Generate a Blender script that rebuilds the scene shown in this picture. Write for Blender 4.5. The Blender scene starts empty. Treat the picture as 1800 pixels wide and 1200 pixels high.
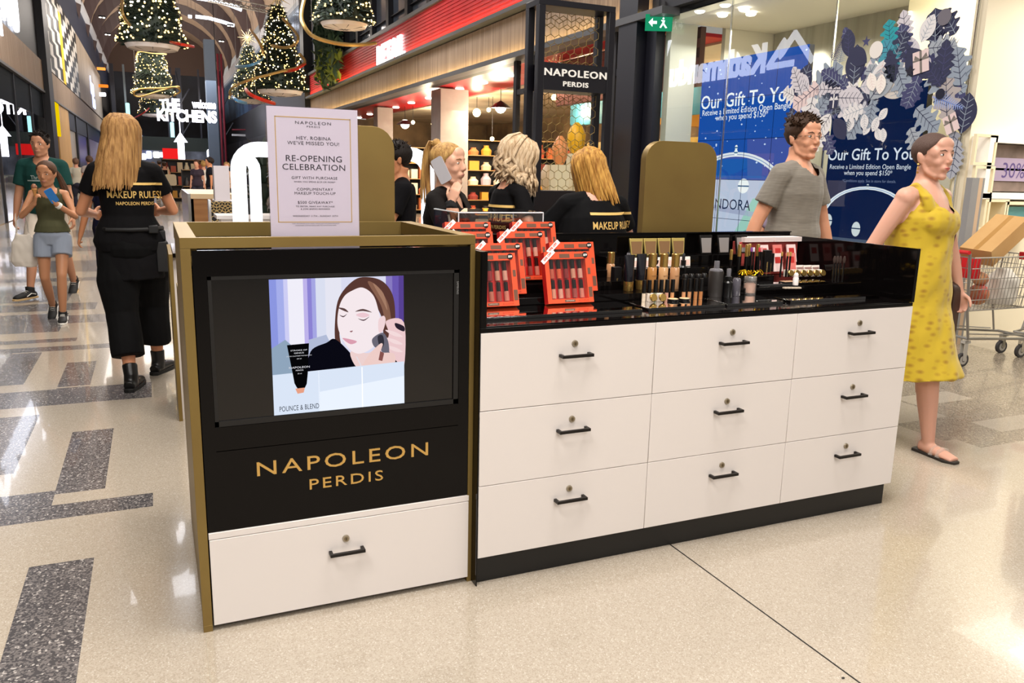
import bpy, math, random
from mathutils import Vector as V, Matrix, Euler
random.seed(7)
S = bpy.context.scene
COL = S.collection
PI = math.pi
# ---------------- camera
FPX, PITCH, ROLL, YAW = 1404.85, math.radians(11.8157), math.radians(1.3193), math.radians(24.0911)
CAM = V((-0.4841, -2.4423, 1.45))
fw = V((math.sin(YAW)*math.cos(PITCH), math.cos(YAW)*math.cos(PITCH), -math.sin(PITCH)))
rr = V((math.cos(YAW), -math.sin(YAW), 0)); uu = rr.cross(fw)
r2 = rr*math.cos(ROLL)+uu*math.sin(ROLL); u2 = uu*math.cos(ROLL)-rr*math.sin(ROLL)
cd = bpy.data.cameras.new('camera'); cam = bpy.data.objects.new('camera', cd); COL.objects.link(cam)
m = Matrix((r2, u2, -fw)).transposed().to_4x4(); m.translation = CAM
cam.matrix_world = m
cd.sensor_width = 36; cd.lens = FPX/1800*36; cd.clip_start = .05; cd.clip_end = 300
S.camera = cam
# ---------------- view
S.view_settings.view_transform = 'Standard'; S.view_settings.look = 'None'
S.view_settings.exposure = 0.0; S.view_settings.gamma = 1; S.view_settings.use_curve_mapping = False
# ---------------- world: soft light of the wide mall behind the camera
w = bpy.data.worlds.new('world'); S.world = w; w.use_nodes = True
bg = w.node_tree.nodes['Background']; bg.inputs[0].default_value = (1.0, .93, .86, 1); bg.inputs[1].default_value = .38

def area(name, loc, size, power, col=(1, .93, .85), rot=(0, 0, 0), sy=None, spread=180):
    l = bpy.data.lights.new(name, 'AREA'); l.energy = power; l.color = col; l.size = size
    if sy: l.shape = 'RECTANGLE'; l.size_y = sy
    l.spread = math.radians(spread)
    o = bpy.data.objects.new(name, l); o.location = loc; o.rotation_euler = rot; COL.objects.link(o); return o
def point(name, loc, power, col=(1, .85, .65), r=.05):
    l = bpy.data.lights.new(name, 'POINT'); l.energy = power; l.color = col; l.shadow_soft_size = r
    o = bpy.data.objects.new(name, l); o.location = loc; COL.objects.link(o); return o
area('ceiling_light_near', (1.0, -.6, 6.2), 2.2, 390, (1, .94, .87))
area('ceiling_light_left', (-2.4, -2.6, 6.0), 2.0, 260, (1, .94, .88))
area('ceiling_light_mid', (.5, 6, 7.5), 3.0, 500, (1, .92, .84))
area('ceiling_light_far', (1, 18, 8), 5.0, 650, (.95, .95, 1))
area('ceiling_light_back', (1, 40, 8), 8.0, 1100, (1, .92, .84))
area('ceiling_light_end', (1, 66, 8), 8.0, 900, (.9, .93, 1))
area('store_light_right', (8.3, 1.0, 3.3), 2.2, 150, (1, .96, .86), sy=5)
area('store_light_window', (7.1, 6.0, 3.35), 1.0, 75, (1, .95, .84), sy=3)
area('store_light_red', (9.5, 18, 3.2), 4.0, 700, (1, .80, .55), sy=12)
area('store_light_red_front', (8.6, 12, 3.2), 2.4, 260, (1, .82, .58), sy=4)

area('front_fill_light', (.6, -6.5, 5.2), 3.0, 250, (1, .95, .90), rot=(math.radians(52), 0, 0))  # added fill from behind the camera, lifts the kiosk's front faces
area('fascia_fill_light', (2.6, 15, 7.8), 3.0, 520, (1, .9, .8), rot=(0, math.radians(35), 0), sy=10)  # added wash aimed at the right fascia to brighten its timber
area('vault_fill_light', (1.3, 48, 6.0), 6.0, 3200, (1, .88, .74), rot=(PI, 0, 0), sy=30)  # added upward fill that brightens the vault planks, no fitting modelled
area('vault_fill_light_far', (1.3, 76, 6.0), 6.0, 1400, (1, .86, .74), rot=(PI, 0, 0), sy=20)  # same kind of added fill for the far part of the vault
# ---------------- materials
def hx(h):
    h = h.lstrip('#'); c = [int(h[i:i+2], 16)/255 for i in (0, 2, 4)]
    return tuple(x/12.92 if x <= .04045 else ((x+.055)/1.055)**2.4 for x in c)+(1,)
MC = {}
def mat(name, col='#808080', rough=.5, metal=0, spec=.5, emit=0, trans=0, alpha=1, coat=0, bump=0, bscale=60, var=None, vscale=20, stretch=None, sheen=0, ior=1.45, sss=0):
    if name in MC: return MC[name]
    mt = bpy.data.materials.new(name); mt.use_nodes = True; nt = mt.node_tree; b = nt.nodes['Principled BSDF']
    c = hx(col) if isinstance(col, str) else col
    b.inputs['Base Color'].default_value = c; b.inputs['Roughness'].default_value = rough
    b.inputs['Metallic'].default_value = metal; b.inputs['Specular IOR Level'].default_value = spec
    b.inputs['Transmission Weight'].default_value = trans; b.inputs['Alpha'].default_value = alpha
    b.inputs['Coat Weight'].default_value = coat; b.inputs['IOR'].default_value = ior
    if sheen: b.inputs['Sheen Weight'].default_value = sheen
    if sss: b.inputs['Subsurface Weight'].default_value = sss; b.inputs['Subsurface Scale'].default_value = .01; b.inputs['Subsurface Radius'].default_value = (1, .4, .2)
    if emit: b.inputs['Emission Color'].default_value = c; b.inputs['Emission Strength'].default_value = emit
    if var or bump:
        tc = nt.nodes.new('ShaderNodeTexCoord'); mp = nt.nodes.new('ShaderNodeMapping'); nz = nt.nodes.new('ShaderNodeTexNoise')
        nt.links.new(tc.outputs['Object'], mp.inputs[0]); nt.links.new(mp.outputs[0], nz.inputs['Vector'])
        if stretch: mp.inputs['Scale'].default_value = stretch
        nz.inputs['Scale'].default_value = vscale if var else bscale; nz.inputs['Detail'].default_value = 4
        if var:
            rp = nt.nodes.new('ShaderNodeValToRGB'); rp.color_ramp.elements[0].position = .32; rp.color_ramp.elements[1].position = .68
            rp.color_ramp.elements[0].color = c; rp.color_ramp.elements[1].color = hx(var)
            nt.links.new(nz.outputs[0], rp.inputs[0]); nt.links.new(rp.outputs[0], b.inputs['Base Color'])
            if emit: nt.links.new(rp.outputs[0], b.inputs['Emission Color'])
        if bump:
            bp = nt.nodes.new('ShaderNodeBump'); bp.inputs['Strength'].default_value = bump; bp.inputs['Distance'].default_value = .01
            n2 = nz
            if var and bscale != vscale:
                n2 = nt.nodes.new('ShaderNodeTexNoise'); n2.inputs['Scale'].default_value = bscale; nt.links.new(mp.outputs[0], n2.inputs['Vector'])
            nt.links.new(n2.outputs[0], bp.inputs['Height']); nt.links.new(bp.outputs[0], b.inputs['Normal'])
    MC[name] = mt; return mt
def emat(name, col, s=1.0):
    if name in MC: return MC[name]
    mt = bpy.data.materials.new(name); mt.use_nodes = True; nt = mt.node_tree; nt.nodes.clear()
    e = nt.nodes.new('ShaderNodeEmission'); o = nt.nodes.new('ShaderNodeOutputMaterial')
    e.inputs[0].default_value = hx(col) if isinstance(col, str) else col; e.inputs[1].default_value = s
    nt.links.new(e.outputs[0], o.inputs[0]); MC[name] = mt; return mt
def glassmat(name, col='#ffffff', refl=1.0, rough=0.0):
    # thin clear pane: transparent with a fresnel mirror on top
    if name in MC: return MC[name]
    mt = bpy.data.materials.new(name); mt.use_nodes = True; nt = mt.node_tree; nt.nodes.clear()
    t = nt.nodes.new('ShaderNodeBsdfTransparent'); g = nt.nodes.new('ShaderNodeBsdfGlossy'); mx = nt.nodes.new('ShaderNodeMixShader')
    fr = nt.nodes.new('ShaderNodeFresnel'); fr.inputs[0].default_value = 1.5; o = nt.nodes.new('ShaderNodeOutputMaterial')
    mu = nt.nodes.new('ShaderNodeMath'); mu.operation = 'MULTIPLY'; mu.inputs[1].default_value = refl; mu.use_clamp = True
    t.inputs[0].default_value = hx(col); g.inputs['Roughness'].default_value = rough; g.inputs[0].default_value = (1, 1, 1, 1)
    ge = nt.nodes.new('ShaderNodeNewGeometry'); sb = nt.nodes.new('ShaderNodeMath'); sb.operation = 'MULTIPLY_ADD'; sb.inputs[1].default_value = -refl; sb.inputs[2].default_value = refl; nt.links.new(ge.outputs['Backfacing'], sb.inputs[0]); sb.use_clamp = False; nt.links.new(sb.outputs[0], mu.inputs[1]); nt.links.new(fr.outputs[0], mu.inputs[0]); nt.links.new(mu.outputs[0], mx.inputs[0]); nt.links.new(t.outputs[0], mx.inputs[1]); nt.links.new(g.outputs[0], mx.inputs[2])
    nt.links.new(mx.outputs[0], o.inputs[0]); MC[name] = mt; return mt

# ---------------- geometry builder
def poly_clean(pts): return [V(p) for p in pts]
class M:
    def __init__(s): s.v = []; s.f = []; s.m = []
    def add(s, vs, fs, m=0):
        o = len(s.v); s.v += [tuple(p) for p in vs]; s.f += [tuple(i+o for i in f) for f in fs]; s.m += [m]*len(fs) if isinstance(m, int) else m; return s
    def box(s, x0, x1, y0, y1, z0, z1, m=0):
        return s.add([(x, y, z) for z in (z0, z1) for x, y in ((x0, y0), (x1, y0), (x1, y1), (x0, y1))],
                     [(3, 2, 1, 0), (4, 5, 6, 7), (0, 1, 5, 4), (1, 2, 6, 5), (2, 3, 7, 6), (3, 0, 4, 7)], m)
    def quad(s, a, b, c, d, m=0): return s.add([a, b, c, d], [(0, 1, 2, 3)], m)
    def tube(s, pts, r, n=8, m=0, cap=True, side=None, closed=False):
        P = [V(p) for p in pts]; k = len(P)
        R = r if isinstance(r, (list, tuple)) and len(r) == k and not (k == 2 and isinstance(r, tuple) and not isinstance(r[0], (list, tuple)) and False) else [r]*k
        vs = []; prev = None
        for i, p in enumerate(P):
            if closed: t = P[(i+1) % k]-P[i-1]
            else: t = P[min(i+1, k-1)]-P[max(i-1, 0)]
            t = t.normalized() if t.length > 1e-9 else V((0, 0, 1))
            if side is not None: a = V(side)
            elif prev is None: a = V((1, 0, 0)) if abs(t.x) < .9 else V((0, 1, 0))
            else: a = prev
            a = (a-t*a.dot(t)).normalized(); b = t.cross(a); prev = a
            ra, rb = R[i] if isinstance(R[i], (list, tuple)) else (R[i], R[i])
            vs += [p+a*(ra*math.cos(2*PI*j/n))+b*(rb*math.sin(2*PI*j/n)) for j in range(n)]
        fs = []
        for i in range(k if closed else k-1):
            i2 = (i+1) % k
            fs += [(i*n+j, i*n+(j+1) % n, i2*n+(j+1) % n, i2*n+j) for j in range(n)]
        if cap and not closed: fs += [tuple(range(n-1, -1, -1)), tuple((k-1)*n+j for j in range(n))]
        return s.add(vs, fs, m)
    def cyl(s, x, y, z0, z1, r, n=16, m=0, r1=None):
        return s.tube([(x, y, z0), (x, y, z1)], [r, r if r1 is None else r1], n, m)
    def lathe(s, prof, c=(0, 0, 0), n=20, m=0):
        vs = []; k = len(prof)
        for r, z in prof: vs += [(c[0]+r*math.cos(2*PI*j/n), c[1]+r*math.sin(2*PI*j/n), c[2]+z) for j in range(n)]
        fs = []
        mi = []
        for i in range(k-1):
            fs += [(i*n+j, i*n+(j+1) % n, (i+1)*n+(j+1) % n, (i+1)*n+j) for j in range(n)]
        fs += [tuple(range(n-1, -1, -1)), tuple((k-1)*n+j for j in range(n))]
        return s.add(vs, fs, m)
    def ball(s, c, r, n=12, m=0, rot=None):
        if not isinstance(r, (list, tuple)): r = (r, r, r)
        h = max(4, n//2+1); vs = [V((0, 0, -r[2]))]
        for i in range(1, h):
            a = -PI/2+PI*i/h
            vs += [V((r[0]*math.cos(a)*math.cos(2*PI*j/n), r[1]*math.cos(a)*math.sin(2*PI*j/n), r[2]*math.sin(a))) for j in range(n)]
        vs.append(V((0, 0, r[2]))); fs = [(0, 1+(j+1) % n, 1+j) for j in range(n)]
        for i in range(h-2): fs += [(1+i*n+j, 1+i*n+(j+1) % n, 1+(i+1)*n+(j+1) % n, 1+(i+1)*n+j) for j in range(n)]
        e = len(vs)-1; b = 1+(h-2)*n; fs += [(b+j, b+(j+1) % n, e) for j in range(n)]
        if rot is not None: vs = [rot @ v for v in vs]
        return s.add([v+V(c) for v in vs], fs, m)
    def prism(s, poly, o, u, w, d0, d1, m=0):
        # polygon (a,b) -> o+a*u+b*w, extruded from d0 to d1 along u x w
        o, u, w = V(o), V(u), V(w); nn = u.cross(w); k = len(poly)
        vs = [o+u*a+w*b+nn*d0 for a, b in poly]+[o+u*a+w*b+nn*d1 for a, b in poly]
        fs = [tuple(range(k-1, -1, -1)), tuple(range(k, 2*k))]+[(i, (i+1) % k, k+(i+1) % k, k+i) for i in range(k)]
        return s.add(vs, fs, m)
    def flat(s, poly, o, u, w, d=0, m=0):
        o, u, w = V(o), V(u), V(w); nn = u.cross(w)
        return s.add([o+u*a+w*b+nn*d for a, b in poly], [tuple(range(len(poly)))], m)
    def mesh(s, o, mtx, m=0, only=None):
        return s.add([mtx @ V(p) for p in o.v], o.f, m if m is not None else list(o.m))
    def xf(s, mtx, start=0):
        for i in range(start, len(s.v)): s.v[i] = tuple(mtx @ V(s.v[i]))
        return s
    def text(s, body, o, u, w, size, depth=.001, m=0, sx=1.0, sp=1.0, align='CENTER', bold=0, d0=0):
        vs, fs = textgeo(body, sp, align, bold)
        o, u, w = V(o), V(u), V(w); nn = u.cross(w); k = len(vs)
        a = [o+u*(x*size*sx)+w*(y*size)+nn*(d0+depth) for x, y in vs]
        if depth <= 0: return s.add(a, fs, m)
        b = [p-nn*depth for p in a]
        ed = {}
        for f in fs:
            for i in range(len(f)): ed[(f[i], f[(i+1) % len(f)])] = 1
        sides = [(i, i+k, j+k, j) for (i, j) in ed if (j, i) not in ed]
        return s.add(a+b, fs+sides, m)
    def build(s, name, mats, parent=None, ang=35, bevel=0, seg=2, loc=None):
        me = bpy.data.meshes.new(name); me.from_pydata(s.v, [], s.f)
        if not isinstance(mats, (list, tuple)): mats = [mats]
        for mt in mats: me.materials.append(mt)
        if len(mats) > 1: me.polygons.foreach_set('material_index', s.m)
        if ang:
            me.polygons.foreach_set('use_smooth', [True]*len(me.polygons)); me.set_sharp_from_angle(angle=math.radians(ang))
        me.update()
        o = bpy.data.objects.new(name, me); COL.objects.link(o)
        if parent: o.parent = parent
        if loc: o.location = loc
        if bevel:
            b = o.modifiers.new('bevel', 'BEVEL'); b.width = bevel; b.segments = seg; b.limit_method = 'ANGLE'; b.angle_limit = math.radians(40)
        return o
TG = {}
def textgeo(body, sp=1, align='CENTER', bold=0):
    k = (body, sp, align, bold)
    if k in TG: return TG[k]
    c = bpy.data.curves.new('t', 'FONT'); c.body = body; c.align_x = align; c.size = 1; c.space_character = sp; c.fill_mode = 'FRONT'; c.resolution_u = 3; c.offset = bold
    o = bpy.data.objects.new('t', c); COL.objects.link(o); bpy.context.view_layer.update()
    me = bpy.data.meshes.new_from_object(o.evaluated_get(bpy.context.evaluated_depsgraph_get()))
    import bmesh
    bm = bmesh.new(); bm.from_mesh(me); bmesh.ops.remove_doubles(bm, verts=bm.verts, dist=1e-5)
    for f in bm.faces:
        if f.normal.z < 0: f.normal_flip()
    bm.verts.index_update()
    TG[k] = ([(v.co.x, v.co.y) for v in bm.verts], [tuple(v.index for v in f.verts) for f in bm.faces])
    bm.free(); bpy.data.objects.remove(o); bpy.data.curves.remove(c); bpy.data.meshes.remove(me)
    return TG[k]
def tag(o, label=None, cat=None, group=None, kind=None):
    if label: o['label'] = label
    if cat: o['category'] = cat
    if group: o['group'] = group
    if kind: o['kind'] = kind
    return o
def thing(name, label, cat, loc=(0, 0, 0), group=None, rz=0):
    o = bpy.data.objects.new(name, None); o.location = loc; o.rotation_euler = (0, 0, rz); o.empty_display_size = .1; COL.objects.link(o)
    return tag(o, label, cat, group)
def kids(o): return [c for c in KID.get(o.name, [])]
KID = {}
def copy_tree(o, parent=None, loc=None, rz=None, label=None, group=None):
    c = o.copy(); COL.objects.link(c); c.parent = parent
    if loc is not None: c.location = loc
    if rz is not None: c.rotation_euler = (0, 0, rz)
    if label: c['label'] = label
    if group: c['group'] = group
    for ch in list(o.children): copy_tree(ch, c)
    return c
def struct(o, kind='structure'): o['kind'] = kind; return o
def ray(px, py): return fw+r2*((px-900)/FPX)-u2*((py-600)/FPX)
def onZ(px, py, z): d = ray(px, py); return CAM+d*((z-CAM.z)/d.z)
def onY(px, py, y): d = ray(px, py); return CAM+d*((y-CAM.y)/d.y)
def onX(px, py, x): d = ray(px, py); return CAM+d*((x-CAM.x)/d.x)
def rrect(w, h, r, n=6, x=0, y=0):
    P = []
    for cx, cy, a0 in ((w/2-r, h/2-r, 0), (-w/2+r, h/2-r, PI/2), (-w/2+r, -h/2+r, PI), (w/2-r, -h/2+r, 1.5*PI)):
        P += [(x+cx+r*math.cos(a0+PI/2*i/n), y+cy+r*math.sin(a0+PI/2*i/n)) for i in range(n+1)]
    return P
X_, Y_, Z_ = V((1, 0, 0)), V((0, 1, 0)), V((0, 0, 1))
GOLD = mat('painted_gold', '#8a7440', .42, .55, var='#80693a', vscale=3)
BLACK = mat('gloss_black', '#090707', .07, spec=.22)
SATIN = mat('satin_black', '#141313', .4)
WHITE = mat('white_laminate', '#e3dcd8', .22, spec=.5)
DKMETAL = mat('dark_handle', '#17120f', .4, .3)
CHROME = mat('chrome', '#c8c8c4', .2, 1)
# ================= KIOSK =================
# tall gold framed display cabinet
FX0, FX1, FY, BY, TZ = -.423, .487, .045, .78, 1.25
cab = thing('display_cabinet', 'tall gold framed cabinet with glossy black front and one white drawer', 'cabinet', (.03, .4, 0))
def P_(o, px): o.location = -V(px.location); return o
def kid(mb, name, mats, par, **k):
    # mesh written in world coordinates, parented to an unrotated thing
    o = mb.build(name, mats, par, **k)
    off = V((0, 0, 0)); q = par
    while q is not None: off += q.location; q = q.parent
    o.location = -off
    return o
g = M()
g.box(FX0, FX1, FY, FY+.02, 1.219, TZ)                       # front rail
g.box(FX0, FX1, BY-.022, BY, 1.19, TZ)                       # rear rail
g.box(FX0, FX0+.046, FY+.02, BY-.022, 1.2, TZ); g.box(FX1-.05, FX1, FY+.02, BY-.022, 1.2, TZ)
g.box(FX0, FX0+.028, FY, FY+.03, 0, 1.218); g.box(FX1-.017, FX1, FY, FY+.03, 0, 1.218)
g.box(FX0, FX0+.028, FY-.001, FY, 0, .022)
kid(g, 'frame', GOLD, cab, bevel=.0012)
sp = M(); sp.box(FX0+.002, FX0+.016, FY+.032, BY-.002, .0, 1.198); sp.box(FX1-.014, FX1-.002, FY+.032, BY-.002, 0, 1.198); sp.box(FX0+.002, FX1-.002, BY-.016, BY-.002, 0, 1.188)
sp.box(FX0+.002, FX0+.02, BY+.002, BY+.19, 0, 1.0)
kid(sp, 'side_panel', GOLD, cab, bevel=.001)
ins = M(); ins.box(FX0+.018, FX1-.016, FY+.04, BY-.018, 1.155, 1.165); ins.box(FX0+.03, FX1-.03, BY-.06, BY-.05, 1.166, 1.20)
kid(ins, 'recessed_top', BLACK, cab)
# black front with opening for the screen
x0, x1, z0, z1 = -.392, .469, .334, 1.212; a0, a1, c0, c1 = -.355, .433, .672, 1.137
fp = M(); fr = FY+.004
for b in ((x0, a0, z0, z1), (a1, x1, z0, z1), (a0, a1, c1, z1), (a0, a1, .597, c0), (a0, a1, z0, .5945)): fp.box(b[0], b[1], fr, fr+.02, b[2], b[3])
kid(fp, 'front_panel', BLACK, cab)
tr = M(); tr.box(x0, x1+.005, FY-.001, FY+.03, .312, .333); kid(tr, 'trim_strip', WHITE, cab, bevel=.001)
LOGO = mat('gold_lettering', '#d8ae62', .35, .6)
lt = M(); lt.text('NAPOLEON', (.042, fr, .502), X_, Z_, .066, .004, sx=1.42, sp=1.22); lt.text('PERDIS', (.042, fr, .434), X_, Z_, .050, .004, sx=1.38, sp=1.22)
kid(lt, 'lettering', LOGO, cab)
def drawer(par, xa, xb, za, zb, yf, hxc, hz, lz, hw=.125, label=None):
    d = M(); d.box(xa+.0012, xb-.0012, yf, yf+.018, za+.0012, zb-.0012)
    dr = kid(d, 'drawer', WHITE, par, bevel=.0012)
    if label: dr['label'] = label
    h = M(); c = hxc
    h.box(c-hw/2, c+hw/2, yf-.034, yf-.024, hz-.0055, hz+.0055); h.box(c-hw/2, c-hw/2+.011, yf-.026, yf-.001, hz-.0055, hz+.0055); h.box(c+hw/2-.011, c+hw/2, yf-.026, yf-.001, hz-.0055, hz+.0055)
    kid(h, 'handle', DKMETAL, dr, bevel=.001)
    k = M(); k.tube([(c, yf-.0055, lz), (c, yf, lz)], [.0115, .0125], 20, 0); k.tube([(c, yf-.0065, lz), (c, yf-.005, lz)], .0075, 16, 1); k.box(c-.0012, c+.0012, yf-.0072, yf-.006, lz-.0045, lz+.0045, 2)
    kid(k, 'lock', [mat('nickel', '#a89f8e', .35, .8), mat('brass_core', '#8a7a60', .35, .8), SATIN], dr)
drawer(cab, x0, x1+.005, .018, .311, FY-.002, .035, .205, .246, .117)
ft = M(); 
for fx in (-.32, .4): ft.cyl(fx, .12, 0, .02, .012, 12)
ft.box(-.38, .46, .08, .7, .02, .3, 1)
kid(ft, 'foot', [CHROME, SATIN], cab)

# television
tv = thing('display_screen', 'black framed screen showing a woman applying makeup with a sponge', 'screen', (.04, .06, .68))
t = M(); w_ = .012
t.box(a0+.001, a1-.001, FY+.006, FY+.012, c1-w_, c1-.001); t.box(a0+.001, a1-.001, FY+.006, FY+.012, c0+.001, c0+w_+.006); t.box(a0+.001, a0+w_, FY+.006, FY+.012, c0, c1); t.box(a1-w_-.006, a1-.001, FY+.006, FY+.012, c0, c1)
t.box(a0+.001, a1-.001, FY+.0145, FY+.024, c0+.001, c1-.001)
kid(t, 'bezel', SATIN, tv)
bl = M(); bl.text('SAMSUNG', (a1-.0085, FY+.006, 1.075), -Z_, X_, .0095, .0004); kid(bl, 'brand_lettering', mat('silver_print', '#8c8c8c', .4), tv)
t = M(); t.box(a0+w_, a1-w_-.006, FY+.0125, FY+.0143, c0+w_+.006, c1-w_); kid(t, 'screen_glass', mat('screen_off', '#080606', .12, coat=.2), tv)
# the picture: layered flat shapes on the lit screen
px0, px1, pz0, pz1 = -.179, .243, .692, 1.1205; PW, PH = px1-px0, pz1-pz0
pic = M(); PM = []; lay = [0]
def pc(col, s=1.0):
    PM.append(emat('scr_%s_%s' % (col.strip('#'), s), col, s)); return len(PM)-1
def shp(poly, mi, step=True):
    if step: lay[0] += 1
    pic.flat([(x/100*PW, (1-y/100)*PH) for x, y in poly][::-1], (px0, FY+.0122, pz0), X_, Z_, .00005*lay[0], mi)
def curve(pts, n=6):
    out = []; k = len(pts)
    for i in range(k):
        p0, p1, p2, p3 = [V((*pts[(i+j-1) % k], 0)) for j in range(4)]
        for q in range(n):
            u = q/n; v = .5*((2*p1)+(p2-p0)*u+(2*p0-5*p1+4*p2-p3)*u*u+(-p0+3*p1-3*p2+p3)*u**3); out.append((v.x, v.y))
    return out
def ell(cx, cy, a, b, n=20, th=0): return [(cx+a*math.cos(2*PI*i/n)*math.cos(th)-b*math.sin(2*PI*i/n)*math.sin(th), cy+a*math.cos(2*PI*i/n)*math.sin(th)+b*math.sin(2*PI*i/n)*math.cos(th)) for i in range(n)]
E_ = .95
shp([(0, 0), (100, 0), (100, 70), (0, 70)], pc('#dfe0f6', E_))
for xa, xb, c in ((0, 5, '#8f9ae6'), (5, 10, '#a9b2f0'), (10, 13, '#d2d2fa'), (13, 24, '#f6f4ff'), (24, 27, '#c3b8f0'), (27, 30, '#8f86d8'), (30, 33, '#a9aae8'), (33, 40, '#dfe4f6'), (40, 52, '#ebebf8'), (86, 91, '#8a7cc4'), (91, 96, '#6d5ab4'), (96, 100, '#5a4496')):
    shp([(xa, 0), (xb, 0), (xb, 70), (xa, 70)], pc(c, E_))
shp([(0, 50), (10, 44), (18, 52), (18, 70), (0, 70)], pc('#93a9c0', E_)); shp([(27, 45), (40, 42), (48, 60), (30, 70), (26, 70)], pc('#b6c0dc', E_))
shp(curve([(62, 2), (74, 0.5), (85, 5), (92, 17), (93, 38), (90, 50), (84, 50), (82, 30), (68, 9), (55, 20), (50, 40), (51, 52), (47, 52), (46.5, 35), (50, 15)]), pc('#5b3a33', E_))
shp(curve([(72, 4), (80, 8), (88, 22), (90, 40), (86, 38), (82, 22)]), pc('#8a6250', E_)); shp(curve([(76, 5), (84, 13), (87, 26), (83, 18)], 5), pc('#a87f68', E_))
shp(curve([(28, 54), (40, 48), (47, 46), (60, 60), (64, 70), (60, 72), (28, 72)]), pc('#0a0a14', E_)); shp([(28, 56), (60, 66), (64, 70), (28, 70)], pc('#0a0a14', E_))
shp([(86, 48), (96, 56), (100, 66), (84, 70)], pc('#120c14', E_))
shp(curve([(58, 56), (72, 58), (80, 52), (76, 66), (70, 70), (62, 68)]), pc('#f3d6d4', E_))
shp(curve([(60, 10), (68, 8), (76, 14), (80, 26), (82, 40), (79, 50), (72, 56), (64, 58), (57, 54), (51, 44), (48.5, 34), (50, 22), (54, 14)]), pc('#fbeef2', E_))
shp(curve([(80, 33), (84, 30), (85.5, 34), (83, 42), (80, 42)]), pc('#f6d9dc', E_))
for ex in ((50, 27.5, 56, 27), (64, 31, 73, 30)): shp(curve([(ex[0], ex[1]), ((ex[0]+ex[2])/2, ex[1]+1.2), (ex[2], ex[3]), ((ex[0]+ex[2])/2, ex[1]+2.1)], 4), pc('#4a3038', E_))
shp(curve([(49, 22.2), (54, 23), (57, 26), (53.5, 24.8)], 4), pc('#5f4644', E_)); shp(curve([(62, 25.8), (68, 24), (75, 27), (68, 25.6)], 4), pc('#5f4644', E_))
shp(curve([(62.5, 28.3), (68, 26.8), (73, 29), (68, 30.6)], 4), pc('#f2cdd6', E_))
shp(curve([(52, 45.5), (56, 46), (63, 48.5), (58, 50.3)], 4), pc('#e0a2b4', E_)); shp(curve([(57.5, 40.5), (60, 40), (59, 41.3)], 3), pc('#9b6c72', E_))
shp(curve([(86, 34), (100, 36), (100, 70), (94, 66), (86, 54), (88, 44)]), pc('#f2cfd2', E_)); shp(curve([(93, 36), (100, 39), (100, 43), (94, 40)], 4), pc('#2b2230', E_))
for q in range(3): shp(curve([(85, 41+q*6), (93, 43+q*6), (99, 47+q*6), (92, 46+q*6)], 4), pc('#f9dfe0', E_))
shp(curve([(75, 47), (83, 43), (87, 49), (88, 58), (85, 61), (81, 56), (76, 53)]), pc('#6d6a78', E_)); shp(curve([(79, 46), (83, 45), (84, 52), (81, 55)], 4), pc('#34323c', E_))
shp(curve([(70, 62), (80, 52), (83, 52), (82, 58), (92, 60), (90, 70), (68, 71)]), pc('#f4d2cc', E_)); shp([(81, 57), (84, 59), (82.5, 65), (79.5, 64)], pc('#8a5550', E_))
for q in range(5): shp([(62+q*.9, 60+q*2), (62.8+q*.9, 60+q*2), (64+q*.9, 62.5+q*2), (63.2+q*.9, 62.5+q*2)], pc('#e9e4ea', E_), False)
shp([(0, 69.5), (100, 66.5), (100, 100), (0, 100)], pc('#d6e1f2', 1.05))
for xx in (33.5, 66.5): shp([(xx-.4, 69), (xx+.4, 69), (xx+.4, 100), (xx-.4, 100)], pc('#fbfdff', 1.1), False)
shp([(33.9, 85), (100, 78), (100, 100), (33.9, 100)], pc('#e4ecf8', 1.08)); shp([(66.1, 68.5), (66.9, 68.5), (66.9, 100), (66.1, 100)], pc('#fbfdff', 1.1))
shp([(11, 48), (27, 47.5), (25.5, 70), (24.5, 78), (23, 81), (17.5, 81), (15.5, 77), (14.5, 70)], pc('#060608', 1)); shp([(16, 81), (23, 80.8), (22, 84.5), (17.5, 85)], pc('#e8a084', 1))
for tx, ty, sz, sx in (('STROKE OF', 52.8, .0062, 1.6), ('GENIUS', 54.8, .006, 1.5), ('LIQUID CASHMERE FOUNDATION', 56.8, .0042, 1.2), ('SPF 20', 59, .0045, 1.2), ('NAPOLEON', 65.8, .009, 1.35), ('PERDIS', 67.8, .006, 1.3), ('30 ml', 70.2, .005, 1.2)):
    lay[0] += 1; pic.text(tx, (px0+.195*PW, FY+.0122-.00005*lay[0], pz0+(1-ty/100)*PH), X_, Z_, sz, 0, pc('#e8e8ee', 1), sx=sx)
lay[0] += 1; pic.text('POUNCE & BLEND', (px0+.185*PW, FY+.0122-.00005*lay[0], pz0+(1-.975)*PH), X_, Z_, .024, 0, pc('#10182c', 1), sx=.6, sp=1.05)
kid(pic, 'screen_picture', PM, tv, ang=0)

# long drawer counter
CX = [.4925, 1.191, 1.8725, 2.524]; ZR = [.1055, .3775, .6508, .9255]
ctr = thing('drawer_counter', 'long white counter with nine lockable drawers and glossy black top', 'counter', (1.5, .4, 0))
bd = M(); bd.box(.493, 2.515, .02, .76, .106, .92); kid(bd, 'carcass', WHITE, ctr)
bd = M(); bd.box(.492, 2.512, .026, .74, 0, .1045); kid(bd, 'plinth', SATIN, ctr)
names = ('left', 'middle', 'right')
HX = (.852, 1.547, 2.216); LZ = (.322, .589, .868); HZ = (.285, .551, .828)
for i in range(3):
    for j in range(3): drawer(ctr, CX[i], CX[i+1], ZR[j], ZR[j+1], 0, HX[i], HZ[j], LZ[j])
tp = M(); tp.box(.492, 2.52, .0, .77, .9265, .942); tp.box(.515, 2.512, .012, .74, .942, .945); kid(tp, 'countertop', BLACK, ctr, bevel=.001)
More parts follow.
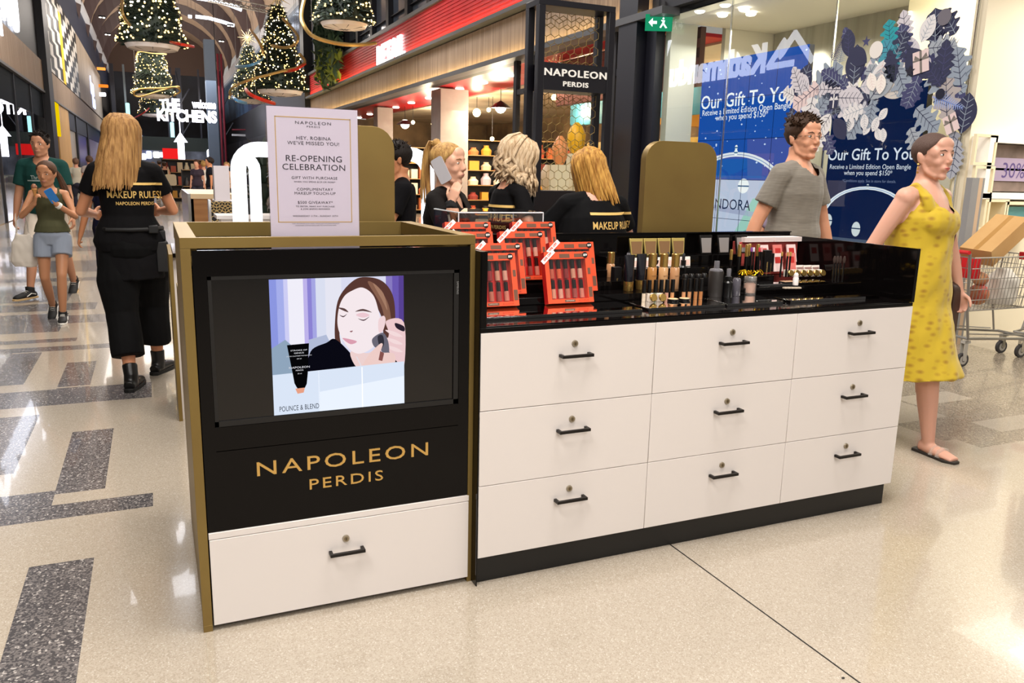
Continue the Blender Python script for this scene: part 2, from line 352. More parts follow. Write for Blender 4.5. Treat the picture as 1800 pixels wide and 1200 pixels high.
ep = M(); ep.box(.492, .513, -.002, .78, .943, 1.199); ep.box(.4875, .4915, -.001, .76, 0, 1.199); kid(ep, 'end_panel', BLACK, ctr, bevel=.001)
ep = M(); ep.box(2.505, 2.522, -.004, .78, .9435, 1.176); kid(ep, 'end_panel', BLACK, ctr, bevel=.001)
ep = M(); ep.box(.513, 2.504, .764, .78, .943, 1.19); ep.box(.513, 2.504, .755, .785, 1.1905, 1.196); kid(ep, 'back_panel', BLACK, ctr, bevel=.001)
# stepped plinths on the counter
LV = [.945, .985, 1.02, 1.05]
st = thing('display_riser', 'glossy black stepped riser across the back of the counter top', 'display stand', (1.5, .5, .9455))
s_ = M(); s_.box(.52, 2.503, .315, .75, .9455, LV[1]); kid(s_, 'lower_step', BLACK, st, bevel=.001)
s_ = M(); s_.box(.52, 2.12, .43, .75, LV[1]+.0003, LV[2]); kid(s_, 'middle_step', BLACK, st, bevel=.001)
s_ = M(); s_.box(.52, 2.12, .57, .75, LV[2]+.0003, LV[3]); kid(s_, 'upper_step', BLACK, st, bevel=.001)
s_ = M(); s_.box(1.36, 2.12, .665, .75, LV[3]+.0003, 1.095); kid(s_, 'top_ledge', BLACK, st, bevel=.001)
ACR = glassmat('clear_acrylic', '#c4c0ba', 4.0, .04)
def tray(xa, xb, ya, yb, z, h, label):
    o = M(); o.box(xa, xb, ya, yb, z+h-.003, z+h); o.box(xa, xb, ya, ya+.003, z, z+h-.003); o.box(xa, xb, yb-.003, yb, z, z+h-.003); o.box(xa, xa+.003, ya+.003, yb-.003, z, z+h-.003); o.box(xb-.003, xb, ya+.003, yb-.003, z, z+h-.003)
    o = o.build('acrylic_tray', ACR, bevel=.0005); tag(o, label, 'tray', 'acrylic trays on the counter')
tray(.53, 1.2, .11, .30, .9453, .012, 'low clear acrylic tray under the front red gift sets')
tray(1.235, 1.60, .12, .30, .9453, .012, 'low clear acrylic tray under the concealer wands and foundations')
tray(1.61, 1.90, .12, .30, .9453, .012, 'low clear acrylic tray under the dark canister and blush jar')
tray(1.94, 2.45, .12, .22, .9453, .012, 'long empty clear acrylic tray at the front right of the counter')
tray(1.96, 2.36, .34, .42, .9853, .010, 'clear acrylic tray holding brushes behind the empty tray')

# gold panels with rounded top corners behind the counter
def goldpanel(xa, xb, zt, label, y=.86):
    o = M(); w = xb-xa; P = [(xb, .0), (xb, zt-.09)]+[(xb-.09+.09*math.cos(a*PI/12), zt-.09+.09*math.sin(a*PI/12)) for a in range(7)]+[(xa+.09-.09*math.sin(a*PI/12), zt-.09+.09*math.cos(a*PI/12)) for a in range(7)]+[(xa, 0)]
    o.prism(P, (0, y, 0), X_, Z_, -.045, 0); q = o.build('backing_panel', GOLD, bevel=.001); tag(q, label, 'panel', 'gold backing panels')
goldpanel(1.668, 2.082, 1.622, 'brown gold rounded panel standing behind the makeup display')
goldpanel(.02, .44, 1.628, 'gold rounded panel standing behind the white poster')

# poster in acrylic
ps = thing('poster_stand', 'white acrylic poster announcing a re-opening celebration on the gold cabinet', 'sign', (-.03, .09, 1.17))
wa, wb, za, zb = -.163, .107, 1.166, 1.631
p = M(); p.box(wa, wb, .085, .089, za, zb); kid(p, 'paper', mat('poster_paper', '#d6d0dc', .5), ps)
GL = mat('pale_gold_line', '#c9a860', .5, .3)
p = M()
for b in ((wa+.022, wb-.022, zb-.030, zb-.0275), (wa+.022, wb-.022, 1.292-.0015, 1.292+.001), (wa+.022, wa+.0245, 1.292, zb-.0275), (wb-.0245, wb-.022, 1.292, zb-.0275)): p.box(b[0], b[1], .0845, .085, b[2], b[3])
kid(p, 'gold_border', GL, ps)
INK = mat('poster_ink', '#2a2730', .6); p = M(); cx = (wa+wb)/2
for tx, yy, sz, sx, sp in (('NAPOLEON', 219, .0125, 1.4, 1.25), ('PERDIS', 224.5, .0075, 1.4, 1.3), ('HEY, ROBINA', 246, .0145, 1.1, 1.1), ("WE'VE MISSED YOU!", 255, .0145, 1.1, 1.1), ('RE-OPENING', 284, .0255, 1.12, 1.05), ('CELEBRATION', 299, .0255, 1.12, 1.05), ('GIFT WITH PURCHASE', 315, .0115, 1.1, 1.1), ('WHEN YOU SPEND $129 OR MORE*', 321, .0062, 1.15, 1.1), ('COMPLIMENTARY', 335, .0115, 1.1, 1.1), ('MAKEUP TOUCH-UP', 342, .0115, 1.1, 1.1), ('$500 GIVEAWAY*', 358, .0115, 1.1, 1.1), ('TO ENTER, MAKE ANY PURCHASE', 364, .0062, 1.15, 1.1), ('& JOIN #NPXO REWARDS', 368.5, .0062, 1.15, 1.1), ('WEDNESDAY 11TH - SUNDAY 15TH', 381, .0072, 1.1, 1.1), ('*GWP: while stocks last, one per customer. Giveaway open to all customers who join the', 393.5, .0034, 1.1, 1.05), ('rewards program. Terms and conditions apply. Ask in store for further details.', 396.5, .0034, 1.1, 1.05)):
    p.text(tx, (cx, .0848, onY(550, yy, .085).z), X_, Z_, sz, .0003, sx=sx, sp=sp)
kid(p, 'lettering', INK, ps)
p = M(); p.box(wa-.003, wb+.003, .080, .083, za, zb+.003); p.box(wa-.003, wb+.003, .091, .094, za, zb+.003); p.box(wa-.003, wb+.003, .083, .091, zb, zb+.003)
kid(p, 'acrylic_sleeve', glassmat('clear_sleeve', '#fbfafc', .8), ps)

# rear counter of the island with the tall sign frame
rc = thing('rear_counter', 'black topped staff counter at the back of the makeup island', 'counter', (1, 2.7, 0))
b = M(); b.box(-.42, 2.52, 2.45, 3.0, 0, .95); kid(b, 'body', WHITE, rc)
b = M(); b.box(-.425, -.405, 2.4, 3.04, 0, .97); kid(b, 'gold_end', GOLD, rc)
b = M(); b.box(-.404, 2.54, 2.4, 3.04, .951, .975); kid(b, 'countertop', BLACK, rc, bevel=.002)
sf = thing('sign_frame', 'tall black framed sign with gold wire lattice above and below its name board', 'sign', (2.25, 2.8, .976))
SY = 2.78; sx0 = onY(945, 120, SY).x; sx1 = onY(1078, 120, SY).x; stz = 2.585; FR = mat('powder_black', '#0d0c14', .35)
b = M()
for xa in (sx0, sx1-.048):
    b.box(xa, xa+.05, SY, SY+.05, .976, stz); b.box(xa, xa+.05, SY+.17, SY+.22, .976, stz)
b.box(sx0, sx1, SY, SY+.22, stz, stz+.04); b.box(sx0, sx1, SY+.004, SY+.216, .976, 1.34)
kid(b, 'frame', FR, sf, bevel=.002)
bz0 = onY(1010, 154, SY).z-.012; bz1 = onY(1010, 117, SY).z+.02
bz0, bz1 = onY(1000, 160, SY).z, onY(1000, 112, SY).z
b = M(); b.box(sx0+.051, sx1-.049, SY+.004, SY+.216, bz0, bz1); kid(b, 'name_board', FR, sf)
b = M(); sc = (sx0+sx1)/2; hh = bz1-bz0
b.text('NAPOLEON', (sc, SY+.004, bz0+hh*.53), X_, Z_, hh*.36, .008, sx=1.3, sp=1.15, bold=.02); b.text('PERDIS', (sc, SY+.004, bz0+hh*.17), X_, Z_, hh*.25, .008, sx=1.3, sp=1.15, bold=.02)
kid(b, 'lettering', mat('silver_lettering', '#e8e4dc', .3, .3, emit=.25), sf)
def lattice(mb, xa, xb, za, zb, y, s=.037, r=.0022):
    # elongated hexagons and diamonds in gold wire
    pts = set(); segs = set()
    dx, dz = s*math.sqrt(3), s*3
    nx, nz = int((xb-xa)/dx)+2, int((zb-za)/dz)+3
    for i in range(-1, nx):
        for j in range(-1, nz):
            for ox, oz in ((0, 0), (dx/2, dz/2)):
                c = (xa+i*dx+ox, za+j*dz+oz)
                h = [(c[0]+s*math.sin(k*PI/3), c[1]+s*math.cos(k*PI/3)) for k in range(6)]
                for k in range(6):
                    segs.add(tuple(sorted(((round(h[k][0], 4), round(h[k][1], 4)), (round(h[(k+1) % 6][0], 4), round(h[(k+1) % 6][1], 4))))))
                if (i*3+j*5+(ox > 0)*2) % 3 == 0:
                    k0 = (i+j) % 3
                    for k in (0, 2, 4): segs.add(tuple(sorted(((round(c[0], 4), round(c[1], 4)), (round(h[(k+k0) % 6][0], 4), round(h[(k+k0) % 6][1], 4))))))
    for a, b in segs:
        if all(xa <= q[0] <= xb and za <= q[1] <= zb for q in (a, b)): mb.tube([(a[0], y, a[1]), (b[0], y, b[1])], r, 4)
WIRE = mat('gold_wire', '#8f7844', .4, .5)
b = M(); lattice(b, sx0+.05, sx1-.048, bz1, stz, SY+.11); lattice(b, sx0+.05, sx1-.048, 1.34, bz0, SY+.11); kid(b, 'lattice', WIRE, sf)
# ================= MALL SHELL =================
L_, R_ = -3.8, 6.4
def floor_material(name, c1, c2, chip, scale, rough, thr):
    mt = bpy.data.materials.new(name); mt.use_nodes = True; nt = mt.node_tree; b = nt.nodes['Principled BSDF']; N = nt.nodes.new; K = nt.links.new
    tc = N('ShaderNodeTexCoord'); vo = N('ShaderNodeTexVoronoi'); vo.inputs['Scale'].default_value = scale; K(tc.outputs['Object'], vo.inputs['Vector'])
    rp = N('ShaderNodeValToRGB'); K(vo.outputs['Color'], rp.inputs[0]); e = rp.color_ramp.elements
    e[0].position = 0; e[0].color = hx(c1); e[1].position = thr; e[1].color = hx(c1)
    for p, c in ((thr+.02, c2), (.82, c2), (.84, chip), (1, chip)):
        q = e.new(p); q.color = hx(c)
    nz = N('ShaderNodeTexNoise'); nz.inputs['Scale'].default_value = .45; K(tc.outputs['Object'], nz.inputs['Vector'])
    mx = N('ShaderNodeMixRGB'); mx.blend_type = 'MULTIPLY'; mx.inputs[0].default_value = .25; K(rp.outputs[0], mx.inputs[1]); K(nz.outputs[0], mx.inputs[2]); K(mx.outputs[0], b.inputs['Base Color'])
    b.inputs['Roughness'].default_value = rough; b.inputs['Specular IOR Level'].default_value = .5; b.inputs['Coat Weight'].default_value = .3; b.inputs['Coat Roughness'].default_value = .03
    return mt
TZL = floor_material('terrazzo_light', '#a89c8c', '#b6ab9b', '#c8bfb2', 260, .16, .35)
TZD = floor_material('terrazzo_dark', '#4c4a4c', '#75706f', '#b7b1ac', 150, .2, .5)
TZM = floor_material('terrazzo_brown', '#7d7264', '#9c9080', '#bdb2a2', 150, .22, .4)
# floor as a grid cut along the edges of the inlaid rectangles
DR = [(-.985, -.772, -.9, .73), (-.972, -.768, 1.45, 2.39), (-1.6, -.568, 1.16, 1.32), (-1.6, -.97, 1.32, 1.50), (-1.6, -1.175, 1.8, 2.81), (-2.4, -.572, 3.0, 3.17), (-1.145, -.95, 3.45, 4.19), (-1.145, -.95, 3.17, 3.42), (-1.56, -1.355, 3.6, 4.63), (-2.4, -1.6, 1.5, 2.6),
      (-2.4, -.572, 3.17, 3.40), (-2.4, -1.56, 3.6, 4.8), (-2.4, -1.15, 5.02, 5.17), (-2.4, -.57, 4.66, 4.84), (-2.4, -1.32, 5.5, 6.5), (-2.6, -1.10, 6.68, 7.15), (-3.7, -1.4, 7.3, 8.6), (-3.7, -2.4, 1.2, 2.2), (-3.7, -2.5, 3.3, 5.3), (-1.32, -.57, 5.9, 6.35), (-3.7, -1.2, 9.0, 9.35), (-3.7, -1.2, 10, 11.5), (-3.7, -.9, 13, 14), (-3.7, -.9, 16, 18), (-3.7, -2.2, -.5, .5), (-3.7, -1.9, -3, -1.2)]
DB = [(4.07, 6.35, .76, 2.9), (3.7, 6.3, .40, .56), (3.6, 4.1, .56, .9)]
LT = [(4.1, 4.63, 1.14, 1.35), (4.19, 6.3, .56, .74)]
xs = sorted(set([-14, 22, -3.8]+[q for r in DR+DB+LT for q in r[:2]])); ys = sorted(set([-14, 92]+[q for r in DR+DB+LT for q in r[2:]]))
fl = M()
for i in range(len(xs)-1):
    for j in range(len(ys)-1):
        cx, cy = (xs[i]+xs[i+1])/2, (ys[j]+ys[j+1])/2; mm = 0
        if any(a < cx < b and c < cy < d for a, b, c, d in DR): mm = 1
        if any(a < cx < b and c < cy < d for a, b, c, d in DB): mm = 2
        if any(a < cx < b and c < cy < d for a, b, c, d in LT): mm = 0
        fl.add([(xs[i], ys[j], 0), (xs[i+1], ys[j], 0), (xs[i+1], ys[j+1], 0), (xs[i], ys[j+1], 0)], [(0, 1, 2, 3)], mm)
fo = struct(fl.build('floor', [TZL, TZD, TZM], ang=0))
gr = M(); gr.box(1.337, 1.342, -3, .026, .0002, .0012); gr.box(-.42, -.4185, -3, .04, .0002, .0008, 1)
for q in ((-.57, 3.44), (-.57, 5.6)): pass
kid(gr, 'floor_joint', [SATIN, mat('joint_grey', '#a59c8e', .5)], fo, ang=0)
# a small black pebble of dirt beside the joint
sd = M(); sd.ball((0, 0, .002), (.006, .004, .002), 8); p = onZ(1482, 1192, 0); o = sd.build('floor_speck', SATIN, loc=p); tag(o, 'tiny black speck lying on the floor near the black joint', 'speck')

WOOD = mat('fluted_timber', '#a4907c', .6, var='#7e6a58', vscale=2.2, stretch=(9, 9, .25), bump=.2)
WOODL = mat('panelled_timber', '#b3a596', .6, var='#8d7f70', vscale=1.5, stretch=(4, 4, .2))
RED = mat('red_cladding', '#c8262c', .5, var='#b81f28', vscale=2)
GREYM = mat('grey_metal', '#5b5d60', .45, .3)
NAVY = mat('navy_metal', '#1c2740', .5)
DARK = mat('dark_steel', '#15151c', .5)
CREAM = mat('cream_wall', '#efe8d8', .6)
CEIL = mat('vault_planks', '#a18c78', .6, var='#8d7764', vscale=1.2, stretch=(.2, 6, .2))
RIB = mat('vault_rib', '#3c2c2c', .6)
WARM = emat('warm_strip', '#ffd98c', 22)
LAMPW = emat('lamp_white', '#fff4e0', 14)
WIREM0 = mat('cable', '#6b6663', .5)
COOL = emat('lamp_cool', '#e8f0ff', 6)
# --- left wall
wl = M()
wl.box(L_-.3, L_, -14, 92, 3.0, 3.86)
wl.box(L_-.3, L_-.02, -14, 92, 4.98, 10.4)
o = struct(wl.build('wall_left', DARK, ang=0))
def wp(name, b, mt, par=o, **k): q = M(); q.box(*b); return kid(q, name, mt, par, **k)
wp('timber_band', (L_-.2, L_+.06, -14, 30.9, 3.93, 4.96), WOOD); wp('timber_band', (L_-.2, L_+.05, 32.4, 70, 3.86, 4.88), WOOD)
wp('upper_timber', (L_-.1, L_+.04, 48.8, 72, 5.0, 8.4), WOODL)
wp('wall_cap', (L_-.3, L_+.25, 28, 92, 10.4, 10.75), mat('pale_beam', '#b9bcc4', .5)); wp('navy_band', (L_-.2, L_+.02, 31, 92, 8.4, 10.39), NAVY)
wp('edge_trim', (L_-.1, L_+.1, -14, 30.9, 3.86, 3.93), GREYM); wp('edge_trim', (L_-.1, L_+.1, 32.4, 70, 3.80, 3.86), GREYM)
wp('soffit', (L_-3.4, L_-.3, -14, 92, 3.86, 4.0), mat('soffit_grey', '#45434a', .6))
wp('back_of_shops', (L_-3.5, L_-3.35, -14, 92, 0, 4.0), mat('shop_back', '#5a544f', .6, var='#8c7a66', vscale=.9))
col = M(); col.box(L_-.1, L_+.22, 30.95, 32.35, 0, 10.3); struct(kid(col, 'column', DARK, o))
# mural of black and white steps with a yellow stripe
mu = M(); y0m, y1m, z0m, z1m = 33.2, 48.4, 4.92, 8.35; mu.box(L_-.02, L_+.05, y0m, y1m, z0m, z1m, 0)
nc = 13; cw = (y1m-y0m)/nc
for i in range(nc):
    sl = 1 if i < 5 else -1
    for j in range(-8, 22):
        zb = z0m+j*1.0+(i*.36*(-1 if i < 5 else 1))
        a, b = max(zb, z0m), min(zb+.48, z1m)
        if b > a: mu.box(L_+.05, L_+.056, y0m+i*cw, y0m+(i+1)*cw, a, b, 1)
mu.box(L_+.05, L_+.07, y0m+5*cw, y0m+5.9*cw, z0m, 7.9, 2)
mo = kid(mu, 'mural', [mat('mural_black', '#0c0c10', .5), mat('mural_white', '#dcdad6', .5), mat('mural_yellow', '#f2c400', .5)], o, ang=0)
# signs on the left wall
SG = emat('sign_white', '#eef2ff', 6.5)
s = thing('shop_sign', 'large lit white mountain logo and letters high on the left shopfront', 'sign', (L_+.03, 19, 5.0))
b = M(); b.text('Kathmandu', (L_+.04, 19.95, 4.63), Y_, Z_, 1.16, .06, sx=.93, bold=.035); kid(b, 'lettering', SG, s)
b = M()
def band(pts, wd):
    for (a, c) in zip(pts[:-1], pts[1:]):
        a, c = V(a), V(c); d = (c-a).normalized(); n = V((-d.y, d.x))*wd
        b.prism([tuple(a-d*wd*.6-n), tuple(c+d*wd*.6-n), tuple(c+d*wd*.6+n), tuple(a-d*wd*.6+n)], (L_+.04, 0, 0), Y_, Z_, 0, .06)
band([(15.6, 4.75), (16.35, 5.55), (16.9, 5.0)], .09); band([(16.35, 4.75), (17.35, 4.75), (16.75, 5.4)], .09); kid(b, 'mountain_logo', SG, s)
s = thing('shop_sign', 'white glowing letters cut off at the top left corner of the photo', 'sign', (L_+.03, 24, 5.6))
b = M(); b.text('WU', (L_+.04, 24.2, 5.12), Y_, Z_, 1.5, .06, sx=1.25, bold=.03); kid(b, 'lettering', SG, s)
s = thing('shop_sign', 'small bluish white lit logo on the timber wall at far left', 'sign', (L_+.05, 60, 6))
b = M(); b.text('hops', (L_+.06, 59.5, 6.0), Y_, Z_, 1.5, .05, bold=.03); b.text('& co', (L_+.06, 60.2, 5.2), Y_, Z_, 1.2, .05, bold=.03); kid(b, 'lettering', emat('sign_blue', '#b8c8ff', 3), s)
# shopfronts at left
GLS = glassmat('shop_glass', '#e6edf0', 1.1)
wn = M(); wn.box(L_-.02, L_, -14, 20.6, .02, 3.85); struct(wn.build('window_1', GLS))
wn = M(); wn.box(L_-.02, L_, 20.75, 30.8, .02, 3.85); struct(wn.build('window_2', GLS))
tr_ = M()
for y in (20.62, 24, 27.4, 30.8): tr_.box(L_-.05, L_+.03, y, y+.09, 0, 3.86)
struct(tr_.build('trim_1', DARK))
YEL = emat('yellow_lit', '#f4cf00', .95)
b = M(); b.box(L_+.06, L_+.14, 32.7, 34.7, 2.5, 3.74); tag(b.build('blade_sign', YEL), 'bright yellow panel hanging under the timber band beside the dark column', 'sign')
b = M(); b.box(L_-.1, L_+.05, 34.8, 40, 0, 3.79); struct(b.build('wall_plywood', mat('plywood', '#caa263', .5, var='#b98f52', vscale=2, stretch=(1, 1, .3))))
b = M(); b.box(L_-.2, L_-.04, 40.1, 44, 0, 3.79); b.box(L_-.05, L_+.05, 44, 44.6, 0, 3.79, 1); b.box(L_-.2, L_-.04, 44.6, 52, 0, 3.79, 2); b.box(L_-.05, L_+.05, 52, 52.8, 0, 3.79, 1); b.box(L_-.2, L_-.04, 52.8, 66, .0, 3.79, 0); b.box(L_-.05, L_+.06, 66, 67, 0, 3.79, 1); b.box(L_-.2, L_-.04, 67, 92, 0, 3.79, 2)
struct(b.build('wall_shopfronts', [mat('shop_cream', '#9d9687', .4), DARK, mat('shop_dim', '#4a4a50', .3)]))
# red and orange lit poster at the extreme left
b = M(); b.box(L_-.3, L_-.24, 17.2, 21.0, .1, 2.25); b.box(L_-.235, L_-.23, 17.6, 20.9, 1.5, 2.1, 1); b.box(L_-.235, L_-.23, 17.6, 20.9, .3, .9, 2)
tag(b.build('window_poster', [emat('poster_orange', '#f08a4a', 1.0), emat('poster_cyan', '#5ad0d0', .8), emat('poster_cream', '#f2dcb8', 1)]), 'orange lit poster behind the glass at the far left edge', 'poster')
# stools and rail fragments behind the left glass
for k, (yy, cc) in enumerate(((21.8, '#8c6b48'), (23.4, '#a34f38'), (25.2, '#b6905e'), (27, '#6c4a3a'), (29, '#9c7c50'))):
    b = M(); b.lathe([(.28, 0), (.3, .5+.1*(k % 2)), (.33, 1.0)], (0, 0, 0), 16); b.lathe([(.34, 1.005), (.34, 1.05)], (0, 0, 0), 16, 1)
    q = b.build('barrel_stool', [mat('st%d' % k, cc, .5), mat('stool_top', '#d8c6a0', .4)], loc=(L_-.9-.2*(k % 2), yy, 0)); tag(q, '%s drum behind the left shop window' % ('brown', 'rust red', 'tan', 'dark brown', 'honey coloured')[k], 'stool', 'drums in the left shop')
for k in range(9):
    b = M(); b.lathe([(.0, 0), (.09, .0), (.1, .02), (.06, .06), (.02, .07)], (0, 0, 0), 14); q = b.build('downlight', LAMPW, loc=(L_-.8, 21.5+k*1.05, 3.78)); tag(q, '%s round downlight from the left behind the upper left glass' % ['first', 'second', 'third', 'fourth', 'fifth', 'sixth', 'seventh', 'eighth', 'ninth'][k], 'light', 'left shop downlights')

# --- vault
va = M(); n = 18; cxv = (L_+R_)/2; hw = (R_-L_)/2+.1
def arch(t, dz=0, k=1.0): return (cxv-hw*k*math.cos(t), 10.6+4.2*math.sin(t)*k+dz)
for i in range(n):
    a, b_ = arch(PI*i/n), arch(PI*(i+1)/n)
    va.quad((a[0], 14, a[1]), (a[0], 92, a[1]), (b_[0], 92, b_[1]), (b_[0], 14, b_[1]))
vo = struct(va.build('ceiling', CEIL, ang=60))
for k, y in enumerate((36, 43.5, 51, 58.5, 66, 73.5, 81)):
    rb = M()
    P = [arch(PI*i/24, 0, .995) for i in range(25)]
    Q = [(cxv-(hw-.1)*math.cos(PI*i/24)*(.985), 10.6-1.5*(1-math.sin(PI*i/24))**1.0+(4.2-.5)*math.sin(PI*i/24)) for i in range(25)]
    Q = [(q[0], max(q[1], 9.6)) for q in Q]
    for i in range(24):
        for yy in (y, y+2.6): rb.quad((P[i][0], yy, P[i][1]), (P[i+1][0], yy, P[i+1][1]), (Q[i+1][0], y+1.3, Q[i+1][1]), (Q[i][0], y+1.3, Q[i][1]))
    kid(rb, 'rib', RIB, vo, ang=50)
for k, (y, A_) in enumerate(((50, ((345, -4), (372, 0), (400, 7), (425, 17))), (62, ((344, 29), (368, 32), (390, 38), (412, 45))), (50.5, ((318, -9), (330, -8), (345, -6))), (64, ((331, 29), (334, 29), (337, 29.5))))):
    b = M(); pts = [onY(a, c, y) for a, c in A_]; b.tube(pts, .12, 6)
    for p in (pts[0], pts[-1]): b.tube([p, (p.x, p.y, 10.55+4.2*math.sqrt(max(0, 1-((p.x-cxv)/hw)**2)))], .01, 4, 1)
    b.v = [tuple(q) for q in b.v]; tag(b.build('arched_lamp', [COOL, WIREM0]), ('upper long', 'lower long', 'upper short', 'lower short')[k]+' curved white lamp under the vaulted ceiling', 'lamp', 'curved ceiling lamps')
k = 0
for y in (40, 47, 54.5, 62, 70):
    for xx, zz in ((-2.9, 11.3), (5.4, 11.5)):
        b = M(); b.box(-.22, .22, -.16, .16, 0, .1, 1)
        for dx in (-.11, .11): b.cyl(dx, 0, -.04, 0, .075, 10)
        q = b.build('spotlight', [LAMPW, DARK], loc=(xx, y, zz)); tag(q, '%s twin spotlight on the %s side of the vault' % ({40: 'nearest', 47: 'second nearest', 54.5: 'middle', 62: 'fourth', 70: 'farthest'}[y], 'left' if xx < 0 else 'right'), 'light', 'vault spotlights')
# lighting truss
b = M(); A, B = V((1.5, 40, 9.4)), V((4.6, 40, 8.7)) ; A, B = onY(365, 2, 44), onY(486, 26, 44)
for dx, dz in ((0, 0), (0, .35), (.25, .18)): b.tube([A+V((0, dx, dz)), B+V((0, dx, dz))], .035, 6)
for i in range(14):
    p, q = A.lerp(B, i/14), A.lerp(B, (i+1)/14); b.tube([p, q+V((0, 0, .35))], .02, 5); b.tube([p+V((0, .25, .18)), q], .02, 5)
tag(b.build('lighting_truss', mat('truss_alu', '#8d8a86', .4, .6)), 'aluminium lattice truss hanging beside the tallest hanging tree', 'truss')

# --- right wall: fascia above the red shop
YE, YC = onX(547, 150, R_).y, onX(1112, 60, R_).y      # far end, black column
ZS1, ZS2 = 3.80, 4.62
wr = M(); wr.box(R_, R_+.4, YE, YC-2, 6.0, 6.02); wr.box(R_+.02, R_+.35, 3.0, YE, 3.72, 5.55); wr.box(R_+.05, R_+.3, YE, 92, 3.6, 5.6)
wro = struct(wr.build('wall_right', DARK, ang=0))
def wq(name, b, mt, **k): q = M(); q.box(*b); return kid(q, name, mt, wro, **k)
wq('timber_band', (R_-.06, R_+.02, 7.9, YE, 3.80, 4.56), WOOD)
cl = M()
for i in range(20): z = 4.74+i*.043; cl.box(R_-.05-(.018 if i % 2 else 0), R_+.02, 7.9, YE, z, z+.043)
kid(cl, 'red_cladding', RED, wro, ang=0)
wq('ledge', (R_-.28, R_+.02, 7.9, YE, 4.58, 4.66), GREYM); wq('ledge', (R_-.28, R_+.02, 7.5, YE, 3.68, 3.78), GREYM); wq('top_rail', (R_-.14, R_+.05, 7.9, YE, 5.60, 5.70), GREYM)
wq('light_strip', (R_-.20, R_-.16, 8, YE, 4.665, 4.685), WARM); wq('light_strip', (R_-.20, R_-.16, 8, YE, 3.785, 3.805), WARM)
wq('end_column', (R_-.3, R_+.3, YE, YE+.9, 0, 10), DARK)
# upper windows with mullions
wn = M(); wn.box(R_+.10, R_+.12, 7.9, YE, 5.72, 9.2); struct(wn.build('window_3', mat('upper_glass', '#69727f', .08, spec=.8, var='#4c5664', vscale=.3)))
mu_ = M(); 
for i in range(15): y = 8.5+i*2.0; mu_.box(R_-.06, R_+.14, y, y+.28, 5.7, 9.4)
struct(mu_.build('trim_2', DARK))
b = M(); b.box(R_-.1, R_+.4, 26, 92, 9.2, 9.9); struct(b.build('trim_3', mat('pale_beam', '#b9bcc4', .5)))
b = M(); b.box(R_+.1, R_+.2, YE+.9, 92, 5.6, 9.2); struct(b.build('window_4', mat('blue_glass', '#4f6a8a', .15, var='#2c3c52', vscale=.5)))
b = M(); b.box(R_, R_+.2, YE+.9, 92, 0, 3.6); struct(b.build('wall_right_far', mat('far_shops', '#3c3a40', .4, var='#15151a', vscale=.6)))
s = thing('shop_sign', 'overexposed white condensed letters on the red ribbed fascia', 'sign', (R_-.1, 22, 4.7))
y0_, y1_ = onX(721, 80, R_).y, onX(665, 100, R_).y
b = M(); b.text('RETAIL', (R_-.08, (y0_+y1_)/2, 4.70), -Y_, Z_, .82, .05, sx=1.02*(y1_-y0_)/3.0, bold=.03); kid(b, 'lettering', emat('sign_hot', '#ffffff', 9), s)
# hanging garden
random.seed(3); b = M()
for i in range(900):
    t = random.random(); y = 27.3+random.random()*5*(1-.4*t)+t*1.2; z = 8.6-4.0*t+random.random()*.4; c = V((R_-.25-random.random()*.35, y, z)); r = .22+.1*random.random()
    d = Euler((random.random()*6, random.random()*6, random.random()*6)).to_matrix(); b.add([c+d @ V(q) for q in ((-r, 0, 0), (0, -r*.35, 0), (r, 0, 0), (0, r*.35, .05))], [(0, 1, 2, 3)], 0 if t < .75 else random.choice((0, 1)))
q = b.build('hanging_plants', [mat('foliage_dull', '#46604a', .7, var='#2c4032', vscale=1), mat('foliage_yellow', '#8a9a3c', .7)], ang=0); tag(q, 'trailing green plants hanging down the right upper wall past the red fascia', 'plant', kind='stuff')

# --- red shop interior
b = M(); b.box(R_+.05, R_+2.5, 9.5, YE, 3.84, 3.9); struct(b.build('ceiling_red', mat('red_soffit', '#b5121e', .35)))
b = M(); b.box(R_+2.5, 17, 7.8, YE, 3.80, 3.86); struct(b.build('ceiling_shop', mat('shop_ceiling', '#d0c0a6', .6, var='#a89880', vscale=.8)))
b = M(); b.box(15, 15.2, 7.8, YE+2, 0, 3.8); b.box(R_+.2, 17, YE, YE+.2, 0, 3.8); struct(b.build('wall_shop_back', mat('shop_wall_warm', '#b89a72', .6, var='#6d5a48', vscale=.7)))
b = M(); b.box(7.4, 17, 7.72, 7.8, 0, 3.8); struct(b.build('wall_shop_side', CREAM))
for k, px in enumerate((631, 650, 671, 696, 723, 754, 808, 849.5, 897)):
    py = (206.5, 200.5, 195.5, 188.5, 180.5, 172, 156.5, 145, 132)[k]; p = onZ(px, py, 3.83)
    b = M(); b.lathe([(.0, 0), (.10, 0), (.125, .02), (.125, .035)], (0, 0, -.03), 18); q = b.build('downlight', LAMPW, loc=p); tag(q, ('farthest', 'second farthest', 'third', 'fourth', 'fifth', 'sixth', 'seventh', 'second nearest', 'nearest')[k]+' round downlight in the red soffit', 'light', 'red soffit downlights')
CONC = mat('concrete_pillar', '#a79d97', .7, var='#978c86', vscale=2)
def pillar(pxa, pxb, y0, label):
    xa, xb = onY(pxa, 250, y0).x, onY(pxb, 250, y0).x; b = M(); b.box(xa, xb, y0, y0+(xb-xa), 0, 3.79); tag(b.build('pillar', CONC, bevel=.01), label, 'pillar', 'concrete pillars')
pillar(774, 823, 20, 'square concrete pillar in the red shop behind the woman on the phone'); pillar(664, 691, 28, 'narrow concrete pillar deeper in the red shop')
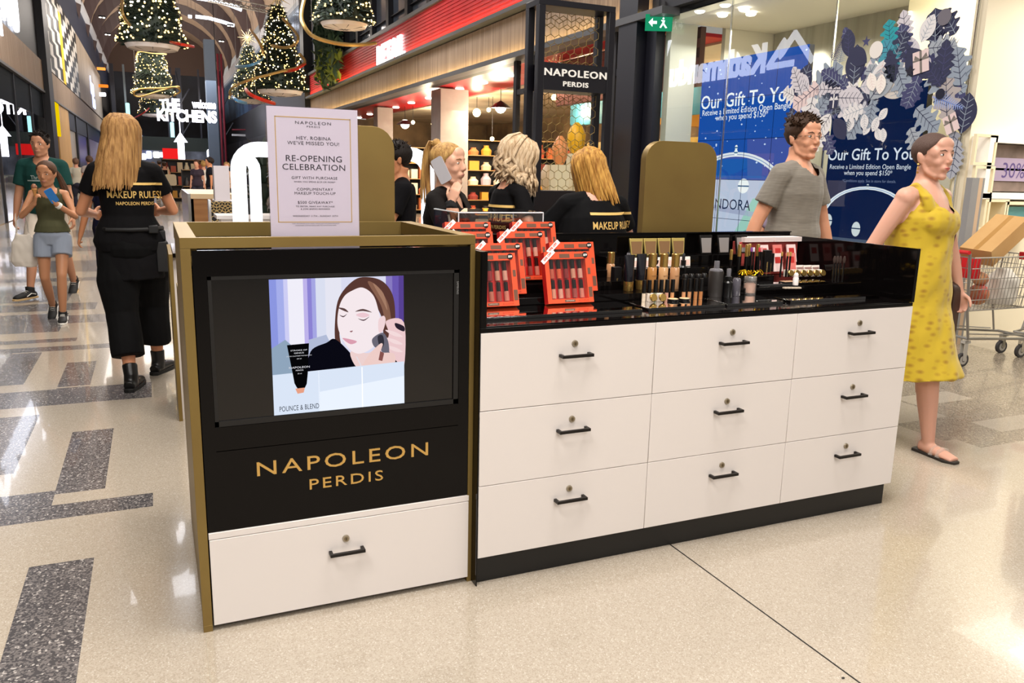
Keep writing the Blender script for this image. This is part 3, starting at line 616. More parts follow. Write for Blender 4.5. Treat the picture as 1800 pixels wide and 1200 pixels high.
# shelves with goods
SHW = mat('shelf_wood', '#a98556', .5); gcol = ['#d9c9a8', '#b4543a', '#e8e2d2', '#6f8a5a', '#d49a3a', '#8c3a34', '#c8b8c8', '#3c3a38', '#d87a4a', '#f0e6c8']
SHN = {'dark she': 'shelf right of concrete pillar', 'wide she': 'shelf left of concrete pillar', 'shelf un': 'shelf behind wavy blonde person', 'low wood': 'far aisle stand', 'second l': 'nearer aisle stand'}
ORD = ('first', 'second', 'third', 'fourth', 'fifth', 'sixth', 'seventh', 'eighth'); ROW = ('bottom', 'second', 'third', 'fourth', 'fifth'); GNM = ('cream', 'rust', 'white', 'green', 'amber', 'maroon', 'lilac', 'black', 'orange', 'ivory')
def shelf_unit(x, y, w, h, rz, label, n=4, per=5, deep=.4):
    t = thing('shelf_unit', label, 'shelf', (x, y, 0), 'shop shelves', rz)
    b = M(); b.box(-w/2, -w/2+.03, 0, deep, 0, h); b.box(w/2-.03, w/2, 0, deep, 0, h); b.box(-w/2, w/2, deep-.02, deep, 0, h); b.build('frame', DARK, t)
    for i in range(n+1):
        z = .12+i*(h-.15)/n; b = M(); b.box(-w/2+.03, w/2-.03, .0, deep-.02, z, z+.025); b.build('board', SHW, t)
    for i in range(n):
        z = .146+i*(h-.15)/n
        for k in range(per):
            ww = (w-.1)/per; hh = (h-.3)/n*(.5+.4*random.random()); b = M()
            bx_ = random.random() < .5
            if bx_: b.box(-ww*.38, ww*.38, -.1, .1, 0, hh)
            else: b.lathe([(ww*.36, 0), (ww*.4, hh*.5), (ww*.2, hh*.8), (ww*.2, hh)], n=10)
            q = b.build('packaged_goods', mat('g%d' % gcol.index(c), c, .5) if (c := random.choice(gcol)) else None)
            mt = Matrix.Rotation(rz, 4, 'Z'); q.location = V((x, y, z))+mt @ V((-w/2+.05+ww*(k+.5), deep*.45, 0)); q.rotation_euler = (0, 0, rz); tag(q, '%s %s, %s from left, %s row of %s' % (GNM[gcol.index(c)], 'box' if bx_ else 'jar', ORD[k], ROW[i], SHN[label[:8]]), 'goods', 'goods on the '+SHN[label[:8]])
shelf_unit(9.9, 22, 3.2, 2.5, 0, 'dark shelf unit in the red shop right of the concrete pillar', 5, 7)
shelf_unit(8.0, 25.2, 2.2, 2.3, 0, 'wide shelf unit at the back of the red shop left of the pillar', 4, 7)
shelf_unit(9.1, 16.4, 1.7, 2.3, 0, 'shelf unit behind the blonde staff member in the shop', 5, 6)
# timber beams, pendants, bulbs in the red shop
b = M(); b.box(8.9, 15, 15.0, 15.3, 2.75, 3.15); tag(b.build('ceiling_beam', mat('yellow_timber', '#c08a3c', .5)), 'yellow timber beam hanging in the red shop', 'beam')
def pend(px, py, y, r, label):
    p = onX(px, py, y); b = M(); b.lathe([(.02, .2), (.05, .18), (r*.5, .12), (r, 0)], n=18); b.tube([(0, 0, .2), (0, 0, 3.80-p.z)], .01, 5)
    t = thing('pendant_lamp', label, 'lamp', p, 'shop pendants'); b.build('shade', DARK, t); q = M(); q.ball((0, 0, .02), r*.5, 10); q.build('bulb', LAMPW, t)
pend(712, 219, 8.2, .34, 'black pendant lamp with a wide shade left of the concrete pillar'); pend(880, 190, 8.6, .32, 'flat lit pendant lamp right of the concrete pillar')
for k, (px, py, y) in enumerate(((726, 215, 8.4), (761, 218, 8.4), (770, 202, 8.8), (859, 193, 9.4), (865, 244, 9.4), (927, 168, 9), (974, 171, 8.2), (838, 198, 9))):
    pz = onX(px, py, y); b = M(); b.ball((0, 0, 0), .07 if k < 7 else .13, 10); b.tube([(0, 0, .05), (0, 0, 3.80-pz.z)], .008, 5, 1); q = b.build('light_bulb', [emat('bulb_warm', '#ffe9b0', 12), DARK]); q.location = pz; tag(q, 'glowing bulb hanging in the red shop, number %s from the left' % ('one', 'two', 'three', 'four', 'five', 'six', 'seven', 'eight')[k], 'light', 'shop bulbs')
point('bulb_light', tuple(onX(838, 200, 8.8)), 60, (1, .85, .55), .12)
for q in ((8.6, 14.2, 2.9), (8.6, 19.2, 2.9), (11.5, 10.5, 2.6), (9.5, 27, 2.8), (8.1, 23.6, 3.0)): point('shop_glow', q, 260, (1, .84, .6), .15)  # added fill points to brighten the shop's ceiling and walls
# shop windows behind the sign frame: mullions, brick, displays
b = M()
for px in (908, 942, 1080, 1109): y = onX(px, 150, R_).y; b.box(R_-.04, R_+.06, y-.07, y+.07, 0, 3.68)
ya, yb_ = onX(908, 150, R_).y, onX(1109, 150, R_).y
b.box(R_-.03, R_+.05, yb_, ya, 3.02, 3.12); struct(b.build('trim_4', DARK))
b = M(); b.box(R_, R_+.015, yb_, ya, .05, 3.6); struct(b.build('window_5', glassmat('front_glass', '#f4f2ee', .7)))
BRK = mat('pink_brick', '#a2706a', .7)
b = M(); b.box(R_+1.2, R_+1.3, 8.6, 13.6, 2.9, 3.8)
for j in range(6):
    for i in range(12): x = 8.6+(i+(j % 2)*.5)*.42; b.box(R_+1.19, R_+1.2, x+.01, min(x+.41, 13.6), 2.91+j*.145, 3.045+j*.145, 1)
tag(b.build('brick_bulkhead', [mat('mortar', '#6d5450', .8), BRK]), 'pinkish brick bulkhead behind the sign lattice', 'bulkhead')
b = M(); b.box(R_+2.2, R_+2.3, 9.3, onX(1003, 190, R_+2.2).y, onX(1040, 218, R_+2.2).z, onX(1040, 178, R_+2.2).z); tag(b.build('hanging_banner', mat('teal_banner', '#3d8aa0', .6)), 'teal blue banner behind the lattice sign', 'banner')
b = M(); b.box(R_+3.0, R_+3.1, 10.6, 15.4, .0, 2.25); b.box(R_+2.96, R_+3.0, 11.2, 14.0, 1.0, 2.1, 1); tag(b.build('display_wall', [mat('gold_display', '#d8a33a', .5, var='#f0d890', vscale=3), emat('lit_cream', '#fff3d8', 1.4)]), 'golden lit display wall behind the seated staff member', 'display')
VL = ('tall yellow vase', 'orange vase', 'grey beige vase', 'pale yellow vase', 'sage green vase', 'pale blue jar')
for k, (px, py, yy, cc, hh, rr_) in enumerate(((1014, 222, 9.1, '#e8b020', .42, .15), (985, 246, 8.5, '#d88a50', .36, .12), (962, 296, 9.5, '#c8b090', .35, .12), (1040, 296, 8.55, '#f0d070', .45, .10), (1085, 232, 9.4, '#9fb8b0', .3, .12), (1090, 300, 8.95, '#dfe6f4', .5, .10))):
    b = M(); b.lathe([(rr_*.5, 0), (rr_*.9, .1), (rr_, hh*.7), (rr_*.6, hh), (.03, hh+.06)], n=14); q = b.build('display_vase', mat('vase%d' % k, cc, .4)); q.location = onY(px, py, yy)-V((0, 0, hh)); z0 = q.location.z
    pl = M(); pl.box(-.11, .11, -.11, .11, -z0, -.001); q2 = pl.build('plinth', mat('plinth_cream', '#d8cba8', .5)); q2.location = q.location
    tag(q, VL[k]+(' behind the lattice sign' if k < 4 else ' in the narrow window right of the sign'), 'vase', 'display vases'); tag(q2, 'cream plinth carrying the '+VL[k], 'plinth', 'display plinths')
# black column between the shops
b = M(); y1c, y0c = onX(1110, 100, R_).y, onX(1152, 100, R_).y; b.box(R_-.25, R_+.1, y0c+.15, y1c, 0, 8); b.box(R_-.1, R_+.05, y0c-.15, y0c+.1, 0, 3.7); struct(b.build('wall_column', mat('navy_column', '#12131f', .4)))
b = M(); b.box(R_-.1, R_+.1, 2.9, y0c, 3.78, 4.0); b.box(R_+.0, R_+.05, 2.9, y0c, 4.0, 4.5, 1); struct(b.build('trim_5', [DARK, WOOD]))

# --- jewellery shop
b = M(); b.box(R_, R_+.012, 2.92, y0c-.16, .05, 3.78); struct(b.build('window_6', glassmat('jewel_glass', '#f6f8f6', 1.3)))
b = M()
for px in (1284, 1467, 1714): y = onX(px, 60, R_).y; b.box(R_-.004, R_+.016, y-.006, y+.006, .05, 3.78)
struct(b.build('trim_6', CHROME))
CURT = mat('curtain_wall', '#c9c4b4', .6, var='#b0ab9a', vscale=3, stretch=(3, 3, .02))
b = M(); b.box(8.3, 8.4, 2.95, 7.7, 0, 3.62); struct(b.build('wall_jewellery_back', CURT)); b = M(); b.box(6.42, 12, 2.95, 7.7, 3.62, 3.7); struct(b.build('ceiling_jewellery', CREAM))
b = M(); b.box(6.45, 6.9, onX(1190, 150, 6.6).y, y0c-.17, 0, 3.62); struct(b.build('wall_pier', mat('pier_pale', '#cfd0c4', .5)))
for k, (px, py) in enumerate(((1230, 19), (1270, 26), (1275, 8), (1308, 26), (1320, 34))):
    b = M(); b.lathe([(0, 0), (.05, 0), (.07, .02)], (0, 0, -.025), 14); q = b.build('downlight', LAMPW); q.location = onZ(px, py, 3.6) if k < 3 else onZ(px, py-10, 3.6); tag(q, 'small ceiling downlight inside the jewellery window, %s' % ('largest and brightest', 'lower left', 'near the top edge', 'beside the curtain', 'right of the curtain fold')[k], 'light', 'jewellery downlights')
def spot(name, loc, power, ang, rot=(0, 0, 0), col=(1, .95, .85)):
    l = bpy.data.lights.new(name, 'SPOT'); l.energy = power; l.spot_size = math.radians(ang); l.spot_blend = .35; l.color = col; l.shadow_soft_size = .04
    o = bpy.data.objects.new(name, l); o.location = loc; o.rotation_euler = rot; COL.objects.link(o)
for yy in (6.75, 5.35, 4.2): spot('curtain_spot', (7.9, yy, 3.55), 90, 85, (0, math.radians(-12), 0))
def screen(X, pts, label, base, items, cat='screen'):
    # pts = pixel corners (left, top, right, bottom) on the plane x = X
    ya, yb = onX(pts[0], 200, X).y, onX(pts[2], 200, X).y; za, zb = items['z']
    t = thing('video_wall', label, cat, (X, (ya+yb)/2, za))
    b = M(); b.box(X+.012, X+.09, yb, ya, za, zb); kid(b, 'casing', DARK, t)
    b = M(); ms = []
    def mm(c, s=1.0):
        ms.append(emat('vw_%s_%s' % (c.strip('#'), s), c, s)); return len(ms)-1
    W, H = ya-yb, zb-za
    def F(poly, mi, l): b.flat([(x*W, z*H) for x, z in poly], (X+.011, ya, za), -Y_, Z_, .0004*l, mi)
    return t, b, ms, mm, W, H, F, ya, yb, za, zb
def bangle(F, mm, cx, cy, rx, ry, l, a0=20, a1=160, k=1.0, charms=((.0, 1),)):
    def arc(r1, r2, a0=a0, a1=a1, n=20):
        A = [math.radians(a0+(a1-a0)*i/n) for i in range(n+1)]
        return [(cx+rx*r1*math.cos(a), cy+ry*r1*math.sin(a)) for a in A]+[(cx+rx*r2*math.cos(a), cy+ry*r2*math.sin(a)) for a in A[::-1]]
    def strip(r1, r2, mi, l):
        P = arc(r1, r2); n = len(P)//2
        for i in range(n-1): F([P[i], P[i+1], P[2*n-2-i], P[2*n-1-i]], mi, l)
    strip(.94, 1.03, mm('#eef6ff', 1.0), l); strip(.975, .99, mm('#88a8d8', .9), l+1)
XV = 6.95
t, b, ms, mm, W, H, F, ya, yb, za, zb = screen(XV, (1229, 0, 1411, 0), 'tall blue video wall advertising a gift of an open bangle', None, {'z': (.35, onX(1320, 96, XV).z)})
BL = mm('#1d55b4', 1.0); F([(0, 0), (1, 0), (1, 1), (0, 1)], BL, 0); F([(0, .0), (1, 0), (1, .40), (0, .40)], mm('#cfdcf8', .9), 1)
F([(0, .4), (1, .4), (1, .42), (0, .42)], mm('#3f68c0', .9), 1)
F([(.55, .42), (1, .42), (1, .60), (.52, .60)], mm('#4a62bc', .85), 1); F([(.0, .25), (.65, .22), (.65, .245), (0, .28)], mm('#b5bfe0', .9), 2)
F([(.45, .12), (.95, .25), (1, .1), (.6, .04)], mm('#4f9a86', .9), 2); F([(.45, .12), (.62, .31), (1, .36), (1, .24)], mm('#a9dcd0', .95), 2)
F([(0, 0), (1, 0), (1, .08), (0, .08)], mm('#1d55b4', 1.0), 2)
bangle(F, mm, .42, .28, .52, .25, 3)
for cx, cy, r in ((.07, .40, .05), (.52, .37, .055), (.42, .535, .018), (.42, .56, .014)):
    F([(cx+r*math.cos(i*PI/8), cy+r*.42*math.sin(i*PI/8)*(2.2 if r < .03 else 1.6)) for i in range(16)], mm('#f4fbff', 1.1), 5); F([(cx-r, cy-.004), (cx+r, cy-.004), (cx+r, cy+.003), (cx-r, cy+.003)], mm('#3a78a8', .8), 6)
random.seed(11)
for i in range(46):
    x, z = random.random()*.98, .43+random.random()*.55; r = .003+.004*random.random(); F([(x-r*1.6, z), (x, z-r*.8), (x+r*1.6, z), (x, z+r*.8)], mm('#cfe2ff', 1.1), 2)
GR = mm('#12306a', .5)
for i in (1, 2, 3): F([(i/4-.002, 0), (i/4+.002, 0), (i/4+.002, 1), (i/4-.002, 1)], GR, 7)
for i in (1, 2, 3, 4): F([(0, i/5-.0012), (1, i/5-.0012), (1, i/5+.0012), (0, i/5+.0012)], GR, 7)
def vt(tx, cx, cz, sz, sx=1.0, mi=None, l=4, bold=0): b.text(tx, (XV+.011-.0004*l, ya-cx*W, za+cz*H), -Y_, Z_, sz, 0, mi, sx=sx, bold=bold)
WT = mm('#f4faff', 1.15)
vt('Our Gift To You', .46, .765, .20*W/1.6, 1.05, WT, bold=.01); vt('Receive a Limited Edition Open Bangle', .46, .73, .088*W/1.6, 1.0, WT); vt('when you spend $150*', .44, .70, .088*W/1.6, 1.0, WT)
vt('PANDORA', .36, .25, .155*W/1.6, 1.05, mm('#16305c', .6), 5)
kid(b, 'screen_picture', ms, t, ang=0)
XV = 6.85
t, b, ms, mm, W, H, F, ya, yb, za, zb = screen(XV, (1462, 0, 1625, 0), 'dark navy poster screen with a silver bangle under the leaf garland', None, {'z': (.25, onX(1540, 150, XV).z)})
F([(0, 0), (1, 0), (1, 1), (0, 1)], mm('#0e2350', .8), 0); F([(0, .22), (1, .22), (1, .25), (0, .25)], mm('#5a6c88', .7), 1)
bangle(F, mm, .5, .34, .5, .17, 3, -10, 190)
for cx, cy, r in ((.08, .33, .05), (.42, .30, .05), (.5, .515, .016)):
    F([(cx+r*math.cos(i*PI/8), cy+r*.75*math.sin(i*PI/8)) for i in range(16)], mm('#e4eef4', .9), 5); F([(cx-r, cy), (cx+r, cy), (cx+r, cy+.006), (cx-r, cy+.006)], mm('#26406c', .7), 6)
WT = mm('#e8f0ff', 1.0)
vt('Our Gift To You', .48, .645, .185*W/1.3, .98, WT, bold=.01); vt('Receive a Limited Edition Open Bangle', .48, .60, .078*W/1.3, .95, WT); vt('when you spend $150*', .48, .57, .078*W/1.3, .95, WT); vt('*Conditions apply. See in store for details.', .5, .535, .045*W/1.3, 1, mm('#8fa0c8', .7))
kid(b, 'screen_picture', ms, t, ang=0)
b = M(); ya, yb = onX(1460, 300, 6.9).y, onX(1386, 300, 6.9).y; b.box(6.95, 7.0, onX(1458, 300, 6.9).y-.08, onX(1452, 300, 6.9).y, 0.3, 2.1); tag(b.build('display_edge', emat('lit_white_edge', '#ffffff', 1.1)), 'narrow glowing white edge left of the dark poster screen', 'panel')
b = M(); b.box(7.45, 7.5, 2.96, 4.55, 0, 3.61); struct(b.build('wall_cream', mat('cream_lit', '#efe4c6', .6)))
point('shop_glow', (7.0, 3.7, 3.2), 35, (1, .93, .76), .2)
# leaf garland stickers on the glass
def leafpts(kind, n=12):
    P = []
    if kind == 'plain': P = [(.32*math.sin(PI*i/n)**.8, i/n) for i in range(n+1)]
    elif kind == 'holly': P = [(.30*math.sin(PI*i/12)**.7*(1 if i % 2 else .62), i/12) for i in range(13)]
    elif kind == 'oak': P = [((.12+.26*math.sin(PI*i/16))*(1 if (i % 4) in (1, 2) else .55)*(0 if i in (0, 16) else 1), i/16) for i in range(17)]
    elif kind == 'star': return [((.5 if i % 2 == 0 else .2)*math.cos(PI/2+i*PI/5), .5+(.5 if i % 2 == 0 else .2)*math.sin(PI/2+i*PI/5)) for i in range(10)]
    elif kind == 'disc': return [(.5*math.cos(i*PI/9), .5+.5*math.sin(i*PI/9)) for i in range(18)]
    elif kind == 'gift': return [(-.42, 0), (.42, 0), (.42, 1), (-.42, 1)]
    return P+[(-x, y) for x, y in P[::-1]]
gar = thing('leaf_garland', 'printed garland of navy, teal and pale leaves stuck on the shop glass', 'window sticker', (R_-.004, 4, 2.2))
def sticker(kind, px, py, size, ang, c, vein, lay=0):
    p = onX(px, py, R_-.004); o = M(); s = size
    if kind == 'fern':
        o.flat([(-.015, 0), (.015, 0), (.004, 1), (-.004, 1)], (0, 0, 0), -Y_, Z_)
        for i in range(14):
            y = .1+i*.062; l = .30*(1-i/16)
            for sg in (-1, 1): o.flat([(0, y), (sg*l, y+.10), (sg*l*.55, y+.035+.045), (0, y+.035)][::sg], (0, 0, 0), -Y_, Z_)
    else:
        P = leafpts(kind)
        if kind in ('star', 'disc', 'gift'): o.flat(P, (0, 0, 0), -Y_, Z_)
        else:
            h = len(P)//2
            for i in range(h-1): o.flat([P[i], P[i+1], P[len(P)-2-i], P[len(P)-1-i]], (0, 0, 0), -Y_, Z_)
        if kind in ('plain', 'holly', 'oak'):
            o.flat([(-.012, .0), (.012, 0), (.005, .97), (-.005, .97)], (0, 0, 0), -Y_, Z_, .0006, 1)
            for i in range(5):
                y = .15+i*.15
                for sg in (-1, 1): o.flat([(0, y), (sg*.17, y+.11), (sg*.165, y+.125), (0, y+.02)][::sg], (0, 0, 0), -Y_, Z_, .0006, 1)
        if kind == 'gift':
            o.flat([(-.06, 0), (.06, 0), (.06, 1), (-.06, 1)], (0, 0, 0), -Y_, Z_, .0006, 1); o.flat([(-.42, .55), (.42, .55), (.42, .64), (-.42, .64)], (0, 0, 0), -Y_, Z_, .0006, 1)
            for sg in (-1, 1): o.flat([(0, .6), (sg*.3, .85), (sg*.36, .66)][::sg], (0, 0, 0), -Y_, Z_, .0009, 1)
    o.xf(Matrix.Rotation(math.radians(-ang), 4, 'X') @ Matrix.Scale(s, 4))
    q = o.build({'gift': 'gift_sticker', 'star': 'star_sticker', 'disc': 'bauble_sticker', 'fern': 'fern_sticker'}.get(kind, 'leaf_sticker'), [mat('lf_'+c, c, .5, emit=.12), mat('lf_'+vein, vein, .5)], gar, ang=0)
    q.location = p-gar.location-V((.0012*lay, 0, 0))
NV, NV2, SL, PK, TL, TL2, WH, GY = '#2c3050', '#3c3e66', '#8a96a6', '#d8c4c4', '#1e94a0', '#3f8fa4', '#d8d6d8', '#9aa2ac'
L0 = [('plain', 1400, 180, .36, -20, NV, SL), ('oak', 1425, 165, .42, -60, SL, NV), ('plain', 1500, 150, .34, 0, NV, SL), ('holly', 1497, 95, .26, 25, NV2, SL), ('plain', 1492, 100, .24, 8, NV, NV2), ('oak', 1565, 88, .25, 10, TL, NV), ('oak', 1575, 125, .30, 30, TL2, NV), ('plain', 1620, 75, .22, -25, WH, SL), ('oak', 1640, 85, .24, 0, NV2, SL), ('plain', 1650, 78, .24, 15, WH, SL),
      ('oak', 1680, 60, .24, 35, NV, SL), ('fern', 1680, 95, .34, 45, NV2, SL), ('fern', 1475, 115, .26, -10, SL, SL), ('fern', 1462, 110, .22, -30, NV2, SL), ('oak', 1690, 150, .30, 15, SL, NV), ('holly', 1655, 150, .34, 0, NV, NV2), ('holly', 1655, 152, .26, 40, NV, NV2), ('holly', 1652, 152, .26, -65, NV, NV2), ('oak', 1640, 180, .30, -70, SL, NV), ('oak', 1690, 200, .30, 40, NV2, SL), ('oak', 1665, 210, .34, 10, '#a8a0a0', NV), ('plain', 1690, 235, .30, -5, NV, SL),
      ('oak', 1440, 150, .36, 120, PK, NV), ('oak', 1430, 170, .34, 170, WH, NV), ('oak', 1425, 200, .30, 200, '#c8c4cc', NV), ('plain', 1530, 175, .34, -40, GY, NV), ('plain', 1560, 170, .36, -10, '#c4beb8', SL), ('plain', 1580, 172, .28, 45, '#c4beb8', SL), ('oak', 1520, 190, .30, 150, SL, NV), ('plain', 1545, 175, .34, 90, '#b8bac4', NV), ('oak', 1500, 165, .30, -90, NV, SL), ('holly', 1480, 150, .30, 60, NV2, SL), ('fern', 1500, 180, .28, 170, SL, SL),
      ('plain', 1540, 60+60, .22, -150, WH, SL), ('plain', 1555, 105, .28, 170, WH, PK), ('plain', 1530, 105, .28, -165, WH, PK), ('oak', 1610, 190, .30, -130, SL, NV), ('oak', 1600, 225, .24, -150, GY, NV), ('oak', 1680, 230, .26, 170, '#8c909c', NV), ('holly', 1685, 245, .30, 175, '#a0a4b0', NV), ('fern', 1640, 170, .30, -110, '#8fa4dc', SL), ('plain', 1500, 205, .13, 165, WH, SL), ('plain', 1520, 200, .14, 190, WH, SL), ('plain', 1545, 205, .13, 160, WH, SL), ('plain', 1560, 190, .12, 140, WH, SL), ('plain', 1540, 225, .12, -150, WH, SL), ('plain', 1552, 225, .12, 190, WH, SL), ('plain', 1530, 215, .12, 150, WH, SL), ('oak', 1450, 225, .24, 150, WH, NV), ('oak', 1420, 225, .22, 110, '#c8c4cc', NV), ('oak', 1395, 190, .2, 160, NV, SL), ('plain', 1445, 205, .24, 90, '#c8c4cc', SL)]
L1 = [('star', 1523, 84, .12, 0, NV2, SL), ('disc', 1540, 103, .17, 0, '#dcd8d4', SL), ('disc', 1660, 45, .15, 0, '#6a6670', WH), ('gift', 1621, 128, .21, 10, PK, '#7a7470'), ('gift', 1466, 190, .15, 0, NV, WH), ('star', 1600, 138, .13, 0, '#1c1a2c', SL), ('gift', 1678, 232, .17, 25, PK, '#7a7470'), ('disc', 1654, 175, .10, 0, '#10142c', SL), ('plain', 1553, 130, .2, 180, '#e8e2dc', PK), ('plain', 1532, 128, .2, 200, '#e8e2dc', PK)]
rnd_ = random.Random(9)
for i in range(46):
    u = i/46; cx_ = 1405+262*u; cy_ = 175-60*u+ (30*math.sin(u*7)) + rnd_.uniform(-38, 42); L0.insert(0, (rnd_.choice(('oak', 'plain', 'oak', 'holly')), cx_, cy_, rnd_.uniform(.22, .32), rnd_.uniform(0, 360), rnd_.choice((NV, NV2, SL, GY, '#c8c4cc', WH)), rnd_.choice((NV, SL))))
for i, a in enumerate(L0): sticker(*a[:3], a[3]*1.22, *a[4:], lay=i % 9)
for i, a in enumerate(L1): sticker(*a, lay=10+i)
# percent marks reflected / hung
s = thing('exit_sign', 'green exit sign with white arrow under the dark beam', 'sign', tuple(onX(1158, 40, R_-.15)))
ex = onX(1158, 40, R_-.15); b = M(); b.box(-.19, .19, -.02, .02, -.11, .11); b.build('case', emat('exit_green', '#1f9a6c', .9), s)
b = M(); b.flat([(-.15, 0), (-.09, .06), (-.09, .02), (-.03, .02), (-.03, -.02), (-.09, -.02), (-.09, -.06)], (0, -.0215, 0), X_, Z_); b.build('arrow', emat('exit_white', '#eafff6', 1.6), s, ang=0)
b = M(); b.ball((.06, -.021, .055), (.014, .002, .014), 8); b.flat([(.03, .035), (.085, .03), (.075, -.01), (.12, -.07), (.095, -.075), (.06, -.03), (.03, -.075), (.01, -.065), (.045, -.005), (.05, .012), (.03, .02)][::-1], (0, -.0215, 0), X_, Z_); b.build('running_figure', emat('exit_white', '#eafff6', 1.6), s, ang=0)
b = M(); b.box(-.02, .02, -.01, .01, .111, .3); b.build('bracket', DARK, s)
s.rotation_euler = (0, 0, math.radians(-24))

# --- white shop wall at the right
b = M(); b.box(R_+.03, 14, 2.80, 2.92, 0, 5.2); b.box(R_+.02, 14, -6, 2.8, 3.35, 3.5); wo = struct(b.build('wall_white_shop', mat('white_shop', '#e6dcc4', .5)))
b = M(); b.box(14, 14.1, -8, 2.9, 0, 3.5); struct(b.build('wall_white_shop_end', mat('white_shop', '#e6dcc4', .5)))
sh = thing('wall_shelving', 'cream grid of lit shelves on the white shop wall', 'shelving', (8.3, 2.7, .8))
b = M(); PB = lambda px, py: onY(px, py, 2.6)
def fr_(pxa, pya, pxb, pyb, t=.03, m=0, dd=.18):
    a, c = PB(pxa, pya), PB(pxb, pyb); x0, x1, z1, z0 = a.x, c.x, a.z, c.z
    for q in ((x0, x1, z1, z1+t), (x0, x1, z0-t, z0), (x0-t, x0, z0-t, z1+t), (x1, x1+t, z0-t, z1+t)): b.box(q[0], q[1], 2.62, 2.62+dd, q[2], q[3], m)
for q in ((1740, 355, 1768, 400), (1775, 360, 1830, 405)): fr_(*q)
for q in ((1724, 240, 1749, 286), (1722, 296, 1744, 340), (1720, 348, 1736, 400), (1736, 405, 1790, 425)): fr_(*q, .025, 0, .03)
kid(b, 'shelf_grid', mat('cream_frame', '#efe2c0', .4), sh)
b = M(); fr_(1752, 250, 1840, 340, .06, 0); kid(b, 'window_frame', mat('white_frame', '#fffaf0', .4), sh)
b = M(); a, c = PB(1754, 252), PB(1840, 338); b.box(a.x, c.x, 2.70, 2.72, c.z, a.z); b.box(a.x, c.x, 2.69, 2.70, (a.z+c.z)/2-.02, (a.z+c.z)/2, 1); b.box(a.x+.1, c.x-.1, 2.69, 2.7, a.z-.33, a.z-.12, 2); b.text('30%', ((a.x+c.x)/2, 2.689, a.z-.30), X_, Z_, .2, 0, 3)
kid(b, 'display_back', [mat('mauve_back', '#8c7a72', .4, var='#5d5048', vscale=4), mat('cream_frame', '#efe2c0', .4), mat('lilac', '#a898b0', .4), mat('violet_ink', '#5c4c80', .5)], sh)
b = M(); a, c = PB(1778, 364), PB(1828, 400); b.box(a.x, c.x, 2.74, 2.76, c.z, a.z, 0); b.box(a.x, c.x, 2.73, 2.74, c.z, c.z+.08, 1); kid(b, 'teal_goods', [mat('teal_goods', '#6fb4c4', .4), mat('white_frame', '#fffaf0', .4)], sh)
b = M(); a, c = PB(1692, 312), PB(1733, 440); b.box(a.x, a.x+.09, 2.50, 2.56, 0, a.z, 0); b.box(a.x+.0905, a.x+.15, 2.51, 2.56, 0, a.z, 1); b.box(a.x+.1505, a.x+.19, 2.52, 2.56, 0, a.z, 0); tag(b.build('fabric_stand', [mat('stand_grey', '#8f8f90', .5), mat('stand_tan', '#c8ac90', .5)]), 'grey and tan striped stand against the white wall behind the yellow dress', 'stand')
area('white_shop_light', (8.2, 1.2, 3.2), 2.0, 85, (1, .96, .86), sy=2.0)
# --- far end of the mall
b = M(); b.box(-3.9, 6.6, 90, 90.3, 0, 11); struct(b.build('wall_end', mat('end_wall', '#1c1e26', .5, var='#2e3440', vscale=.5)))
b = M(); b.prism([(cxv+hw*math.cos(PI*i/16), 10.6+4.3*math.sin(PI*i/16)) for i in range(17)], (0, 89.9, 0), X_, Z_, -.1, 0); struct(b.build('wall_end_upper', mat('end_brown', '#5a4840', .6)))
s = thing('hanging_sign', 'glowing white lettering on two lines hanging at the end of the mall', 'sign', tuple(onY(330, 205, 60)))
def sgn(tx, pxa, pxb, pyb, h, y, bold=.03):
    a, c = onY(pxa, pyb, y), onY(pxb, pyb, y); vs, _ = textgeo(tx, 1, 'CENTER', bold); wd = max(v[0] for v in vs)-min(v[0] for v in vs)
    b.text(tx, ((a.x+c.x)/2, y, (a.z+c.z)/2), X_, Z_, h, .1, 0, sx=(c.x-a.x)/wd/h, bold=bold)
b = M(); sgn('THE', 281, 317, 193, 1.05, 60, .05); sgn('KITCHENS', 276, 381, 213, 1.05, 60, .05); sgn('welcome', 338, 380, 190, .75, 60, .05); kid(b, 'lettering', emat('kitchen_white', '#f2f0ff', 5), s)
b = M(); a, c = onY(276, 150, 60.2), onY(381, 150, 60.2); zc = lambda x: 10.58+4.2*math.sqrt(max(0, 1-((x-cxv)/hw)**2)); b.tube([(a.x, 60.2, a.z-1.5), (a.x, 60.2, zc(a.x))], .03, 5); b.tube([(c.x, 60.2, c.z-1.5), (c.x, 60.2, zc(c.x))], .03, 5); kid(b, 'hanger', DARK, s)
b = M(); p = onY(318, 255, 60); b.tube([(p.x, 60.04, p.z+.8), (p.x, 60.04, p.z+1.9)], .03, 5); b.prism([(-.22, -1.1), (.22, -1.1), (.22, .2), (.45, .2), (0, .9), (-.45, .2), (-.22, .2)], p, X_, Z_, 0, .08); tag(b.build('arrow_sign', emat('kitchen_white', '#f2f0ff', 5)), 'glowing white arrow pointing up below the hanging white lettering', 'sign')
b = M(); a, c = onY(361, 130, 66), onY(388, 300, 66); b.box(a.x, c.x, 66, 67, 0, 11); struct(b.build('wall_grey_block', mat('blue_grey_block', '#5d6a7a', .6)))
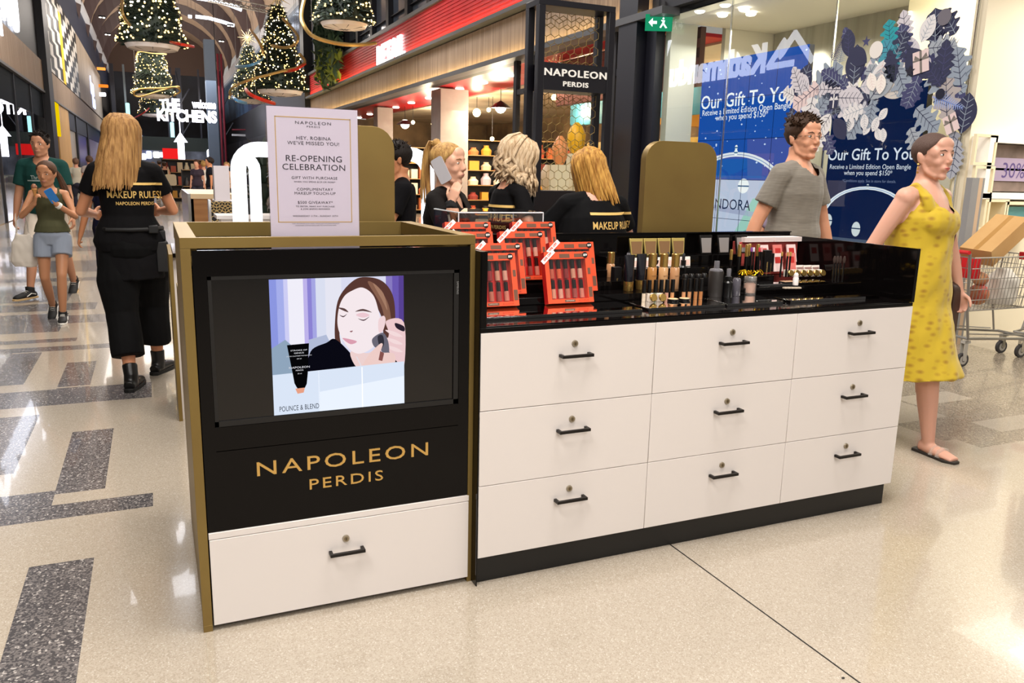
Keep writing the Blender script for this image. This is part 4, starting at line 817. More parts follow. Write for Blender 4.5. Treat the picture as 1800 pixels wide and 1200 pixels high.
for k, (px, w) in enumerate(((205, .3), (226, .15), (303, .5), (320, .4), (355, .12), (388, .35), (394, .3))):
    p = onY(px, 250, 72); b = M(); b.box(p.x-w/2, p.x+w/2, 72, 72.4, 0, 9.4)
    if k in (3, 6):
        for j in range(7): b.tube([(p.x, 71.9, j*1.3), (p.x+(.8 if j % 2 else -.2), 71.9, j*1.3+1.3)], .06, 5)
    tag(b.build('steel_post', mat('post_%d' % (k == 1), ('#20222c', '#5f6a70')[k == 1], .5)), ('%s tall steel post at the end of the mall' % ('leftmost dark', 'pale grey', 'dark braced', 'second dark braced', 'thin', 'dark', 'rightmost braced')[k]), 'post', 'end of mall posts')
for k, px in enumerate((390, 396)):
    p = onY(px, 250, 70); b = M(); b.tube([(p.x, 70, .0), (p.x, 70, 10.5)], .09, 8); tag(b.build('red_pipe', mat('pipe_red', '#7a2230', .5)), ('left', 'right')[k]+' dark red riser pipe beside the grey block', 'pipe', 'red pipes')
b = M(); a, c = onY(408, 228, 65), onY(440, 228, 65); b.tube([(a.x, 65, a.z), (c.x, 65, c.z), (c.x, 65, c.z-1)], .06, 6); b.box(a.x, a.x+1.2, 65.1, 65.5, a.z-.45, a.z-.3, 1); tag(b.build('red_rail', [mat('pipe_red', '#7a2230', .5), mat('white_ledge', '#cfd4dc', .5)]), 'red rail with white ledge right of the grey block', 'rail')
for k, (px, py, w, h, c) in enumerate(((196, 268, .4, .4, '#dfe6ff'), (250, 275, .6, .5, '#e8ecff'), (262, 272, .4, .6, '#c8d0ff'), (275, 272, .5, .5, '#fff6e8'), (288, 272, .7, .4, '#e8ecff'), (242, 240, .9, .3, '#9fb8e0'), (373, 272, .8, .9, '#eef2ff'), (226, 210, .3, 2.6, '#9fd8d0'), (303, 230, .3, 1.4, '#a8e8f0'), (196, 152, .7, .22, '#d86a20'), (194, 122, .6, .2, '#e08838'), (199, 167, .5, .3, '#f0f0ff'))):
    yq = 69 if k >= 9 else 89.95 if k == 5 else 71.99 if py < 235 else 67.99; p = onY(px, py, yq); p.x = L_+w/2 if k >= 9 else p.x; b = M(); b.prism(rrect(w, h, min(w, h)*.25, 3), p, X_, Z_, 0, .1); tag(b.build('light_box', emat('glow_'+c.strip('#'), c, 2.2)), 'glowing shop panel at the end of the mall, %s' % ('beside the blonde hair', 'above the bag woman', 'upright and bluish', 'warm white', 'wide and low', 'dim blue and wide', 'tilted beside the grey block', 'tall mint strip', 'tall cyan strip', 'lower orange', 'upper orange', 'small white')[k], 'panel', 'far lit panels')
b = M(); b.prism(ell(0, 0, .66, .9, 20), onY(233, 266, 67.95), X_, Z_, 0, .05, 0); b.prism(ell(0, 0, .5, .74, 20), onY(233, 266, 67.88), X_, Z_, 0, .05, 1); tag(b.build('neon_ring', [emat('neon_blue', '#5a60ff', 4), SATIN]), 'round blue neon ring right of the blonde woman', 'sign')
b = M(); p = onY(304, 270, 67.9); b.prism([(-.75, -.4), (.75, -.4), (.75, .4), (-.75, .4)], p, X_, Z_, 0, .05); tag(b.build('red_sign', emat('red_glow', '#e02020', 1.2)), 'small red lit sign above the bookshelves', 'sign')
b = M(); b.box(-3.7, 4.4, 68, 68.2, 2.65, 3.7); b.box(-3.7, 4.4, 68, 68.2, 0, 2.65, 1); struct(b.build('wall_food_court', [mat('fc_dark', '#1a2420', .6), mat('fc_mid', '#2b3038', .4, var='#6d7484', vscale=.9)]))
# ================= HANGING CHRISTMAS TREES =================
NEED = mat('fir_green', '#2c3a2c', .6, var='#16201a', vscale=8); GLOW = emat('fairy_light', '#ffcf7a', 5); GLOWW = emat('fairy_white', '#fff0d0', 7)
SKIRT = mat('tree_base', '#e6ddd4', .6); RIBG = mat('ribbon_gold', '#b8975a', .3, .7); RIBR = mat('ribbon_red', '#c8301c', .3, .3); RIBB = mat('ribbon_blue', '#5f9cc8', .3, .3); WIREM = mat('cable', '#6b6663', .5)
def make_tree(h, r, seed, star, nb, nn, full=True):
    rnd = random.Random(seed); t = thing('hanging_tree', '', 'christmas tree', (0, 0, 0), 'hanging christmas trees')
    b = M()
    for i in range(nn):
        u = rnd.random()**.75; z = h*(1-u); rad = r*(.08+.92*u**.85)*(1+.06*math.sin(u*34)); a = rnd.random()*2*PI
        c = V((rad*math.cos(a)*.93, rad*math.sin(a)*.93, z)); out = V((math.cos(a), math.sin(a), -.25+.9*rnd.random()-.3)).normalized()
        sd = V((-math.sin(a), math.cos(a), 0)); l = .12+.10*rnd.random(); wd = .035+.02*rnd.random()
        b.add([c-sd*wd-out*.04, c+out*l, c+sd*wd-out*.04, c+V((0, 0, .05))], [(0, 1, 3), (1, 2, 3)])
    b.lathe([(r*.9, .01), (r*.93, .12), (r*.52, h*.45), (.04, h*.96)], n=20)
    b.build('fir_branches', NEED, t, ang=0)
    b = M()
    for i in range(nb):
        u = rnd.random()**.7; z = h*(1-u); rad = r*(.08+.92*u**.85)*(1.02+.06*math.sin(u*34))+.05; a = rnd.random()*2*PI; q = (.011+.009*rnd.random())*max(1, 3.2/h)
        b.ball((rad*math.cos(a), rad*math.sin(a), z+.02), q*h/2.6, 4, 0 if rnd.random() < .7 else 1)
    o = b.build('fairy_lights', [GLOW, GLOWW], t, ang=0); o['kind'] = 'stuff'
    b = M(); b.lathe([(r*.30, -.20*r), (r*.78, -.13*r), (r*.86, 0), (r*.5, .02)], n=24)
    for i in range(8): a = i*PI/4; b.tube([(0, 0, -.21*r), (r*.76*math.cos(a), r*.76*math.sin(a), -.14*r)], .012, 4, 1)
    b.build('base_dish', [SKIRT, WIREM], t)
    if star:
        b = M()
        for i in range(14):
            a = i*PI/7; l = .46 if i % 2 else .30; 
            b.tube([(0, 0, h+.28), (l*math.cos(a), 0, h+.28+l*math.sin(a))], [.03, .004], 4)
        b.ball((0, 0, h+.28), .07, 8); b.tube([(0, 0, h-.1), (0, 0, h+.1)], [.05, .02], 6); b.build('star', mat('star_gold', '#d8c49a', .35, .5, emit=.25), t, ang=0)
    b = M(); b.tube([(0, 0, h*.9), (0, 0, 16-1)], .008, 4); b.build('cable', WIREM, t)
    return t
def place_tree(px, pyb, y, h, r, seed, star, nb, nn, label):
    t = make_tree(h, r, seed, star, nb, nn); p = onY(px, pyb, y); t.location = p; t['label'] = label
    for c in t.children:
        if c.name.startswith('cable'):
            for v in c.data.vertices:
                if v.co.z > h: v.co.z = 10.58+4.2*math.sqrt(max(0, 1-((p.x-1.3)/5.2)**2))-p.z 
    return p
place_tree(268, 80, 26, 4.3, .92, 1, False, 620, 2600, 'largest glowing hanging fir on the left, cut by the top of the photo')
place_tree(270, 167, 44, 3.9, .95, 2, False, 420, 1700, 'hanging fir seen just below the largest one')
place_tree(271, 201, 62, 3.6, .98, 3, False, 300, 1100, 'lowest and farthest hanging fir of the left column')
place_tree(605, 42, 20, 4.0, .72, 4, False, 420, 2200, 'hanging fir cut by the top edge above the red fascia')
place_tree(493, 160, 27, 2.75, .88, 5, True, 620, 2500, 'tall hanging fir with a gold star right of centre aisle')
place_tree(440, 176, 40, 2.6, .90, 6, True, 360, 1500, 'smaller hanging fir with a star, left of the tall starred one')
def ribbon(pts, m_, label, y, r=.045, lit=None):
    P = []; rng = [V((a, c)) for a, c in pts]
    for i in range(len(pts)-1):
        p0, p1, p2, p3 = [V((*pts[max(0, min(len(pts)-1, i+j-1))], 0)) for j in range(4)]
        for q in range(5):
            u = q/5; v = .5*((2*p1)+(p2-p0)*u+(2*p0-5*p1+4*p2-p3)*u*u+(-p0+3*p1-3*p2+p3)*u**3); P.append((v.x, v.y))
    P.append(pts[-1]); n = len(P)
    b = M(); b.tube([onY(a, c, y-1.15*math.sin(PI*i/(n-1))) for i, (a, c) in enumerate(P)], (.02, r) if False else r, 6, side=(0, 1, 0)); q_ = b.v[len(b.v)//2]; b.tube([q_, (q_[0], q_[1], (10.58+4.2*math.sqrt(max(0, 1-((q_[0]-cxv)/hw)**2))))], .005, 4, 1); tag(b.build('ribbon_rail', [m_, WIREM]), label, 'ribbon', 'looping ribbons around the trees')
ribbon([(219, -30), (214, 12), (219, 32), (228, 44)], RIBG, 'gold ribbon curling down left of the largest fir', 25)
ribbon([(300, 74), (318, 78), (340, 82)], RIBR, 'short red and white ribbon tip right of the largest fir', 25)
ribbon([(242, 108), (240, 98), (246, 90), (268, 93), (292, 95)], RIBG, 'gold ribbon loop at the top of the second fir', 42.8)
ribbon([(315, 158), (312, 152), (280, 160), (245, 170), (235, 163), (248, 156), (285, 155), (308, 153), (317, 160), (306, 168)], RIBG, 'gold ribbon ring around the foot of the second fir', 42.8)
ribbon([(234, 208), (250, 200), (262, 190)], RIBR, 'orange red ribbon across the lowest left fir', 60)
ribbon([(538, -14), (530, 20), (532, 40), (548, 62), (580, 74), (620, 79), (660, 76)], RIBG, 'big gold ribbon sweeping below the fir above the red fascia', 19.5, .05)
ribbon([(497, 33), (514, 50), (524, 66), (518, 78), (500, 84), (478, 80)], RIBG, 'gold ribbon near the top of the tall starred fir', 26)
ribbon([(527, 95), (536, 108), (524, 118), (500, 124), (470, 132), (440, 140), (412, 152), (404, 164), (412, 174)], RIBG, 'long gold ribbon crossing the middle of the tall starred fir', 26)
ribbon([(432, 157), (440, 166), (460, 175), (482, 182)], RIBR, 'red ribbon under the tall starred fir', 25.2, .06)
ribbon([(408, 170), (418, 177), (432, 181)], RIBB, 'light blue ribbon end at the lower left fir', 25.5, .05)
ribbon([(440, 52), (452, 68), (460, 84), (463, 96)], RIBG, 'gold ribbon between the two starred firs', 27)
ribbon([(415, 117), (435, 116), (452, 110), (464, 102)], RIBB, 'blue ribbon above the smaller starred fir', 27)
ribbon([(500, 126), (520, 122), (536, 112)], RIBR, 'dark red ribbon at the right of the tall starred fir', 25.8, .05)

# ================= MIDDLE GROUND =================
# glowing white arch frame behind the gold panel
y = 6.2; Q = lambda a, c, yy=y: tuple(onY(a, c, yy))
lw = emat('arch_glow', '#f6f8ff', 2.6)
s = thing('glowing_arch', 'glowing white rounded arch frame behind the poster', 'sign', (.3, y, .0))
zt = onY(440, 262, y).z; xl = onY(419, 300, y).x; xr = onY(752, 300, y).x; zb = .7
P = [(xl, y, zb), (xl, y, zt-.2)]+[(xl+.2-.2*math.cos(a*PI/12), y, zt-.2+.2*math.sin(a*PI/12)) for a in range(1, 7)]+[(xr-.2+.2*math.sin(a*PI/12), y, zt-.2+.2*math.cos(a*PI/12)) for a in range(0, 7)]+[(xr, y, zb)]
b = M(); b.tube(P, (.085, .075) if False else .075, 8, side=(0, 1, 0)); kid(b, 'outer_tube', lw, s)
xi = onY(449, 330, y).x; zi = onY(440, 277, y).z
P = [(xl+.10, y, zi), (xi-.12, y, zi)]+[(xi-.12+.12*math.sin(a*PI/10), y, zi-.12+.12*math.cos(a*PI/10)) for a in range(1, 6)]+[(xi, y, zi-.3), (xi, y, zb)]
b = M(); b.tube(P, .058, 8, side=(0, 1, 0)); kid(b, 'inner_tube', lw, s)
b = M(); b.box(xl-.1, xr+.1, y-.1, y+.1, 0, .70); kid(b, 'base', SATIN, s)
# neighbouring kiosk: pale timber bench, white box, lattice panel
PALE = mat('pale_timber', '#d8c09c', .45); OAK = mat('oak_side', '#a87848', .45, var='#8c5f36', vscale=1.5, stretch=(.4, 1, 6))
a, c = onZ(338, 330, .95), onZ(372, 330, .95)
b = M(); X0, X1 = onY(334, 330, 14).x, onY(374, 330, 14).x; b.box(X0, X1+.4, 14, 17.5, .86, .95, 0); b.box(X0+.05, X1+.35, 14.02, 17.4, 0, .859, 1); b.box(X0-.05, X0, 13.97, 17.5, 0, .95, 2); tag(b.build('timber_bench', [PALE, OAK, CHROME]), 'pale timber topped bench with orange wood side left of the glowing arch', 'bench')
def onbox(name, pxa, pxb, pya, pyb, y, d, m_, label, cat, lift=None):
    p, q = onY(pxa, pya, y), onY(pxb, pyb, y); b = M(); b.box(p.x, q.x, y, y+d, min(p.z, q.z), max(p.z, q.z)); return tag(b.build(name, m_, bevel=.004), label, cat)
p = onY(375, 291, 10); q = onY(405, 352, 10)
b = M(); b.box(p.x, q.x, 10, 10.3, q.z, p.z, 0); b.box(p.x-.01, q.x+.05, 9.98, 10.5, q.z-.03, q.z-.001, 1); b.box(p.x, q.x+.04, 10.05, 10.45, 0, q.z-.031, 2); tag(b.build('display_box', [mat('matte_white', '#dad4dc', .5), WHITE, SATIN], bevel=.003), 'plain white display box on a black stand left of the glowing arch', 'display')
b = M(); xa, xb = onY(371, 370, 8.6).x, onY(404, 370, 8.6).x; za, zb = .62, onY(390, 354, 8.6).z; b.box(xa, xb+.1, 8.62, 8.66, .0, zb, 1); lattice(b, xa, xb+.1, za, zb, 8.61, .04, .006); b.box(xa-.03, xa, 8.55, 8.75, 0, zb+.02, 2)
tag(b.build('lattice_panel', [mat('lat_gold', '#b8a070', .4, .4), SATIN, CHROME]), 'dark panel with gold lattice below the white display box', 'panel')
# bookshelf style stands in the aisle
shelf_unit(onY(323, 300, 35).x, 35, 1.7, 1.75, 0, 'low wooden stand of goods beside the woman with the cream bag', 3, 6)
shelf_unit(onY(352, 300, 30).x, 30, 1.3, 1.35, 0, 'second low stand of goods right of the cream bag woman', 2, 5)
# dark palms behind the arch
random.seed(5); 
for k, (px, y_) in enumerate(((465, 11), (448, 12.5))):
    b = M()
    for i in range(46):
        a = random.random()*2*PI; e = .3+random.random()*1.1; l = .55+.4*random.random(); p0 = V((0, 0, .5+random.random()*.9)); 
        d = V((math.cos(a)*math.cos(e), math.sin(a)*math.cos(e), math.sin(e))); sd = V((-math.sin(a), math.cos(a), 0))*.05
        m1 = p0+d*l*.55; m2 = p0+d*l+V((0, 0, -.22)); b.add([p0-sd*.3, m1-sd, m2, m1+sd, p0+sd*.3], [(0, 1, 3, 4), (1, 2, 3)])
    t = thing('potted_palm', ('dark leafy plant seen through the glowing arch', 'second dark plant seen inside the narrow glowing loop')[k], 'plant', tuple(onY(px, 330, y_)*V((1, 1, 0)) if False else (onY(px, 330, y_).x, y_, 0)))
    b.build('leaves', mat('palm_dark', '#26382c', .5, var='#16221c', vscale=3), t, ang=0); b = M(); b.lathe([(.16, 0), (.22, .5), (.18, .5), (.17, .45)], n=18); b.build('pot', SATIN, t)
# soap pump on a white shelf through the loop
b = M(); p = onY(434, 372, 7.4); b.prism(rrect(.11, .18, .02, 3, 0, .09), (0, 0, 0), X_, Z_, -.03, .03); b.cyl(0, 0, .18, .24, .012, 8); b.box(-.045, .015, -.01, .01, .24, .255)
b2 = M(); b2.box(-.35, .35, -.25, .25, -.04, -.0005); b2.box(-.3, .3, -.2, .2, -p.z+.03, -.041); tag(b2.build('side_table', [WHITE], loc=p-V((0, 0, .03))), 'white side table behind the glowing arch carrying a black pump bottle', 'table'); tag(b.build('pump_bottle', SATIN, loc=p-V((0, 0, .03))), 'black pump bottle seen inside the narrow glowing loop', 'bottle')
# ================= PEOPLE =================
from mathutils import noise as NZ
from mathutils.bvhtree import BVHTree
def remesh(mb, vox, sm=4, wrinkle=0, wsc=9, seed=0):
    me = bpy.data.meshes.new('r'); me.from_pydata(mb.v, [], mb.f); me.update(); o = bpy.data.objects.new('r', me); COL.objects.link(o)
    r = o.modifiers.new('r', 'REMESH'); r.mode = 'VOXEL'; r.voxel_size = vox
    s = o.modifiers.new('s', 'SMOOTH'); s.factor = .5; s.iterations = sm
    bpy.context.view_layer.update(); ev = o.evaluated_get(bpy.context.evaluated_depsgraph_get())
    m2 = bpy.data.meshes.new_from_object(ev); bpy.data.objects.remove(o); bpy.data.meshes.remove(me)
    out = M(); k = len(m2.vertices); co = [0.0]*(3*k); m2.vertices.foreach_get('co', co)
    no = [0.0]*(3*k)
    if wrinkle: m2.vertices.foreach_get('normal', no)
    for i in range(k):
        x, y, z = co[3*i:3*i+3]
        if wrinkle:
            d = wrinkle*(NZ.noise(V((x*wsc+seed, y*wsc, z*wsc*.8+x*2)))+.5*NZ.noise(V((x*wsc*2.3, y*wsc*2+seed, z*wsc*1.5+x*6))))
            x += no[3*i]*d; y += no[3*i+1]*d; z += no[3*i+2]*d
        out.v.append((x, y, z))
    out.f = [tuple(p.vertices) for p in m2.polygons]; out.m = [0]*len(out.f); bpy.data.meshes.remove(m2); return out
def ik(a, c, l1, l2, pole):
    a, c = V(a), V(c); d = c-a; L = d.length
    if L > (l1+l2)*.999: d = d*((l1+l2)*.999/L); L = d.length; c = a+d
    x = (l1*l1-l2*l2+L*L)/(2*L); h = math.sqrt(max(l1*l1-x*x, 0)); u = d.normalized(); p = V(pole); p = (p-u*p.dot(u)).normalized()
    return a+u*x+p*h, c
def limb(mb, a, b, r0, r1, mid=None, n=12):
    a, b = V(a), V(b); P = [a.lerp(b, t) for t in (0, .25, .5, .75, 1)]; m_ = mid if mid else 1.0
    R = [r0, (r0*.75+r1*.25)*(1+(m_-1)*.8), (r0+r1)/2*m_, (r0*.25+r1*.75)*(1+(m_-1)*.4), r1]
    mb.tube(P, R, n); mb.ball(a, r0, 10); mb.ball(b, r1, 10)
def hand(mb, w, d, tv, c, s=1, curl=.5, spread=.0):
    w, d, tv, c = V(w), V(d).normalized(), V(tv).normalized(), V(c).normalized(); tv = (tv-d*tv.dot(d)).normalized()
    mb.tube([w-d*.02, w+d*.015, w+d*.05*s, w+d*.088*s], [(.024*s, .019*s), (.030*s, .018*s), (.040*s, .016*s), (.038*s, .013*s)], 10, side=tv)
    for i, (o, l) in enumerate(((.029, .070), (.010, .078), (-.010, .073), (-.029, .058))):
        p = w+d*(.085-.004*abs(i-1.3))*s+tv*o*s; P = [p-d*.015*s]; a = .15; f = d+tv*spread*(1.5-i)
        f.normalize(); P.append(p)
        for k, q in enumerate((.42, .32, .26)):
            a += curl*(.55+.25*k); dr = f*math.cos(a)+c*math.sin(a); p = p+dr*l*q*s; P.append(p)
        mb.tube(P, [.0088*s, .0092*s, .0085*s, .0078*s, .0062*s], 7); mb.ball(P[-1], .0062*s, 6)
    p = w+d*.025*s+tv*.024*s; q = p+(d*.55+tv*.75+c*.3).normalized()*.034*s; r = q+(d*.85+tv*.35+c*.4).normalized()*.030*s; t = r+(d*.9+c*.5).normalized()*.024*s
    mb.tube([p, q, r, t], [.013*s, .0115*s, .0098*s, .0078*s], 8); mb.ball(t, .0078*s, 6)
def head_prims(mb, c, R, k, male=0):
    def B(p, r): mb.ball(c+R @ (V(p)*k), tuple(q*k for q in r), 16, rot=R)
    def T(P, r, side=None): mb.tube([c+R @ (V(p)*k) for p in P], [tuple(x*k for x in q) if isinstance(q, tuple) else q*k for q in r], 10, side=(R @ V(side)) if side else None)
    j = 1+.06*male
    B((0, -.012, .034), (.075, .096, .080)); B((0, .018, .0), (.067, .074, .075)); B((0, .028, -.045), (.052*j, .058, .062)); B((0, .066, -.092), (.024*j, .020, .018))
    for s in (-1, 1):
        T([(s*.052, -.005, -.03), (s*.046*j, .015, -.070), (s*.026, .055, -.094)], [.016, .014, .013])
        B((s*.032, .056, -.024), (.024, .026, .026)); B((s*.074, -.010, -.004), (.008, .016, .028)); B((s*.079, -.016, .008), (.006, .011, .015))
        B((s*.009, .097, -.026), (.008, .009, .007)); B((s*.052, .045, .02), (.014, .03, .03))
    T([(-.044, .064, .032), (-.02, .080, .033), (0, .083, .034), (.02, .080, .033), (.044, .064, .032)], [.010, .011, .011, .011, .010])
    T([(0, .082, .03), (0, .093, .005), (0, .105, -.017), (0, .101, -.026)], [.008, .0085, .0115, .008])
    B((0, .080, -.053), (.028, .016, .018)); B((0, .066, .060), (.050, .024, .036))
def face_feats(mb, c, R, k, iris=2, closed=False):
    # materials: 1 eye white, 2 iris, 3 brow, 4 lips
    def B(p, r, m, n=10): mb.ball(c+R @ (V(p)*k), tuple(q*k for q in r), n, m, rot=R)
    def T(P, r, m): mb.tube([c+R @ (V(p)*k) for p in P], [q*k for q in r], 6, m)
    for s in (-1, 1):
        B((s*.030, .0755, .010), (.0125, .0085, .0055), 1); B((s*.030, .0822, .010), (.0052, .0022, .0050), 2)
        T([(s*.018, .079, .012), (s*.030, .0838, .0160), (s*.043, .075, .011)], [.0010, .0016, .0010], 3)
        T([(s*.014, .0885, .027), (s*.028, .0875, .033), (s*.046, .074, .028)], [.0016, .0024, .0010], 3)
    T([(-.021, .0865, -.0545), (-.008, .0950, -.0505), (0, .0955, -.0520), (.008, .0950, -.0505), (.021, .0865, -.0545)], [.0012, .0034, .0032, .0034, .0012], 4)
    T([(-.017, .0880, -.0565), (0, .0950, -.0590), (.017, .0880, -.0565)], [.0012, .0040, .0012], 4)
def hair_cap(mb, c, R, k, line=.058, back=-.07, th=.012, top=.0, face=.028, jitter=.003, n=40, m=0, sideburn=-.01):
    # a scalp shell: outside the head where hair grows, tucked inside the skull elsewhere
    h = n//2+1; vs = []
    def pt(a, e):
        d = V((math.cos(e)*math.sin(a), math.cos(e)*math.cos(a), math.sin(e)))
        p = V((d.x*.078, d.y*.098-.012, d.z*.083+.034))
        if p.z < .034: p.x *= 1-.10*min(1, (.034-p.z)/.08)
        hl = line if p.y > .066 else (line+(sideburn-line)*min(1, (.066-p.y)/.046) if p.y > .020 else (sideburn+(back-sideburn)*min(1, (.020-p.y)/.06)))
        hairy = p.z > hl; g = th+top*max(0, d.z)**2+jitter*NZ.noise(d*9)*2
        cc = V((0, -.012, .034)); q = p-cc
        return c+R @ ((cc+q*(1+g/.09) if hairy else cc+q*.86)*k)
    vs.append(pt(0, -PI/2))
    for i in range(1, h): vs += [pt(2*PI*j/n, -PI/2+PI*i/h) for j in range(n)]
    vs.append(pt(0, PI/2)); fs = [(0, 1+j, 1+(j+1) % n) for j in range(n)]
    for i in range(h-2): fs += [(1+i*n+(j+1) % n, 1+i*n+j, 1+(i+1)*n+j, 1+(i+1)*n+(j+1) % n) for j in range(n)]
    e = len(vs)-1; b = 1+(h-2)*n; fs += [(b+(j+1) % n, b+j, e) for j in range(n)]
    mb.add(vs, fs, m)
def tufts(mb, c, R, k, n, ln, seed=1, emin=15, zmin=.05, m=0):
    rnd = random.Random(seed)
    for i in range(n):
        a = rnd.random()*2*PI; e = math.radians(emin+(85-emin)*rnd.random()); d = V((math.cos(e)*math.sin(a), math.cos(e)*math.cos(a), math.sin(e)))
        p = V((d.x*.080, d.y*.100-.012, d.z*.086+.034))
        if p.y > .045 and p.z < zmin+.022: continue
        t = (d*.35+V((rnd.random()-.5, rnd.random()*.9-.2, .15))).normalized(); l = ln*(.6+.6*rnd.random())
        P = [p-d*.006, p+t*l*.5+d*.002, p+t*l+d*.001]; mb.tube([c+R @ (q*k) for q in P], [(.009*k, .005*k), (.007*k, .004*k), (.001, .001)], 5, m)
def hair_fall(mb, c, R, k, n, length, amin=-120, amax=120, wave=0, spread=.02, seed=1, drift=(0, 0, 0), rad=.011, fwd=0, gather=0, layers=2, m=0, start=.105):
    rnd = random.Random(seed)
    for i in range(n):
        a = math.radians(amin+(amax-amin)*(i+rnd.random()*.8)/n); d = V((math.sin(a), -math.cos(a), 0)); P = []; off = rnd.random()*.012*layers; L = length*(.86+.14*rnd.random()); ph = rnd.random()*6
        for e in (80, 60, 35, 10, -12):
            er = math.radians(e); q = V((d.x*.082*math.cos(er), d.y*.102*math.cos(er)-.012, .034+.088*math.sin(er))); q += (q-V((0, -.012, .034))).normalized()*off*(1 if e < 70 else .3); P.append(c+R @ (q*k))
        p = P[-1].copy(); out = R @ d; out.z = 0; N_ = 8
        for j in range(1, N_+1):
            u = j/N_; w_ = wave*math.sin(u*11+ph)*min(1, u*3)
            q = p+V((0, 0, -1))*L*u+out*(spread*u-gather*u*(.6))+V(drift)*u+V((d.y, -d.x, 0))*w_+out*w_*.6
            if q.z > c.z+.1: q.z = c.z+.1
            P.append(q)
        r = rad*(.8+.5*rnd.random()); k2 = len(P); mb.tube(P, [(r*k, r*.55*k)]*(k2-3)+[(r*.9, r*.5), (r*.6, r*.35), (r*.15, r*.1)], 6, m, side=V((d.y, -d.x, 0)))
SK = {}
def skinmat(name, c): return mat('skin_'+name, c, .45, spec=.4, sss=.12, var=None)
def person(name_lab, loc, rz, H=1.7, male=0, g=1.0, skin=('fair', '#d9a88c'), feet=((.09, .05), (-.09, -.05)), fz=(0, 0), fyaw=(0, 0), knees=None, hands=None, poles=((.6, -1, -.2), (-.6, -1, -.2)), hdir=None, hthumb=None, hcurl=.6, lean=(0, 0), head=(0, 0), tilt=0, top=None, sleeve=.5, topcol='#222222', toplen=.0, bottom=None, botcol='#222222', botto=.5, botw=1.0, dress=None, shoe='sneaker', shoecol=('#161616', '#e8e4dc'), hairf=None, haircol='#6b4a2c', hair2=None, vox=.006, bust=None, text=None, extra=None, group=None, sweep=None, handc=None, hoff=(0, 0), sn=True):
    """right side is +X, facing +Y; hands/feet are given as (right, left)"""
    s = H/1.7; t = thing('person', name_lab, 'person', loc, group, rz)
    sw = (.172 if male else .158)*s*(.55+.45*g); P = V((0, 0, .93*s)); fx, fy = lean
    def sp(u): return P+V((math.sin(fy)*u, math.sin(fx)*u, u*math.cos(fx)*math.cos(fy)))*s
    hipw = (.085 if male else .09)*s
    W, C, U, N = sp(.16), sp(.33), sp(.46), sp(.52)
    yaw, pitch = head; Rh = Matrix.Rotation(yaw, 3, 'Z') @ Matrix.Rotation(-pitch, 3, 'X') @ Matrix.Rotation(tilt, 3, 'Y')
    hk = (1.10 if male else 1.07)*s**.5; Hc = N+V((math.sin(fy)*.1+hoff[0], math.sin(fx)*.1+.018+hoff[1], .118))*s
    b = M()
    if male: sec = [(-.10, .13, .10), (0, .155, .11), (.16, .14, .10), (.33, .165, .115), (.43, .150, .10), (.48, .10, .075), (.52, .062, .060)]
    else: sec = [(-.10, .14, .11), (0, .168, .118), (.16, .122, .092), (.33, .140, .104), (.43, .130, .088), (.48, .085, .066), (.52, .050, .050)]
    def torso(mb, e=0, lo=-.10, hi=.52, ge=1):
        pts = []; rs = []
        for u, a, c in sec:
            if lo-1e-6 <= u <= hi+1e-6:
                q = (g if u < .4 else 1+(g-1)*.4); pts.append(sp(u)); rs.append(((a*q+e)*s*ge, (c*q+e)*s*ge))
        mb.tube(pts, rs, 20, side=(1, 0, 0))
    SHp = [C+V((sg*sw, 0, .10*s)) for sg in (1, -1)]
    A1, A2 = .285*s, .245*s
    hands = hands or ((.24, .02, .78), (-.24, .02, .78)); EL, WR = [], []
    for i in (0, 1):
        e, w_ = ik(SHp[i], V(hands[i])*s, A1, A2, poles[i]); EL.append(e); WR.append(w_)
    HP = [P+V((sg*hipw, 0, -.03*s)) for sg in (1, -1)]; KN, AN = [], []
    for i in (0, 1):
        sg = 1-2*i; ft = V((feet[i][0], feet[i][1], .085+fz[i]))*s; kn, an = ik(HP[i], ft, .43*s, .42*s, (sg*.08, 1, 0)); KN.append(kn); AN.append(an)
    ag = .5+.5*g
    torso(b); b.ball(P+V((0, -.02, -.04))*s, (.15*s*g, .12*s*g, .12*s), 16)
    nk = .060 if male else .051
    b.tube([N-V((0, .01, .04))*s, N+V((0, 0, .02))*s, Hc+Rh @ V((0, -.02, -.05))], [(nk*1.35*s, nk*1.2*s), (nk*1.02*s, nk*1.05*s), (nk*s, nk*1.1*s)], 14, side=(1, 0, 0))
    bs = bust if bust is not None else (0 if male else 1)
    if bs:
        for sg in (1, -1): b.ball(sp(.31)+V((sg*.062*s, .075*s*g, 0)), (.058*s*bs, .05*s*bs, .058*s*bs), 12)
    ar = (.050 if male else .041)*s*ag
    for i in (0, 1):
        sg = 1-2*i; sh = SHp[i]; b.ball(sh, (ar*1.15, ar*1.1, ar*1.15), 12); b.tube([C+V((sg*sw*.35, 0, .125*s)), sh+V((0, 0, ar*.1))], [ar*1.1, ar*1.0], 10)
        limb(b, sh, EL[i], ar, ar*.78, 1.04); limb(b, EL[i], WR[i], ar*.80, .025*s, 1.10)
        fd = (WR[i]-EL[i]).normalized(); hd = V(hdir[i]) if hdir and hdir[i] else fd
        tv = V(hthumb[i]) if hthumb and hthumb[i] else V((0, 1, 0)) if abs(fd.z) > .6 else V((0, 0, 1)); cc = V(handc[i]) if handc and handc[i] else V((-sg, 0, 0)) if abs(fd.z) > .6 else V((-sg, 0, -.2))
        hand(b, WR[i], hd, tv, cc, s*(1.08 if male else .98), hcurl if not isinstance(hcurl, tuple) else hcurl[i])
    lr = (.080 if male else .084)*s*ag
